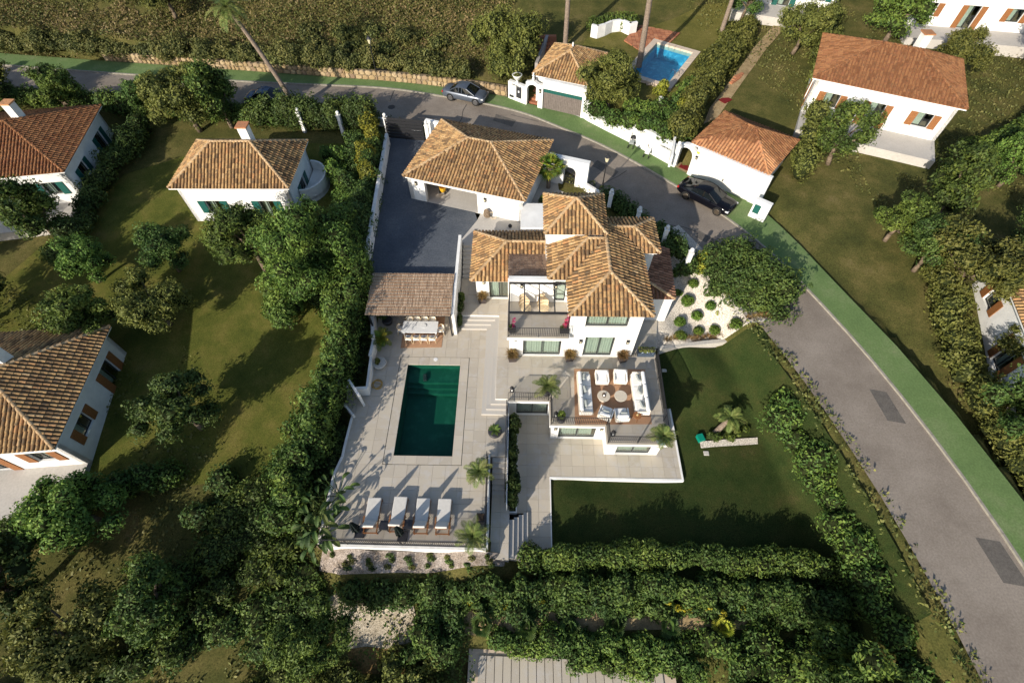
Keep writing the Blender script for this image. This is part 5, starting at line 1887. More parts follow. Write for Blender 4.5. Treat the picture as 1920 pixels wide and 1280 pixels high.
# rattan chairs on the balcony
for px_, py_, rz, l in ((985, 575, R(-150), 'pale rattan lounge chair under the left part of the steel pergola'), (1019, 575, R(-160), 'pale rattan lounge chair under the right part of the steel pergola')):
    c = at(px_, py_, ZB + .4)
    t = root('rattan_chair', l, 'chair', (c.x, c.y, ZB + .022), rz, 'rattan chairs on the balcony')
    b = MB()
    prof = []
    for j in range(9):
        v = j / 8
        prof.append([(.42 * (1 - .55 * max(0, v - .45)) * math.sin(u) * (.72 + .28 * math.sin(math.pi * min(1, v * 1.3))), -.15 - .42 * v + .2 * (math.cos(u) ** 2) * 0 + .18 * (abs(math.sin(u)) ** 2) * (1 - v * .5), .35 + .75 * v) for u in np.linspace(-math.pi / 2, math.pi / 2, 11)])
    b.add([p for r_ in prof for p in r_], [(j * 11 + i, j * 11 + i + 1, (j + 1) * 11 + i + 1, (j + 1) * 11 + i) for j in range(8) for i in range(10)])
    b.build('shell', M_RATTAN, t)
    for j in range(0, 9, 2):
        MB().path([Vector(p) + Vector((0, .01, 0)) for p in prof[j]], .014, 5).build('weave_band', M_TEAK, t)
    MB().lathe([(.3, .30), (.36, .34), (.34, .38), (.2, .39)], (0, .05, 0), 16, 1.05, 1.0).build('seat', M_RATTAN, t)
    for k in range(4):
        a = k * math.pi / 2 + .78
        MB().tube((.36 * math.cos(a), .05 + .36 * math.sin(a), 0), (.25 * math.cos(a), .05 + .25 * math.sin(a), .32), .018, n=6).build('leg', M_RATTAN, t)

# ------------------------------------------------------------------ loungers, parasols, side boxes
def lounger():
    t = root('sun_lounger', '', 'sun lounger', (0, 0, 0), 0, 'teak sun loungers in a row')
    W, Ln = .80, 2.0
    fr = MB()
    for s in (-1, 1):
        fr.box((s * (W / 2 - .03), 0, .24), (.06, Ln, .09))
    for y in (-Ln / 2 + .03, -.1, Ln / 2 - .03):
        fr.box((0, y, .235), (W - .122, .06, .07))
    fr.build('frame', M_TEAK, t)
    for s in (-1, 1):
        for y in (-Ln / 2 + .05, Ln / 2 - .08):
            MB().box((s * (W / 2 - .03), y, .097), (.07, .07, .194)).build('leg', M_TEAK, t)
        MB().box((s * (W / 2 + .03), -.38, .44), (.07, .62, .04)).build('armrest', M_TEAK, t)
        for y in (-.66, -.12):
            MB().box((s * (W / 2 + .035), y, .31), (.05, .05, .22)).build('arm_post', M_TEAK, t)
    MB().rbox((0, .34, .36), (W - .02, 1.34, .14), .05).build('seat_pad', M_LOUNGE, t)
    tl = Matrix.Rotation(R(-52), 3, 'X')
    MB().rbox((0, -.56, .66), (W - .12, .80, .13), .05, 0, tl).build('back_pad', M_LOUNGE, t)
    MB().box((0, -.63, .62), (W - .16, .76, .03), 0, tl).build('backrest', M_TEAK, t)
    return t


lg0 = lounger()
for i, (fx0, fx1, fy, bx0, bx1, by) in enumerate(((687, 719, 933, 677.5, 709, 999), (737.5, 766, 932, 727, 757, 996), (781, 808, 935, 773, 803, 999), (821, 848, 936, 814, 844, 1000))):
    a = at((fx0 + fx1) / 2, fy, .4)
    b = at((bx0 + bx1) / 2, by, .25)
    o = lg0 if i == 0 else copy_tree(lg0)
    d = a - b
    c = (a + b) / 2
    o.location = (c.x, c.y, 0.002)
    o.rotation_euler = (0, 0, math.atan2(d.y, d.x) - math.pi / 2)
    o['label'] = ['teak sun lounger with pale pad beside the left black parasol', 'teak sun lounger with pale pad between the two black parasols', 'teak sun lounger with pale pad just right of the second parasol', 'teak sun lounger with pale pad nearest the potted palms'][i]
for px_, py_, l in ((675, 999, 'closed black parasol left of the row of loungers'), (755, 1006, 'closed black parasol behind the second and third lounger')):
    c = at(px_, py_, 0)
    t = root('parasol', l, 'parasol', (c.x, c.y, 0.002), 0, 'closed black parasols')
    MB().box((0, 0, .04), (.55, .55, .08)).build('base', M_DARKPOT, t)
    MB().tube((0, 0, .08), (0, 0, 2.15), .025, n=8).build('pole', M_IRON, t)
    n = 24
    b = MB()
    prof = [(.17, .75), (.20, .9), (.17, 1.3), (.12, 1.8), (.05, 2.1)]
    vs = []
    for r_, z in prof:
        for i in range(n):
            a = 2 * math.pi * i / n
            rr = r_ * (1 + .28 * (i % 3 == 0) - .18 * (i % 3 == 1))
            vs.append((rr * math.cos(a), rr * math.sin(a), z))
    b.add(vs, [(j * n + i, j * n + (i + 1) % n, (j + 1) * n + (i + 1) % n, (j + 1) * n + i) for j in range(4) for i in range(n)] + [tuple(range(4 * n, 5 * n)), tuple(range(n - 1, -1, -1))])
    b.build('canopy', mat('black_canvas', (.012, .018, .016), .9, .1), t)
    MB().tube((0, 0, 1.25), (0, 0, 1.31), .19, .19, 12).build('strap', M_IRON, t)
for px_, py_, l in ((720, 984, 'low black side table between the first two loungers'), (765, 982, 'low black side table between the second and third lounger')):
    c = at(px_, py_, .4)
    t = root('lounger_table', l, 'side table', (c.x, c.y, 0.002), R(-4), 'black side tables between loungers')
    MB().rbox((0, 0, .38), (.52, .52, .05), .015).build('tabletop', M_DARKPOT, t)
    for sx in (-1, 1):
        for sy in (-1, 1):
            MB().box((sx * .22, sy * .22, .178), (.05, .05, .354)).build('leg', M_DARKPOT, t)
    MB().box((0, 0, .12), (.42, .42, .03)).build('shelf', M_DARKPOT, t)
# hose coil
c = at(707.5, 721, 0)
hp = []
for k in range(150):
    a = k * .25
    r_ = .33 + .06 * math.sin(k * .37)
    hp.append((c.x + r_ * math.cos(a), c.y + r_ * math.sin(a), .03 + .012 * (k // 25)))
b = MB().path(hp, .02, 5)
b.path([hp[0], (c.x - .45, c.y + .15, .03), (c.x - .62, c.y + .35, .3), (c.x - .66, c.y + .38, .55)], .018, 5)
tag(b.build('garden_hose', M_HOSE, None, True), 'coiled ochre garden hose on the terrace by the white wall', 'hose')


# ------------------------------------------------------------------ foliage
def _noise_fn(seed):
    r = np.random.default_rng(seed)
    ks = r.normal(0, 1, (7, 3))
    ks = ks / np.linalg.norm(ks, axis=1)[:, None] * r.uniform(1.2, 5.5, (7, 1))
    ph = r.uniform(0, 6.28, 7)
    return lambda p: np.sin(p @ ks.T + ph).mean(1) * 2.0


def cube_sphere(n=4):
    g = np.linspace(-1, 1, n + 1)
    vs, fs = [], []
    for ax in range(3):
        for sgn in (-1, 1):
            b = len(vs)
            for i in g:
                for j in g:
                    p = [0, 0, 0]
                    p[ax] = sgn
                    p[(ax + 1) % 3] = i * sgn
                    p[(ax + 2) % 3] = j
                    l = math.sqrt(sum(v * v for v in p))
                    vs.append([v / l for v in p])
            for i in range(n):
                for j in range(n):
                    a = b + i * (n + 1) + j
                    fs.append([a, a + n + 1, a + n + 2, a + 1])
    return np.array(vs), np.array(fs)


CSV, CSF = cube_sphere()


def foliage(blobs, density=80, size=0.18, seed=0, shell=0.32, lump=0.22, core=0.74, aspect=0.55, droop=0.0, under=0.35, up=0.0):
    """leaf quads through the outer layer of overlapping ellipsoids -> (verts, faces, material index)"""
    r = np.random.default_rng(seed + 100)
    nf = _noise_fn(seed)
    B = np.array(blobs, float)
    P, D, S = [], [], []
    for k, (cx, cy, cz, rx, ry, rz) in enumerate(B):
        a = 4 * math.pi * (((rx * ry) ** 1.6 + (rx * rz) ** 1.6 + (ry * rz) ** 1.6) / 3) ** (1 / 1.6)
        n = int(a * density)
        d = r.normal(0, 1, (n, 3))
        d /= np.linalg.norm(d, axis=1)[:, None] + 1e-9
        d = d[(d[:, 2] > -0.25) | (r.uniform(0, 1, n) < under)]
        n = len(d)
        c = np.array([cx, cy, cz])
        q = c + d * [rx, ry, rz]
        rad = (1 - shell * r.uniform(0, 1, n) ** 1.6) * (1 + lump * nf(q * 1.0) + lump * .5 * nf(q * 2.3))
        p = c + d * np.array([rx, ry, rz]) * rad[:, None]
        ok = np.ones(n, bool)
        for j in range(len(B)):
            if j != k:
                e = (p - B[j, :3]) / B[j, 3:]
                ok &= (e ** 2).sum(1) > 0.50
        nn = d / np.array([rx, ry, rz])
        nn /= np.linalg.norm(nn, axis=1)[:, None]
        P.append(p[ok])
        D.append(nn[ok])
    P, D = np.concatenate(P), np.concatenate(D)
    n = len(P)
    N = D + r.normal(0, 0.62, (n, 3)) + np.array([0, 0, up])
    N /= np.linalg.norm(N, axis=1)[:, None] + 1e-9
    T = r.normal(0, 1, (n, 3)) + np.array([0, 0, -droop * 2.5])
    T -= N * (T * N).sum(1)[:, None]
    T /= np.linalg.norm(T, axis=1)[:, None] + 1e-9
    W = np.cross(N, T)
    s = size * r.uniform(0.6, 1.45, n)[:, None]
    h = T * s * 0.5
    w = W * s * 0.5 * aspect
    b = N * s * 0.12
    w = w * r.uniform(.55, 1.3, n)[:, None]
    V4 = np.stack([P - h, P + w * 1.0 + b, P + h * r.uniform(.7, 1.5, n)[:, None], P - w + b], 1).reshape(-1, 3)
    F = np.arange(n * 4)
    mi = np.zeros(n, np.int32)
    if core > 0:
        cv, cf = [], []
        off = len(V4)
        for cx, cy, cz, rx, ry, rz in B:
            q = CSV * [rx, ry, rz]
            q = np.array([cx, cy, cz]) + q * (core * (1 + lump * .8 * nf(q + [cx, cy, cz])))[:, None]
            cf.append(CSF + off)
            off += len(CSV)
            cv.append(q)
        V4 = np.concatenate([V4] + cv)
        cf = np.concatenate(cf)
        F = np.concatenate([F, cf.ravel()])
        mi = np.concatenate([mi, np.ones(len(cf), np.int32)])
    return V4, F, mi


def leaf_object(name, blobs, material, parent=None, offset=(0, 0, 0), **kw):
    V4, F, mi = foliage(blobs, **kw)
    V4 = V4 - np.array(offset)
    me = npmesh(name, V4, F, 4)
    me.materials.append(material)
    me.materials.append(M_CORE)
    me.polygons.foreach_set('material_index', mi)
    o = bpy.data.objects.new(name, me)
    COL.objects.link(o)
    if parent:
        o.parent = parent
    return o


def bush(name, label, cat, blobs, material, group=None, **kw):
    """hedge or shrub as one mesh, its origin at its base"""
    cx = sum(b[0] for b in blobs) / len(blobs)
    cy = sum(b[1] for b in blobs) / len(blobs)
    cz = min(b[2] - b[5] for b in blobs)
    o = leaf_object(name, blobs, material, None, (cx, cy, cz), **kw)
    o.location = (cx, cy, cz)
    return tag(o, label, cat, group)


def tree(label, base, blobs, material, trunk_r=0.16, limbs=5, group=None, name='tree', bark=None, **kw):
    t = root(name, label, 'tree', base, 0, group)
    base = Vector(base)
    bl = [(b[0] - base.x, b[1] - base.y, b[2] - base.z, b[3], b[4], b[5]) for b in blobs]
    top = Vector((sum(b[0] for b in bl) / len(bl), sum(b[1] for b in bl) / len(bl), sum(b[2] for b in bl) / len(bl)))
    mb = MB()
    fork = top * .5
    mb.path([(0, 0, 0), fork * .5 + Vector((.08, -.05, 0)), fork], [trunk_r * 1.25, trunk_r, trunk_r * .8], 9)
    rr = random.Random(len(label))
    sel = bl if len(bl) <= limbs else rr.sample(bl, limbs)
    for b in sel:
        e = Vector(b[:3])
        mid = fork.lerp(e, .5) + Vector((rr.uniform(-.2, .2), rr.uniform(-.2, .2), .15))
        mb.path([fork, mid, e], [trunk_r * .6, trunk_r * .4, trunk_r * .15], 6)
    mb.build('trunk', bark or M_BARK, t, True)
    leaf_object('crown', bl, material, t, **kw)
    return t


def cluster(c, R3, n, r0, r1, seed, flat=1.0):
    """small blobs spread through an ellipsoid"""
    r = random.Random(seed)
    out = []
    for i in range(n):
        while True:
            p = [r.uniform(-1, 1) for _ in range(3)]
            if sum(v * v for v in p) <= 1:
                break
        s = r.uniform(r0, r1)
        out.append((c[0] + p[0] * R3[0], c[1] + p[1] * R3[1], c[2] + p[2] * R3[2], s, s, s * flat))
    return out


def row(pts, r, h, zf=None, step=1.0, jit=0.18, seed=0, zr=None):
    """blobs along a polyline; h: height above ground"""
    rr = random.Random(seed)
    out = []
    for a, b in zip(pts[:-1], pts[1:]):
        L = math.hypot(b[0] - a[0], b[1] - a[1])
        n = max(1, int(L / step))
        for k in range(n):
            x, y = a[0] + (b[0] - a[0]) * (k + .5) / n, a[1] + (b[1] - a[1]) * (k + .5) / n
            z = zf if zf is not None else th(x, y)
            hh = h * rr.uniform(1 - jit, 1 + jit)
            q = r * rr.uniform(1 - jit, 1 + jit)
            out.append((x + rr.uniform(-jit, jit), y + rr.uniform(-jit, jit), z + hh * .5, q, q, hh * .55))
    return out


def scatter(name, poly, material, density, size, seed, hmax=0.4, thr=-0.2, nscale=0.5, label=None, up=0.6, zf=None, cover=1.0):
    """low scrub leaves over a patch of ground, in clumps: stuff"""
    r = np.random.default_rng(seed)
    x0, x1 = min(p[0] for p in poly), max(p[0] for p in poly)
    y0, y1 = min(p[1] for p in poly), max(p[1] for p in poly)
    n = int((x1 - x0) * (y1 - y0) * density)
    x, y = r.uniform(x0, x1, n), r.uniform(y0, y1, n)
    ok = inside(x, y, poly)
    x, y = x[ok], y[ok]
    nf = _noise_fn(seed + 5)
    v = nf(np.stack([x * nscale, y * nscale, x * 0], 1)) + .5 * nf(np.stack([x * nscale * 2.7, y * nscale * 2.7, x * 0 + 3], 1))
    ok = (v > thr) & (r.uniform(0, 1, len(x)) < cover)
    x, y, v = x[ok], y[ok], v[ok]
    z = (terrain(x, y) if zf is None else np.full(x.shape, zf)) + r.uniform(0, 1, len(x)) * hmax * np.clip(.25 + (v - thr) * .9, .1, 1)
    n = len(x)
    P = np.stack([x, y, z], 1)
    N = r.normal(0, .7, (n, 3)) + [0, 0, up]
    N /= np.linalg.norm(N, axis=1)[:, None]
    T = r.normal(0, 1, (n, 3))
    T -= N * (T * N).sum(1)[:, None]
    T /= np.linalg.norm(T, axis=1)[:, None]
    W = np.cross(N, T)
    s = size * r.uniform(.5, 1.5, n)[:, None]
    V4 = np.stack([P - T * s * .5, P + W * s * .3, P + T * s * .5, P - W * s * .3], 1).reshape(-1, 3)
    me = npmesh(name, V4, np.arange(n * 4), 4)
    return tag(link(name, me, material), label, None, None, 'stuff')


def frond(mb, base, az, elev, L, droop, n=14, leaf=0.35, lw=0.035, vee=0.5, rach=0.02):
    """feather palm leaf: arched midrib with leaflets in a V"""
    p = Vector(base)
    e = elev
    pts = [p.copy()]
    for i in range(n):
        e -= droop / n
        p = p + Vector((math.cos(az) * math.cos(e), math.sin(az) * math.cos(e), math.sin(e))) * (L / n)
        pts.append(p.copy())
    mb.path(pts, [rach * (1 - .8 * i / n) for i in range(n + 1)], 3)
    side = Vector((-math.sin(az), math.cos(az), 0))
    for i in range(1, n + 1):
        t = i / n
        d = (pts[i] - pts[i - 1]).normalized()
        ll = leaf * (math.sin(math.pi * min(1, .18 + .82 * t)) ** .7 * .9 + .1)
        for s in (-1, 1):
            for q in (0, .5):
                o = pts[i - 1].lerp(pts[i], q)
                dirn = (side * s * .8 + d * .65 + Vector((0, 0, vee * random.uniform(.3, 1)))).normalized()
                tip = o + dirn * ll + Vector((0, 0, -ll * .22))
                w = d * lw
                m = o.lerp(tip, .5) + Vector((0, 0, ll * .05))
                mb.add([o - w * .4, m - w, tip, m + w, o + w * .4], [(0, 1, 2, 3, 4)])


def palm(label, base, h, lean, nf, L, droop, material, group=None, trunk_r=0.14, leaf=0.4, seed=1, name='palm', boot=False, e0=1.25, e1=-.35, n=13, lw=.035):
    random.seed(seed)
    t = root(name, label, 'palm', base, 0, group)
    mb = MB()
    k = max(3, int(h / .5))
    pts = [Vector((lean[0] * (i / k) ** 1.3, lean[1] * (i / k) ** 1.3, h * i / k)) for i in range(k + 1)]
    for i in range(k):
        mb.tube(pts[i], pts[i + 1], trunk_r * (1.25 - .3 * i / k) * 1.03, trunk_r * (1.22 - .3 * (i + 1) / k) * .96, 10, i == k - 1)
    mb.build('trunk', M_PALMBARK, t, True)
    top = pts[-1]
    for i in range(nf):
        az = i * 2.399 + random.uniform(-.2, .2)
        f = i / max(1, nf - 1)
        m = MB()
        frond(m, top, az, e0 + (e1 - e0) * f + random.uniform(-.1, .1), L * random.uniform(.85, 1.1) * (.75 + .25 * f), droop * random.uniform(.8, 1.2), n, leaf, lw)
        m.build('frond', material, t)
    return t


def fan_palm(label, base, h, nl, material, rad=0.62, stalk=0.8, seed=2, group=None, trunk_r=.16, cat='palm', lean=(0, 0)):
    random.seed(seed)
    t = root('fan_palm', label, cat, base, 0, group)
    mb = MB()
    k = max(3, int(h / .5))
    pts = [Vector((lean[0] * i / k, lean[1] * i / k, h * i / k)) for i in range(k + 1)]
    for i in range(k):
        mb.tube(pts[i], pts[i + 1], trunk_r * 1.05, trunk_r * .95, 9, i == k - 1)
    mb.build('trunk', M_PALMBARK, t, True)
    top = pts[-1]
    for i in range(nl):
        az = i * 2.399
        e = 1.3 - 1.9 * (i / nl) + random.uniform(-.1, .1)
        d = Vector((math.cos(az) * math.cos(e), math.sin(az) * math.cos(e), math.sin(e)))
        m = MB()
        q = top + d * stalk * random.uniform(.75, 1.1)
        m.path([top, top.lerp(q, .5) + Vector((0, 0, .04)), q], .014, 4)
        sd = Vector((-math.sin(az), math.cos(az), 0))
        upv = sd.cross(d).normalized() * (-1 if sd.cross(d).z < 0 else 1)
        ns = 13
        for j in range(ns):
            a = -1.75 + 3.5 * j / (ns - 1)
            dr = (d * math.cos(a) + sd * math.sin(a) + upv * .18).normalized()
            L = rad * (1 - .18 * abs(a) / 1.75)
            tip = q + dr * L + Vector((0, 0, -.12 * L))
            w = dr.cross(upv).normalized() * .055
            mid = q + dr * L * .55
            m.add([q, mid - w, tip, mid + w], [(0, 1, 2, 3)])
        m.build('leaf', material, t)
    return t


def tuft(label, cat, base, n, L, material, name='grass_tuft', group=None, spread=1.0, w=.018, seed=1, parent=None, part=None, lift=0.0):
    """arching blades; as a thing, or as a part when parent is given"""
    rr = random.Random(seed)
    mb = MB()
    for i in range(n):
        az = rr.uniform(0, 6.283)
        e = rr.uniform(.35, 1.45)
        ll = L * rr.uniform(.6, 1.1)
        d = Vector((math.cos(az), math.sin(az), 0))
        o = Vector((d.x * rr.uniform(0, .1), d.y * rr.uniform(0, .1), lift))
        p1 = o + d * ll * .5 * math.cos(e) * spread + Vector((0, 0, ll * .55 * math.sin(e)))
        p2 = o + d * ll * (math.cos(e) * .8 + .25) * spread + Vector((0, 0, ll * (.75 * math.sin(e) - .05)))
        sd = Vector((-d.y, d.x, 0)) * w
        mb.add([o - sd, o + sd, p1 + sd, p1 - sd], [(0, 1, 2, 3)])
        mb.add([p1 - sd, p1 + sd, p2], [(0, 1, 2)])
    if parent:
        return mb.build(part or 'blades', material, parent)
    o = mb.build(name, material)
    o.location = base
    return tag(o, label, cat, group)


def Bl(px_, py_, z, rx, ry=None, rz=None):
    c = G(px_, py_, z)
    return (c.x, c.y, z, rx, ry or rx, rz or rx)


def pot(parent, prof, m, soil_r, soil_z, n=24, soilm=None):
    p = MB().lathe(prof, (0, 0, 0), n).build('pot', m, parent, n > 8)
    MB().lathe([(soil_r, soil_z - .02), (soil_r, soil_z)], (0, 0, 0), n).build('soil', soilm or M_SOIL, parent)
    return p


# ---- potted plants
for i, (px_, py_, z, l) in enumerate(((905, 563, ZU, 'bronze grass in a square dark pot by the wing door'), (961, 672, ZU, 'bronze grass in a square dark pot at the left end of the villa front'),
                                      (1067, 671, ZU, 'bronze grass in a square dark pot between the two sliding doors'), (1166, 673, ZU, 'bronze grass in a square dark pot at the right end of the villa front'))):
    c = at(px_, py_, z + .1)
    t = root('potted_grass', l, 'potted plant', (c.x, c.y, z), R(4 * i), 'bronze grasses in square pots')
    b = MB().add([(-.24, -.24, 0), (.24, -.24, 0), (.24, .24, 0), (-.24, .24, 0), (-.3, -.3, .5), (.3, -.3, .5), (.3, .3, .5), (-.3, .3, .5)], [(3, 2, 1, 0), (4, 5, 6, 7), (0, 1, 5, 4), (1, 2, 6, 5), (2, 3, 7, 6), (3, 0, 4, 7)])
    b.build('pot', mat('brown_pot', (.05, .04, .038), .6, .3), t)
    tuft('', '', None, 260, .78, L_BRONZE, parent=t, part='grass', seed=i, lift=.48, w=.017, spread=.85)
lp0 = (('potted_palm', 1025, 735, ZU, 'feathery palm in a dark pot at the back corner of the stepped railing', M_DARKPOT, 1.25, 15, L_PALM, .5),
       ('potted_palm', 1240, 826, ZU, 'feathery palm in a glazed blue pot at the outer terrace corner', M_BLUEPOT, 1.1, 20, L_PALM, .4),
       ('potted_palm', 899, 893, 0.0, 'feathery palm in a pale pot beside the landing stairs', M_STONEPOT, 1.15, 18, L_PALM, .45),
       ('potted_palm', 888, 1012, 0.0, 'feathery palm in a grey pot at the front corner of the lounger terrace', M_BLUEPOT, 1.3, 20, L_PALM, .5),
       ('potted_palm', 716, 643, 0.0, 'dark feathery palm in a pot by the white dining terrace wall', M_DARKPOT, 1.1, 16, L_FAN, .3))
for i, (nm, px_, py_, z, l, pm, L, nf, lm, h) in enumerate(lp0):
    c = at(px_, py_, z + .2)
    t = palm(l, (c.x, c.y, z), h + .45, (random.uniform(-.05, .05), .03), nf, L, 1.0, lm, 'palms in pots', .05, .34, 30 + i, 'potted_palm', e0=1.35, e1=.05, n=11, lw=.022)
    pot(t, [(.18, .0), (.3, .15), (.36, .35), (.33, .5), (.29, .5)], pm, .28, .47)
c = at(928, 810, 0.2)
t = root('bowl_planter', 'wide black bowl with white pebbles and a cycad near the steps', 'potted plant', (c.x, c.y, 0.002))
pot(t, [(.22, 0), (.36, .08), (.45, .25), (.44, .4), (.38, .41)], M_DARKPOT, .37, .38, 28, M_GRAVEL)
random.seed(5)
for k in range(12):
    m = MB()
    frond(m, (.0, 0.05, .4), k * 2.4, .95 - .05 * k, .5, .7, 8, .13, .02)
    m.build('frond', L_DARK, t)
c = at(1052, 785, ZU + .2)
t = root('potted_shrub', 'small bright green shrub in a round dark pot at the railing', 'potted plant', (c.x, c.y, ZU), 0, None)
pot(t, [(.2, 0), (.3, .15), (.3, .35), (.26, .36)], M_DARKPOT, .25, .33)
leaf_object('foliage', [(0, 0, .75, .24, .24, .42)], L_BOX, t, density=420, size=.11, seed=4)
c = at(712, 681, .2)
t = root('potted_succulent', 'succulent in a wide pale stone bowl by the white wall', 'potted plant', (c.x, c.y, .002))
pot(t, [(.3, 0), (.42, .08), (.5, .25), (.48, .34), (.42, .34)], M_STONEPOT, .41, .32, 28, M_GRAVEL)
leaf_object('foliage', [(-.1, .05, .5, .2, .2, .25), (-.12, -.12, .45, .15, .15, .18)], L_OLIVE, t, density=350, size=.12, seed=5)
c = at(727, 603, .2)
t = root('potted_shrub', 'dark leafy shrub in a round black pot under the pergola edge', 'potted plant', (c.x, c.y, .002))
pot(t, [(.22, 0), (.34, .12), (.4, .35), (.36, .5), (.32, .5)], M_DARKPOT, .31, .46)
leaf_object('foliage', [(-.2, .15, .9, .42, .42, .42)], L_DARK, t, density=260, size=.15, seed=6)
# bougainvillea on the balcony, planters
for px_, py_, l, s in ((1058, 619, 'magenta bougainvillea in a dark box at the right end of the balcony', 1), (961, 618, 'small magenta bougainvillea in a box at the left end of the balcony', .7)):
    c = at(px_, py_, ZB + .2)
    t = root('bougainvillea', l, 'potted plant', (c.x, c.y, ZB + .022), 0, 'bougainvilleas on the balcony')
    MB().box((0, 0, .2), (.5 * s + .1, .3, .4)).build('pot', M_DARKPOT, t)
    mb = MB()
    mb.path([(0, 0, .4), (.05, .05, .9), (.12 * s, .1, 1.5 * s)], .02, 5)
    mb.build('stem', M_BARK, t)
    leaf_object('flowers', [(.02, 0, .75 * s, .17 * s, .15, .25 * s), (.1 * s, .05, 1.15 * s, .13 * s, .12, .25 * s), (.18 * s, .1, 1.5 * s, .1, .1, .2)], M_ROSE, t, density=330, size=.09, seed=8, core=0)
    leaf_object('foliage', [(-.15 * s, -.02, .55, .16, .14, .16)], L_BOX, t, density=330, size=.09, seed=9, core=.5)
c = at(1211, 660, ZU + .3)
t = root('planter_box', 'white and blue planter box with spiky green plants at the right side of the villa', 'planter', (c.x, c.y, ZU), 0)
MB().box((0, 0, .2), (1.15, .42, .4)).build('box', mat('dark_planter', (.05, .07, .1), .5), t)
leaf_object('foliage', [(-.35, 0, .6, .25, .2, .22), (0, 0, .62, .25, .2, .22), (.35, 0, .6, .25, .2, .22)], L_OLIVE, t, density=200, size=.16, seed=10)
leaf_object('flowers', [(-.3, -.15, .5, .18, .1, .1), (.1, -.15, .5, .18, .1, .1), (.4, -.15, .5, .12, .1, .1)], mat('pale_blue_flower', (.42, .50, .62), .8), t, density=150, size=.08, seed=11, core=0)
c = at(902, 972, 0.3)
t = root('black_planter', 'square black planter box at the railing near the last lounger', 'planter', (c.x, c.y, 0.002), 0)
MB().rbox((0, 0, .3), (.5, .5, .6), .02).build('box', M_DARKPOT, t)
MB().box((0, 0, .605), (.42, .42, .01)).build('soil', M_SOIL, t)
# climbing plants along the stair wall
bush('wall_shrub', 'leafy green shrub against the white stair wall at its upper end', 'shrub', [(-4.15, 24.1, 1.15, .28, .45, .55)], L_HEDGE, 'shrubs along the stair wall', density=170, size=.16, seed=12)
bush('wall_shrub', 'dark narrow shrub against the white stair wall near the terrace steps', 'shrub', [(-4.2, 23.2, .9, .22, .45, .4), (-4.2, 22.3, .6, .2, .5, .6)], L_DARK, 'shrubs along the stair wall', density=170, size=.14, seed=13)
# sunken court planting
bl = []
for k in range(9):
    bl.append((-.17 + .1 * math.sin(k), 9.6 + k * .66, -0.95 + .25 * math.sin(k * 2.1), .4 + .1 * math.sin(k * 1.7), .48, .95))
bush('court_shrubs', 'dense dark shrubs in the narrow bed of the sunken court', 'shrub', bl, L_DARK, density=120, size=.19, seed=14)
# dried plant tufts along the deck edge
# ------------------------------------------------------------------ lawns and gravel
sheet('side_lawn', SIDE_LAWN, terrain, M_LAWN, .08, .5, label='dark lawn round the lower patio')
sheet('gravel_garden', GRAVEL, lambda x, y: np.maximum(terrain(x, y), .06) + .06, M_GRAVEL, .09, .4, label='white gravel garden with clipped box balls')
mb = MB()
ln = smooth_line([(10.3, 20.08), (13, 20.5), (16, 20.9), (18.2, 21.2)], 1)
for a, b in zip(ln[:-1], ln[1:]):
    wall_run(mb, a, b, .3, -1.0, .38)
tag(mb.build('garden_curb', M_STONEPOT), 'low pale stone curb between gravel garden and lawn', 'curb')
balls = [(1300, 531, .33), (1289, 563, .42), (1333, 573, .33), (1307, 591, .34), (1275, 603, .34), (1310, 620, .32), (1340, 618, .34), (1380, 607, .38), (1277, 628, .36), (1264, 513, .3), (1271, 548, .26)]
where = ['top', 'under the big bush, wide and loose', 'right of the loose wide bush', 'centre of the gravel', 'leftmost of the upper row', 'in the lowest row, second from the left', 'in the lowest row, third from the left', 'in the lowest row at the far right', 'in the lowest row at the far left', 'in the shade below the hedge', 'small one at the corner of the red-brown roof']
for (px_, py_, r_), wv in zip(balls, where):
    c = gp(px_, py_ + 4)
    z = c.z
    c = at(px_, py_, z + r_)
    bush('box_ball', f'clipped green box ball in white gravel, {wv}', 'shrub', [(c.x, c.y, z + r_ * .85, r_ * 1.25, r_ * 1.2, r_)], L_BOX, 'clipped box balls in the gravel', density=420, size=.1, seed=int(px_), lump=.08)
# dry grasses along the curb
for k in range(16):
    px_ = 1262 + k * 9.6
    tx = 10.9 + k * .44
    c = Vector((tx, 20.75 + (tx - 10.3) * .14, 0))
    c.z = max(th(c.x, c.y), .06) + .1
    tuft('tuft of dry ornamental grass along the pale curb', 'grass tuft', (c.x, c.y, c.z), 60, .5, L_BRONZE, 'ornamental_grass', 'dry grasses along the curb', seed=k, w=.012)
# lower gravel strip with palm in the lawn
sheet('gravel_strip', GPX([(1310, 830), (1418, 822), (1418, 835), (1312, 843)]), terrain, M_GRAVEL, .17, .3, label='white gravel strip in the lawn')
c = gp(1311, 824)
gb = root('irrigation_box', 'small bright green plastic box on the lawn', 'box', (c.x, c.y, th(c.x, c.y)), R(15))
MB().rbox((0, 0, .16), (.42, .5, .32), .05).build('body', M_TEAL, gb)
MB().rbox((0, 0, .34), (.44, .52, .05), .02).build('lid', M_TEAL, gb)
c = gp(1322, 852)
tag(MB().rbox((c.x, c.y, th(c.x, c.y) + .12), (.34, .3, .08), .02).build('stepping_stone', M_STONEPOT), 'small square pale stone on the lawn below the gravel strip', 'stone')
c = gp(1244, 697)
tag(MB().rbox((c.x, c.y, th(c.x, c.y) + .12), (.34, .24, .1), .03).build('drain_box', M_STONEPOT), 'small pale box on the dark lawn below the terrace railing', 'box')
c = gp(1340, 812)
z = c.z
t = palm('young green palm with a swollen pale trunk on the lawn', (c.x, c.y, z), 1.3, (.75, .55), 11, 1.25, 1.1, L_PALM, None, .17, .36, 41, 'lawn_palm', e0=1.2, e1=.0, n=13, lw=.03)
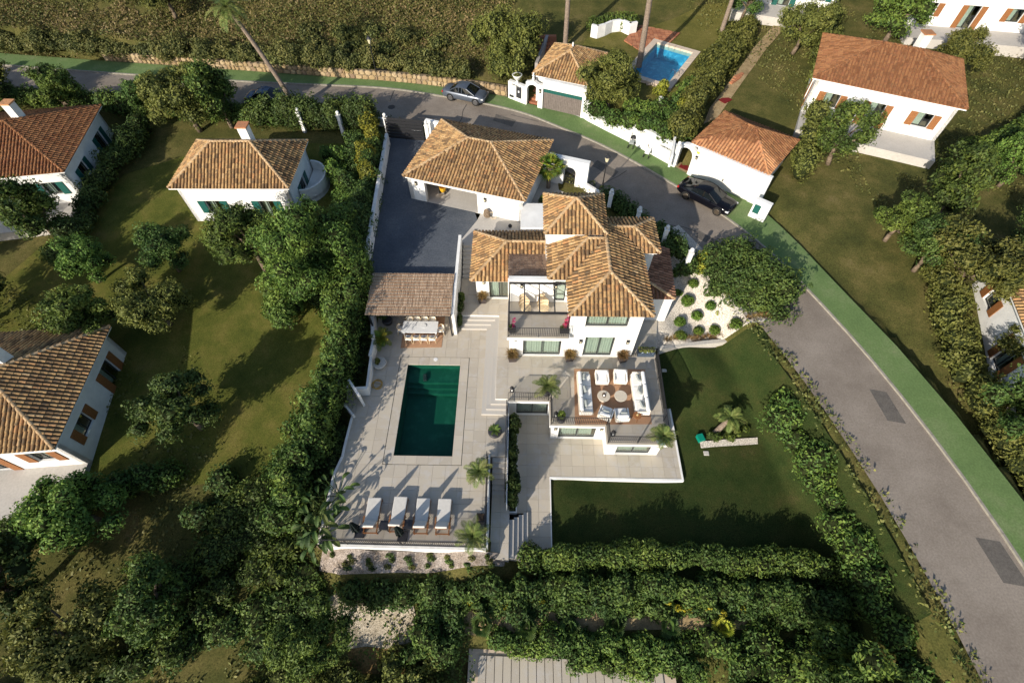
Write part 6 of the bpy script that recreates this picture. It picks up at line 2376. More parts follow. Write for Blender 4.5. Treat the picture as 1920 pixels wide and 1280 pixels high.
bush('lawn_shrub', 'low dark plants along the top of the white gravel strip', 'shrub', row(PX([(1320, 828), (1350, 824), (1385, 817), (1408, 812)], -2.1), .3, .5, None, .5, .2, 5), L_HEDGE, density=150, size=.15, seed=15)
sheet('front_slope', GPX([(606, 1030), (700, 1033), (905, 1034), (950, 1040), (945, 1062), (800, 1075), (640, 1078), (600, 1070)]), terrain, M_GRAVELD, .07, .4, label='mulchy gravel slope below the lounger terrace')
for k in range(26):
    px_, py_ = 625 + (k * 37) % 300, 1040 + (k * 13) % 28
    c = gp(px_, py_)
    z = c.z
    bush('slope_plant', 'small low plant on the mulchy slope below the terrace', 'plant', [(c.x, c.y, z + .1, .16 + .05 * (k % 3), .16, .14)], (L_HEDGE, L_DRYG, L_DARK)[k % 3], 'small plants on the mulchy slope', density=380, size=.11, seed=k, core=.5)
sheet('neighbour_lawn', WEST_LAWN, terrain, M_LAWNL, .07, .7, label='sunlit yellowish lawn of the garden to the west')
sheet('gravel_patch', GPX([(618, 1120), (636, 1108), (662, 1106), (690, 1118), (712, 1124), (742, 1128), (776, 1136), (781, 1160), (774, 1178), (781, 1203), (748, 1208), (724, 1216), (690, 1211), (655, 1216), (634, 1206), (640, 1186), (614, 1166), (622, 1142)]), terrain, ground_mat('beige_gravel', [(0.3, (0.20, 0.165, 0.115)), (0.48, (0.34, 0.29, 0.215)), (0.62, (0.45, 0.39, 0.30)), (0.8, (0.17, 0.15, 0.07))], 1.3, fine=(15, 0.45), bump=.9, bscale=22), .06, .4, label='patch of pale gravel in the garden below')
sheet('dry_patch', GPX([(655, 1212), (760, 1212), (765, 1262), (650, 1262)]), terrain, ground_mat('dry_grass_patch', [(.3, (.12, .075, .03)), (.6, (.2, .13, .05))], 2.0, fine=(12, .4)), .04, .5)
sheet('sandy_path', GPX([(780, 1150), (960, 1140), (1150, 1128), (1420, 1150), (1420, 1180), (1200, 1180), (960, 1190), (800, 1190)]), terrain, M_SANDP, .04, .6, label='sandy strip between the lower hedges')

# ------------------------------------------------------------------ hedges and trees of the plot
HW = PX([(705, 262), (699, 292), (692, 325), (686, 355), (680, 392), (673, 430), (666, 470)], 2.8)
bush('hedge', 'tall dark hedge along the courtyard boundary wall', 'hedge', row(HW, 1.05, 3.0, 1.0, .9, .15, 1) + row([(p[0] - 1.5, p[1]) for p in HW], 1.2, 2.2, 1.2, 1.1, .2, 2), L_DARK, density=85, size=.19, seed=21, lump=.25)
bush('golden_shrub', 'golden green shrub column beside the black gate pillar', 'shrub', [Bl(690, 232, 3.4, .8, .8, 1.3), Bl(698, 258, 3.6, .75, .8, 1.2), Bl(683, 290, 3.4, .9, 1.0, 1.2), Bl(690, 325, 3.2, .8, .8, 1.1)], L_GOLD, density=120, size=.17, seed=22, lump=.3)
bush('hedge', 'dark hedge along the lane on the west side of the gate', 'hedge', row(PX([(480, 222), (560, 222), (640, 228), (700, 232)], 2.8), 1.25, 3.0, 1.8, 1.0, .2, 3), L_DARK, density=85, size=.19, seed=23, lump=.25)
bush('hedge', 'sunlit mixed shrubs in the garden west of the courtyard', 'hedge', [Bl(640, 300, 2.4, .8, .8, 1.5), Bl(632, 330, 2.6, .9, .9, 1.6), Bl(646, 350, 2.2, .9, .9, 1.2), Bl(615, 300, 2.2, .6, .6, 1.3), Bl(655, 385, 2.2, .9, .9, 1.1), Bl(640, 372, 2.0, .9, .9, 1.1)], L_PEPPER, density=110, size=.18, seed=24, lump=.35)
bush('hedge', 'dark tall hedge behind the brushwood pergola', 'hedge', [Bl(676, 500, 2.6, 1.1, 1.3, 2.6), Bl(668, 530, 2.6, 1.2, 1.3, 2.5), Bl(655, 560, 2.4, 1.3, 1.4, 2.4), Bl(660, 585, 1.4, 1.2, 1.3, 2.2), Bl(640, 590, 1.4, 1.3, 1.3, 2.2)], L_HEDGE, density=85, size=.18, seed=25, lump=.3)
hb = []
rr_ = random.Random(3)
for y, x, top in ((20.2, -12.1, 3.6), (19.0, -12.2, 3.3), (17.8, -12.1, 2.9), (16.6, -12.3, 3.1), (15.5, -12.2, 2.9), (14.4, -12.4, 3.2), (13.3, -12.5, 2.7), (12.2, -12.7, 2.5), (11.1, -12.9, 2.6), (10.0, -13.2, 2.2), (9.0, -13.3, 1.9), (8.0, -13.4, 1.3), (16, -13.5, 1.2), (13.6, -13.8, 1.2), (11.5, -14.2, 1.0)):
    g = th(x, y)
    hb.append((x + rr_.uniform(-.2, .2), y, (g + top) / 2 + .1, 1.15, .95, (top - g) / 2 + .1))
bush('hedge', 'long bright green hedge between the pool terrace and the neighbouring lawn', 'hedge', hb, L_HEDGE, density=95, size=.18, seed=26, lump=.33)
hb = []
for y, x, top in ((21.5, -11.5, .9), (20, -11.4, .2), (18.6, -11.5, .0), (17.4, -11.6, -.1), (13.8, -11.7, -.1), (12.6, -11.5, -.1), (11.5, -11.5, -.1), (10.4, -11.8, -.2), (9.3, -12.0, -.3), (8.2, -12.2, -.5), (7.2, -12.4, -.6)):
    g = th(x, y)
    hb.append((x, y, (g + top) / 2, .85, .9, (top - g) / 2 + .15))
bush('hedge', 'low shaded shrubs at the foot of the pool terrace wall', 'hedge', hb, L_DARK, density=95, size=.17, seed=27, lump=.3)
hb = []
for x, y, top, r_ in ((-15.6, 9.6, .7, 1.3), (-15.2, 8.4, .2, 1.3), (-14.0, 8.0, .3, 1.1), (-16.8, 8.4, .4, 1.4), (-14.8, 7.0, -.3, 1.1), (-16.2, 7.0, -.3, 1.4), (-13.6, 6.8, -.5, 1.0), (-15.2, 5.6, -.9, 1.2), (-17.5, 6.2, -.4, 1.4), (-13.6, 5.4, -1.0, .9), (-17, 4.6, -1.2, 1.2)):
    g = th(x, y)
    hb.append((x, y, (g + top) / 2, r_, r_, (top - g) / 2 + .2))
bush('hedge', 'sunlit shrub mass at the lower left below the lawn', 'hedge', hb, L_HEDGE, density=90, size=.18, seed=28, lump=.33)
bush('hedge', 'dark shrubs at the lower right end of the sandy strip', 'hedge', [(x, y, -3.1 + .5, 1.2, 1.0, .95) for x, y in ((11.6, 2.2), (12.6, 1.2), (13.8, 2.3), (14.6, .9), (16, 1.8), (17.5, 1.0), (18.6, 2.2), (12.4, -.2), (14.2, -.6), (16.4, -.4))], L_HEDGE, density=95, size=.17, seed=151, lump=.38)
bush('hedge', 'low shrubs left of the white deck below the gravel patch', 'hedge', [(x, y, -3.3 + .45, 1.0, .9, .85) for x, y in ((-4.2, 1.4), (-5.4, .4), (-4, -.4), (-6.6, .9), (-7.6, -.3), (-5.8, -1), (-9.2, .2), (-10.6, -.6), (-12.4, .2), (-14, -.6))], L_OLIVE, density=100, size=.16, seed=152, lump=.4)
# paddle-leaved plants beside the terrace wall
def paddle_plant(label, base, n, h, L, seed):
    rr = random.Random(seed)
    t = root('paddle_plant', label, 'plant', base, 0, 'paddle leaved plants by the terrace wall')
    mb = MB()
    mb.tube((0, 0, 0), (0, 0, h * .5), .09, .07, 8)
    mb.build('stem', M_BARK, t)
    for k in range(n):
        az = k * 2.399 + rr.uniform(-.2, .2)
        e = rr.uniform(.55, 1.15)
        d = Vector((math.cos(az), math.sin(az), 0))
        p0 = Vector((0, 0, h * .45))
        p1 = p0 + d * (h * .45 * math.cos(e)) + Vector((0, 0, h * .5 * math.sin(e)))
        m = MB()
        m.path([p0, p1], .022, 5)
        sd = Vector((-d.y, d.x, 0))
        rowp = []
        ee = e * .55
        q = p1.copy()
        for j in range(7):
            t_ = j / 6
            w = L * .19 * math.sin(math.pi * (t_ * .86 + .1)) ** .65
            rowp.append((q - sd * w + Vector((0, 0, w * .35)), q.copy(), q + sd * w + Vector((0, 0, w * .35))))
            ee -= .26
            q = q + (d * math.cos(ee) + Vector((0, 0, math.sin(ee)))) * (L / 6)
        vs = [v for r_ in rowp for v in r_]
        m.add(vs, [f for j in range(6) for f in ((j * 3, j * 3 + 1, j * 3 + 4, j * 3 + 3), (j * 3 + 1, j * 3 + 2, j * 3 + 5, j * 3 + 4))])
        m.build('leaf', L_BIG, t)
    return t


for k, (px_, py_, n, h, L) in enumerate(((603, 945, 8, 1.7, 1.1), (590, 975, 9, 1.8, 1.2), (612, 990, 8, 1.5, 1.25), (628, 912, 7, 1.5, 1.0), (592, 1015, 7, 1.5, 1.1))):
    c = at(px_, py_, (1.7, 1.4, 1.0, 1.6, .3)[k])
    g = th(c.x - .2, c.y)
    h = ((1.7, 1.5, 1.2, 1.6, .5)[k] - g)
    L *= .62
    n += 4
    paddle_plant('paddle leaved plant ' + ['half hidden behind the terrace edge, second from the back', 'with the darkest leaves, third from the back', 'leaning over the corner of the railing', 'farthest back along the terrace edge', 'nearest the front below the railing corner'][k], (c.x - .2, c.y, g), n, h, L, 50 + k)
# big pepper tree and its neighbours
tree('large light-green tree with drooping foliage in the garden west of the courtyard', (-15.2, 25.3, th(-15.2, 25.3)), cluster((-15.0, 25.4, 5.0), (3.6, 3.6, 2.4), 44, .7, 1.15, 4, .85) + cluster((-12.9, 24.6, 3.6), (1.9, 2.2, 1.2), 12, .6, .9, 5, .8), L_PEPPER,
     trunk_r=.24, limbs=9, density=70, size=.21, seed=31, lump=.35, droop=.5, aspect=.4, shell=.6, core=.55)
bush('hedge', 'shaded mixed shrubs under the big pepper tree', 'hedge', [(x, y, th(x, y) + .5, 1.3, 1.3, 1.0) for x, y in ((-12.8, 27.5), (-14, 29), (-13.2, 31), (-15.5, 28), (-17, 26.5), (-18.5, 25), (-14.5, 24), (-13, 25), (-16.5, 30), (-18.5, 28), (-12.6, 33.2), (-17.5, 23.2))], L_DARK, density=80, size=.18, seed=29, lump=.35)
tree('tall green tree at the left edge beside the big pepper tree', (-20, 27, th(-20, 27)), cluster((-20, 27, 4.2), (2.2, 2.4, 1.8), 20, .7, 1.1, 44, .85), L_PEPPER, trunk_r=.2, limbs=7, density=80, size=.19, seed=30, lump=.35, droop=.4, aspect=.42, shell=.5, core=.6)
bush('hedge', 'dark shrub mass filling the lower left corner beside the slope', 'hedge', [(x, y, th(x, y) + .35, 1.2, 1.1, .9) for x, y in ((-12.2, 5.0), (-13.2, 3.8), (-14.6, 3.4), (-11.6, 3.9), (-16, 2.6), (-12.4, 2.6), (-14, 1.8), (-17.6, 3.6), (-18.4, 1.6), (-19.2, 5), (-19, 8.4), (-18.4, 10.4))], L_DARK, density=95, size=.17, seed=39, lump=.35)
tree('small bright tree at the edge of the yellowish lawn', (-16.8, 21.8, th(-16.8, 21.8)), cluster((-16.8, 21.8, 2.0), (1.4, 1.3, 1.0), 9, .5, .8, 6), L_PEPPER, trunk_r=.1, density=90, size=.18, seed=32, lump=.3, core=.55)
tree('feathery light-green tree at the bottom left corner', (-10.4, 2.1, th(-10.4, 2.1)), cluster((-10.4, 2.0, .2), (1.9, 1.5, 1.1), 26, .45, .75, 7, .8), L_PEPPER, trunk_r=.14, density=130, size=.17, seed=33, lump=.35, droop=.4, aspect=.4, shell=.6, core=.5)
# hedges below the lawn
bush('hedge', 'clipped bright green hedge along the front of the dark lawn', 'hedge', row([(0.7, 6.35), (5, 6.55), (11, 6.6), (17, 6.4), (22, 5.6)], .8, 1.7, -2.5, .75, .14, 8), L_HEDGE, density=120, size=.16, seed=34, lump=.28)
bush('hedge', 'broad dark green hedge below the clipped hedge', 'hedge', row([(-9.6, 4.4), (-5, 4.5), (0, 4.75), (6, 4.85), (12, 4.8), (20, 4.2)], .95, 1.9, -3.0, .8, .2, 9) + row([(-4.5, 3.75), (4, 4.0), (12, 3.9), (18, 3.3)], .65, 1.3, -3.2, .7, .22, 10), L_DARK, density=110, size=.17, seed=35, lump=.3)
bush('hedge', 'yellow flowering edge of the lower hedge', 'hedge', [Bl(x, y, -2.15, .26, .22, .25) for x, y in ((820, 1118), (864, 1122), (884, 1128), (935, 1122), (947, 1135), (960, 1140), (995, 1122), (1015, 1128), (1250, 1128), (1270, 1140), (1290, 1142), (1310, 1130), (1330, 1138), (1355, 1150), (1395, 1140))], L_YELLOW, density=170, size=.13, seed=36, lump=.3, core=.6)
bush('hedge', 'bright green hedge above the lowest white pool deck', 'hedge', row([(-1.3, 2.3), (3, 2.2), (7, 2.1), (10, 2.0)], .72, 1.4, -3.6, .62, .2, 11) + row([(3.4, 1.45), (7, 1.2), (10.5, 1.0)], .75, 1.3, -3.6, .62, .2, 16), L_HEDGE, density=130, size=.16, seed=37, lump=.32)
bush('hedge', 'dark bushy shrubs at the lower left beside the gravel patch', 'hedge', [Bl(800, 1150, -2.4, .9, .9, .8), Bl(800, 1190, -2.4, 1.0, .9, .9), Bl(835, 1215, -2.6, .8, .8, .7), Bl(780, 1225, -2.6, .8, .6, .6), Bl(850, 1170, -2.6, .8, .8, .6), Bl(760, 1100, -2.4, 1.0, .7, .7), Bl(700, 1092, -2.5, 1.1, .6, .7), Bl(640, 1095, -2.5, 1.0, .6, .7)], L_DARK, density=120, size=.17, seed=38, lump=.35)
for k, px_ in enumerate((905, 988, 1066, 1150, 1250, 1350)):
    c = gp(px_, 1172 + 4 * (k % 3))
    fan_palm(f'dark spiky fan palm in the sandy strip, {["leftmost", "second from the left", "third from the left", "third from the right", "second from the right, thin", "rightmost and yellowish"][k]}', (c.x, c.y, th(c.x, c.y)), .5, 15 if k != 4 else 9, L_PALMY if k == 5 else L_DARK, .42, .35, 60 + k, 'fan palms in the sandy strip', .08)
scatter('ground_cover', [(-20, -4), (-2.2, -4), (-2.2, 4.1), (-13, 4.2), (-20, 4.2)], L_DRYG, 38, .19, 40, .35, -.1, .9, 'low weedy ground cover at the lower left')
scatter('ground_cover_dark', [(-9.5, 4.2), (-3, 3.4), (-2, 2.4), (11, 2.4), (22, 3), (22, -4), (11, -4), (10.5, 1.9), (-2, 2.0), (-2, -4), (-9, -4)], L_HEDGE, 40, .17, 41, .3, -.3, .8, 'low green ground cover between the lower hedges')

# right of the gravel: big hedge mass
hb = []
for px_, py_, z, r_ in ((1345, 490, 2.6, 1.3), (1380, 480, 2.8, 1.5), (1410, 500, 2.8, 1.7), (1360, 520, 2.4, 1.4), (1395, 540, 2.4, 1.5), (1420, 560, 2.2, 1.5), (1345, 545, 1.8, 1.0), (1390, 575, 1.8, 1.0), (1330, 500, 2.2, .9), (1430, 520, 2.6, 1.7), (1440, 590, 1.6, 1.4), (1415, 590, 1.4, .9), (1365, 560, 1.7, .9), (1460, 545, 2.4, 1.6)):
    hb.append(Bl(px_, py_, z, r_, r_, r_ * 1.0))
bush('hedge', 'big dark green hedge mass between gravel garden and lane', 'hedge', hb, L_DARK, density=95, size=.19, seed=42, lump=.3)
bush('golden_shrub', 'golden green shrub at the edge of the gravel by the lane pillar', 'shrub', [Bl(1318, 487, 2.4, .6, .6, .9), Bl(1312, 503, 2.2, .5, .6, .8), Bl(1352, 585, 1.2, .5, .5, .5), Bl(1372, 592, 1.2, .5, .4, .5), Bl(1400, 600, 1.1, .5, .4, .5)], L_GOLD, density=140, size=.16, seed=43, lump=.3)
bush('hedge', 'dark shrubs along the lane behind the villa', 'hedge', [Bl(x, y, 2.6, r_, r_, r_ * 1.1) for x, y, r_ in ((1140, 372, .8), (1160, 385, .9), (1178, 400, .9), (1195, 415, .8), (1245, 445, .8), (1262, 460, .9), (1278, 475, .8), (1252, 470, .8), (1290, 500, .7), (1280, 505, .6), (1235, 430, .7))], L_DARK, density=110, size=.17, seed=44, lump=.3)
c = at(1028, 352, ZC)
fan_palm('bushy fan palm between the garage and the arched portal', (c.x, c.y, ZC), 2.0, 30, L_FAN, .75, .75, 70, None, .17)
c = at(1020, 385, ZC)
bush('wall_shrub', 'dark fern like shrub in the shade beside the tower', 'shrub', [(c.x, c.y, ZC + .5, .5, .5, .6)], L_DARK, density=150, size=.2, seed=45)

# ------------------------------------------------------------------ hillside above the lane
HILL = [(-62, 58), (-40, 56.6), (-27, 55.2), (-16, 54.4), (-9, 53.2), (-5, 52.0), (-3.4, 54), (-1.0, 62), (0.5, 70), (1.0, 82), (-62, 86)]
scatter('dry_scrub', HILL, L_DRY, 46, .22, 45, .5, -.85, .35, 'dry brown scrub on the bank above the lane')
scatter('green_scrub', HILL, L_DRYG, 52, .19, 46, .9, -.35, .32, 'green scrub on the bank above the lane')
bush('hedge', 'green hedge trailing over the sandstone wall along the lane', 'hedge', row([(-60, 58.8), (-45, 57.2), (-27, 55.2), (-18, 54.5), (-12, 53.9), (-8.5, 52.9), (-5.5, 52.0)], 1.2, 1.9, 2.6, 1.0, .3, 12), L_DRYG, density=75, size=.2, seed=47, lump=.35)
bush('bank_shrubs', 'large bushes on the bank above the grey car', 'shrub', [Bl(900, 62, 6.4, 1.2), Bl(935, 95, 5.4, 1.4), Bl(960, 70, 6.2, 1.8), Bl(985, 90, 5.6, 1.5), Bl(940, 125, 4.6, 1.3), Bl(970, 120, 4.8, 1.2), Bl(990, 55, 6.8, 1.6), Bl(930, 50, 7, 1.6)], L_OLIVE, density=70, size=.22, seed=48, lump=.35)
for k, (px_, py_, z, r_) in enumerate(((560, 95, 6.0, 1.1), (610, 110, 5.2, 1.2), (680, 110, 5.2, 1.1), (640, 60, 8.0, 1.2), (760, 70, 7.4, 1.4), (740, 120, 5.0, 1.0), (800, 110, 5.2, 1.1), (580, 55, 8.5, 1.2), (850, 130, 4.6, .9), (530, 105, 5.6, 1.2), (720, 95, 6, 1.2), (650, 88, 6, 1.1), (820, 80, 6, 1.0), (590, 78, 7, 1.1), (780, 100, 5, .9), (700, 62, 8, 1.2))):
    c = gp(px_, py_ + 8)
    z = c.z
    bush('bank_shrub', 'rounded green shrub among the dry scrub of the bank', 'shrub', [(c.x, c.y, z + .3, r_, r_, r_ * .7), (c.x + r_ * .8, c.y + .4, z + .2, r_ * .7, r_ * .7, r_ * .5)], L_DRYG, 'green shrubs scattered on the bank', density=70, size=.2, seed=80 + k, lump=.4)

# sandstone retaining wall of separate stones
sw = wroot('sandstone_wall', 'rough sandstone retaining wall along the green pavement', 'wall', (-14, 54, ZR))
wl_ = smooth_line([(-46, 56.45), (-40, 55.8)] + PX([(505, 136.5), (620, 144.5), (740, 153.5), (810, 160.5), (900, 172), (951, 181)], ZR + .1), 1)
mb = MB()
for a, b in zip(wl_[:-1], wl_[1:]):
    wall_run(mb, a, b, .45, ZR - .1, ZR + .98)
mb.build('mortar', M_MORTAR, sw)
rs = random.Random(9)
small = MB()
cnt = 0
for row_i in range(2):
    for a, b in zip(wl_[:-1], wl_[1:]):
        a, b = Vector(a), Vector(b)
        L = (b - a).length
        d = (b - a) / L
        n = Vector((d.y, -d.x))
        s = 0
        while s < L - .1:
            w = min(rs.uniform(.42, .8), L - s)
            q = a + d * (s + w / 2) - n * .16
            hz = .52
            z = ZR + .12 + row_i * .47 + .24
            bm = MB()
            k = 7
            rx, rz = w * .47, hz * .46
            vs = []
            for yy, sc in ((.0, 1.0), (.2, 1.0), (.27, .72)):
                for i in range(k):
                    an = 2 * math.pi * i / k + .3
                    f = rs.uniform(.86, 1.12) * sc
                    ca, sa = math.cos(an), math.sin(an)
                    m_ = max(abs(ca), abs(sa)) ** .6
                    p = q + d * (rx * ca / m_ * f) + n * yy
                    vs.append((p.x, p.y, z + rz * sa / m_ * f))
            bm.add(vs, [(j * k + i, j * k + (i + 1) % k, (j + 1) * k + (i + 1) % k, (j + 1) * k + i) for j in range(2) for i in range(k)] + [tuple(range(2 * k, 3 * k))])
            if cnt < 280:
                bm.build('stone', M_SAND, sw)
            else:
                small.add(bm.v, bm.f)
            cnt += 1
            s += w
if small.v:
    tag(small.build('stone', M_SAND, sw), kind='stuff')

# ------------------------------------------------------------------ street lamps and leaning palms
def street_lamp(px_, py_, z, h, label):
    c = at(px_, py_, z)
    t = root('street_lamp', label, 'street lamp', (c.x, c.y, z), 0, 'black lantern street lamps')
    MB().lathe([(.14, 0), (.14, .25), (.07, .4), (.05, .8)], (0, 0, 0), 12).build('foot', M_IRON, t)
    MB().tube((0, 0, .8), (0, 0, h), .045, .035, 8).build('post', M_IRON, t)
    hd = MB().lathe([(.1, 0), (.22, .42), (.2, .44)], (0, 0, h), 6).build('lantern_glass', M_LAMPGLASS, t)
    MB().lathe([(.27, 0), (.14, .16), (.05, .24), (.03, .34)], (0, 0, h + .44), 6).build('lantern_cap', M_IRON, hd)
    return t


street_lamp(1129, 352, ZC + .1, 2.6, 'black street lamp with cream lantern beside the portal')
street_lamp(708, 149, ZR + .1, 3.6, 'tall black street lamp standing at the sandstone wall')
# a bin and utility box by the lamp on the pavement
c = at(719, 148, ZR)
t = root('litter_bins', 'small dark bins beside the street lamp at the sandstone wall', 'bin', (c.x, c.y, ZR + .12), R(-4))
for k in (-.35, .35):
    MB().rbox((k, 0, .4), (.5, .42, .8), .04).build('bin', M_DARKPOT, t)
    MB().rbox((k, 0, .83), (.54, .46, .07), .02).build('lid', M_IRON, t)
c0, c1 = at(557, 207, ZC), at(505, 96, 6.5)
palm('tall dark palm leaning over the lane at the left', (c0.x, c0.y, 1.9), 9.2, (-3.0, .5), 22, 2.6, 1.5, L_PALM, 'tall palms', .19, .5, 90, 'tall_palm', n=12, lw=.04)
c0 = at(1197, 128, 4.2)
palm('tall palm standing beside the blue swimming pool', (c0.x, c0.y, th(c0.x, c0.y)), 10.5, (-.6, -.5), 24, 2.6, 1.5, L_PALM, 'tall palms', .24, .5, 91, 'tall_palm', n=12, lw=.04)
c0 = at(1060, 82, 4.4)
palm('palm trunk behind the tiled garage of the upper neighbour', (c0.x, c0.y, th(c0.x, c0.y)), 10, (-.2, .6), 22, 2.5, 1.5, L_PALM, 'tall palms', .22, .5, 92, 'tall_palm', n=12, lw=.04)
c0 = at(1352, 62, 4.8)
palm('palm at the upper edge of the olive lawn beside the hedge', (c0.x, c0.y, th(c0.x, c0.y)), 9, (.5, .8), 22, 2.5, 1.5, L_PALM, 'tall palms', .2, .5, 93, 'tall_palm', n=12, lw=.04)

# ------------------------------------------------------------------ upper neighbour: garage, arch, walls, pool
ZP = ZR + .12
na = wroot('neighbour_garage', 'neighbour garage with mossy tile roof and weathered boarded door on the green pavement', 'garage', (*G2(1050, 205, ZP), ZP))
w0, w1, w2, w3 = G(953, 183.5, ZP), G(985, 196, ZP), G(1016, 204, ZP), G(1094, 222, ZP)
mb = MB()
Ld = (w3 - w2).length
od = [(.02, Ld - .35, ZP - .01, ZP + 2.05)]
wall_run(mb, w2, w3, .35, ZP - .2, ZP + 2.9, od)
mb.build('wall', M_WHITE, na)
mb = MB()
La = (w2 - w1).length
arch_wall(mb, w1, w2, .4, ZP - .2, ZP + 2.3, .12, 1.32, ZP + 1.55, arch_top=.32)
mb.build('arch', M_WHITE, na)
mb = MB()
wall_run(mb, w0, w1, .4, ZP - .2, ZP + 1.75)
mb.build('front_wall', M_WHITE, na)
du = (w3 - w2).normalized()
dn = Vector((du.y, -du.x, 0))
nb_ = 22
for k in range(nb_):
    a = .04 + k * (Ld - .39) / nb_
    bw = (Ld - .39) / nb_
    q = w2 + du * (a + bw / 2) - dn * .22
    MB().box((q.x, q.y, ZP + .8), (bw - .012, .04, 1.6), math.atan2(du.y, du.x)).build('door_board', M_GARDOOR, na)
    MB().box((q.x, q.y, ZP + 1.825), (bw - .012, .05, .44), math.atan2(du.y, du.x)).build('door_board', M_GREENPAINT_SHADE, na)  # upper boards dark green: shade under the eave put into the colour
A_, B_, Cc = G(998, 140, 5.2), G(1029, 80, 5.2), G(1090, 159, 5.2)
u_ = (Cc - A_).normalized()
v_ = Vector((-u_.y, u_.x, 0))
dep = (B_ - A_).dot(v_)
ap_ = G(1074, 88, 6.7)
wid = 2 * (ap_ - A_).dot(u_)
c4 = [A_, A_ + u_ * wid, A_ + u_ * wid + v_ * dep, A_ + v_ * dep]
c4 = [(p.x, p.y) for p in c4]
fs, rg = hip(c4, 5.25, 6.7)
roof(na, 'roof', fs, rg, cap=120, cornice=(c4, 5.06, 5.17))
mb = MB()
i4 = [(A_ + u_ * a + v_ * b) for a, b in ((.3, .45), (wid - .3, .45), (wid - .3, dep - .3), (.3, dep - .3))]
mb.prism([(p.x, p.y) for p in i4], 4.3, 5.05)
for a, b, c, d in ((.3, .45, .6, dep - .3), (wid - .6, .45, wid - .3, dep - .3)):
    mb.prism([tuple((A_ + u_ * x + v_ * y)[:2]) for x, y in ((a, b), (c, b), (c, d), (a, d))], ZP - .2, 4.29)
mb.build('side_wall', M_WHITE2, na)
MB().tube((ap_.x, ap_.y, 6.65), (ap_.x, ap_.y, 7.1), .09, .07, 8).build('vent_pipe', M_WHITE2, na)
# steps behind the arch, sign panel, letters, urn
for k in range(6):
    q = w1 + du * .72 + Vector((-dn.x, -dn.y, 0)) * (.7 + k * .4)
    MB().box((q.x, q.y, ZP + k * .16), (1.15, .4, .2 + k * .02), math.atan2(du.y, du.x)).build('brick_step', M_BRICK, na)
d1 = (w1 - w0).normalized()
n1 = Vector((d1.y, -d1.x, 0))
a1 = math.atan2(d1.y, d1.x)
q = w0 + d1 * ((w1 - w0).length * .62) + n1 * .02
pm = MB()
pm.box((q.x, q.y, ZP + .95), (.62, .04, 1.1), a1)
pmo = tag(pm.build('meter_panel', M_DARKPOT), 'dark grey meter panel with white sticker on the front wall by the arch', 'panel')
q2 = q + n1 * .025
MB().box((q2.x, q2.y, ZP + 1.05), (.16, .008, .2), a1).build('sticker', M_TABLETOP, pmo)
q = w0 + d1 * .45 + n1 * .03
tag(MB().rbox((q.x, q.y, ZP + .35), (.5, .12, .2), .02, a1).build('letter_box', M_FRAME), 'small dark letter box low on the white front wall', 'letter box')


def letters(text, p, d, n, size, label, name='house_sign', material=None):
    cu = bpy.data.curves.new(name, 'FONT')
    cu.body = text
    cu.size = size
    cu.extrude = .012
    cu.align_x = 'LEFT'
    cu.materials.append(material or M_LETTER)
    o = bpy.data.objects.new(name, cu)
    COL.objects.link(o)
    d, n = Vector((d.x, d.y, 0)).normalized(), Vector((n.x, n.y, 0)).normalized()
    o.matrix_basis = Matrix(((d.x, 0, n.x, p.x + n.x * .03), (d.y, 0, n.y, p.y + n.y * .03), (0, 1, 0, p.z), (0, 0, 0, 1)))
    dg = bpy.context.evaluated_depsgraph_get()
    me = bpy.data.meshes.new_from_object(o.evaluated_get(dg))
    mx = o.matrix_basis.copy()
    bpy.data.objects.remove(o)
    o = link(name, me, material or M_LETTER)
    o.matrix_basis = mx
    return tag(o, label, 'sign')


letters('MARYSOL 16', Vector((w0.x, w0.y, ZP + 1.5)) + d1 * .45, d1, n1, .2, 'dark house name letters with number 16 above the meter panel')
c = at(968, 148, ZP + 1.75)
q = w0 + d1 * .95 - n1 * .2
t = root('stone_urn', 'pale stone urn planter on the front wall left of the arch', 'urn', (q.x, q.y, ZP + 1.752))
MB().lathe([(.2, 0), (.22, .05), (.1, .12), (.1, .25), (.3, .42), (.44, .7), (.5, .78), (.44, .8), (.4, .72)], (0, 0, 0), 20).build('pot', M_WHITE2, t, True)
leaf_object('foliage', [(0, 0, .78, .36, .36, .14)], L_DRYG, t, density=200, size=.12, seed=61)
q = w1 + d1 * .0 - n1 * .1
t = root('stone_figure', 'small white stone figure perched at the top of the arch', 'statue', tuple(w1 + du * .7 - Vector((dn.x, dn.y, 0)) * .2 + Vector((0, 0, 2.5))))
MB().lathe([(.1, 0), (.14, .1), (.08, .3), (.12, .42), (.06, .55)], (0, 0, 0), 10).build('body', M_WHITE2, t)
MB().sphere((0, 0, .63), .09, 10, 7).build('head', M_WHITE2, t)
q = w2 + du * (-.35) + Vector((dn.x, dn.y, 0)) * .0
wl0 = wall_lamp(na, (w2.x - du.x * .25, w2.y - du.y * .25, ZP + 1.75), dn, .34)
# grey garden wall climbing beside the garage
mb = MB()
a, b = G(1008, 128, 4.4), G(1030, 45, 6.0)
wall_run(mb, a, b, .3, 2.5, 4.9)
tag(mb.build('garden_wall', mat('grey_wall', (.30, .27, .25), .9)), 'grey wall climbing the slope beside the neighbour garage', 'wall')
st2 = wroot('brick_stairs', 'steep brick stairs between the bank shrubs and the upper house', None, (0, 0, 0))
st2['kind'] = 'structure'
for k in range(9):
    q = G(1028, 78 - k * 5.2, 5.0 + k * .18)
    MB().box((q.x, q.y, th(q.x, q.y) + .2 + k * .05), (1.9, .5, .5)).build('brick_step', M_BRICK, st2)
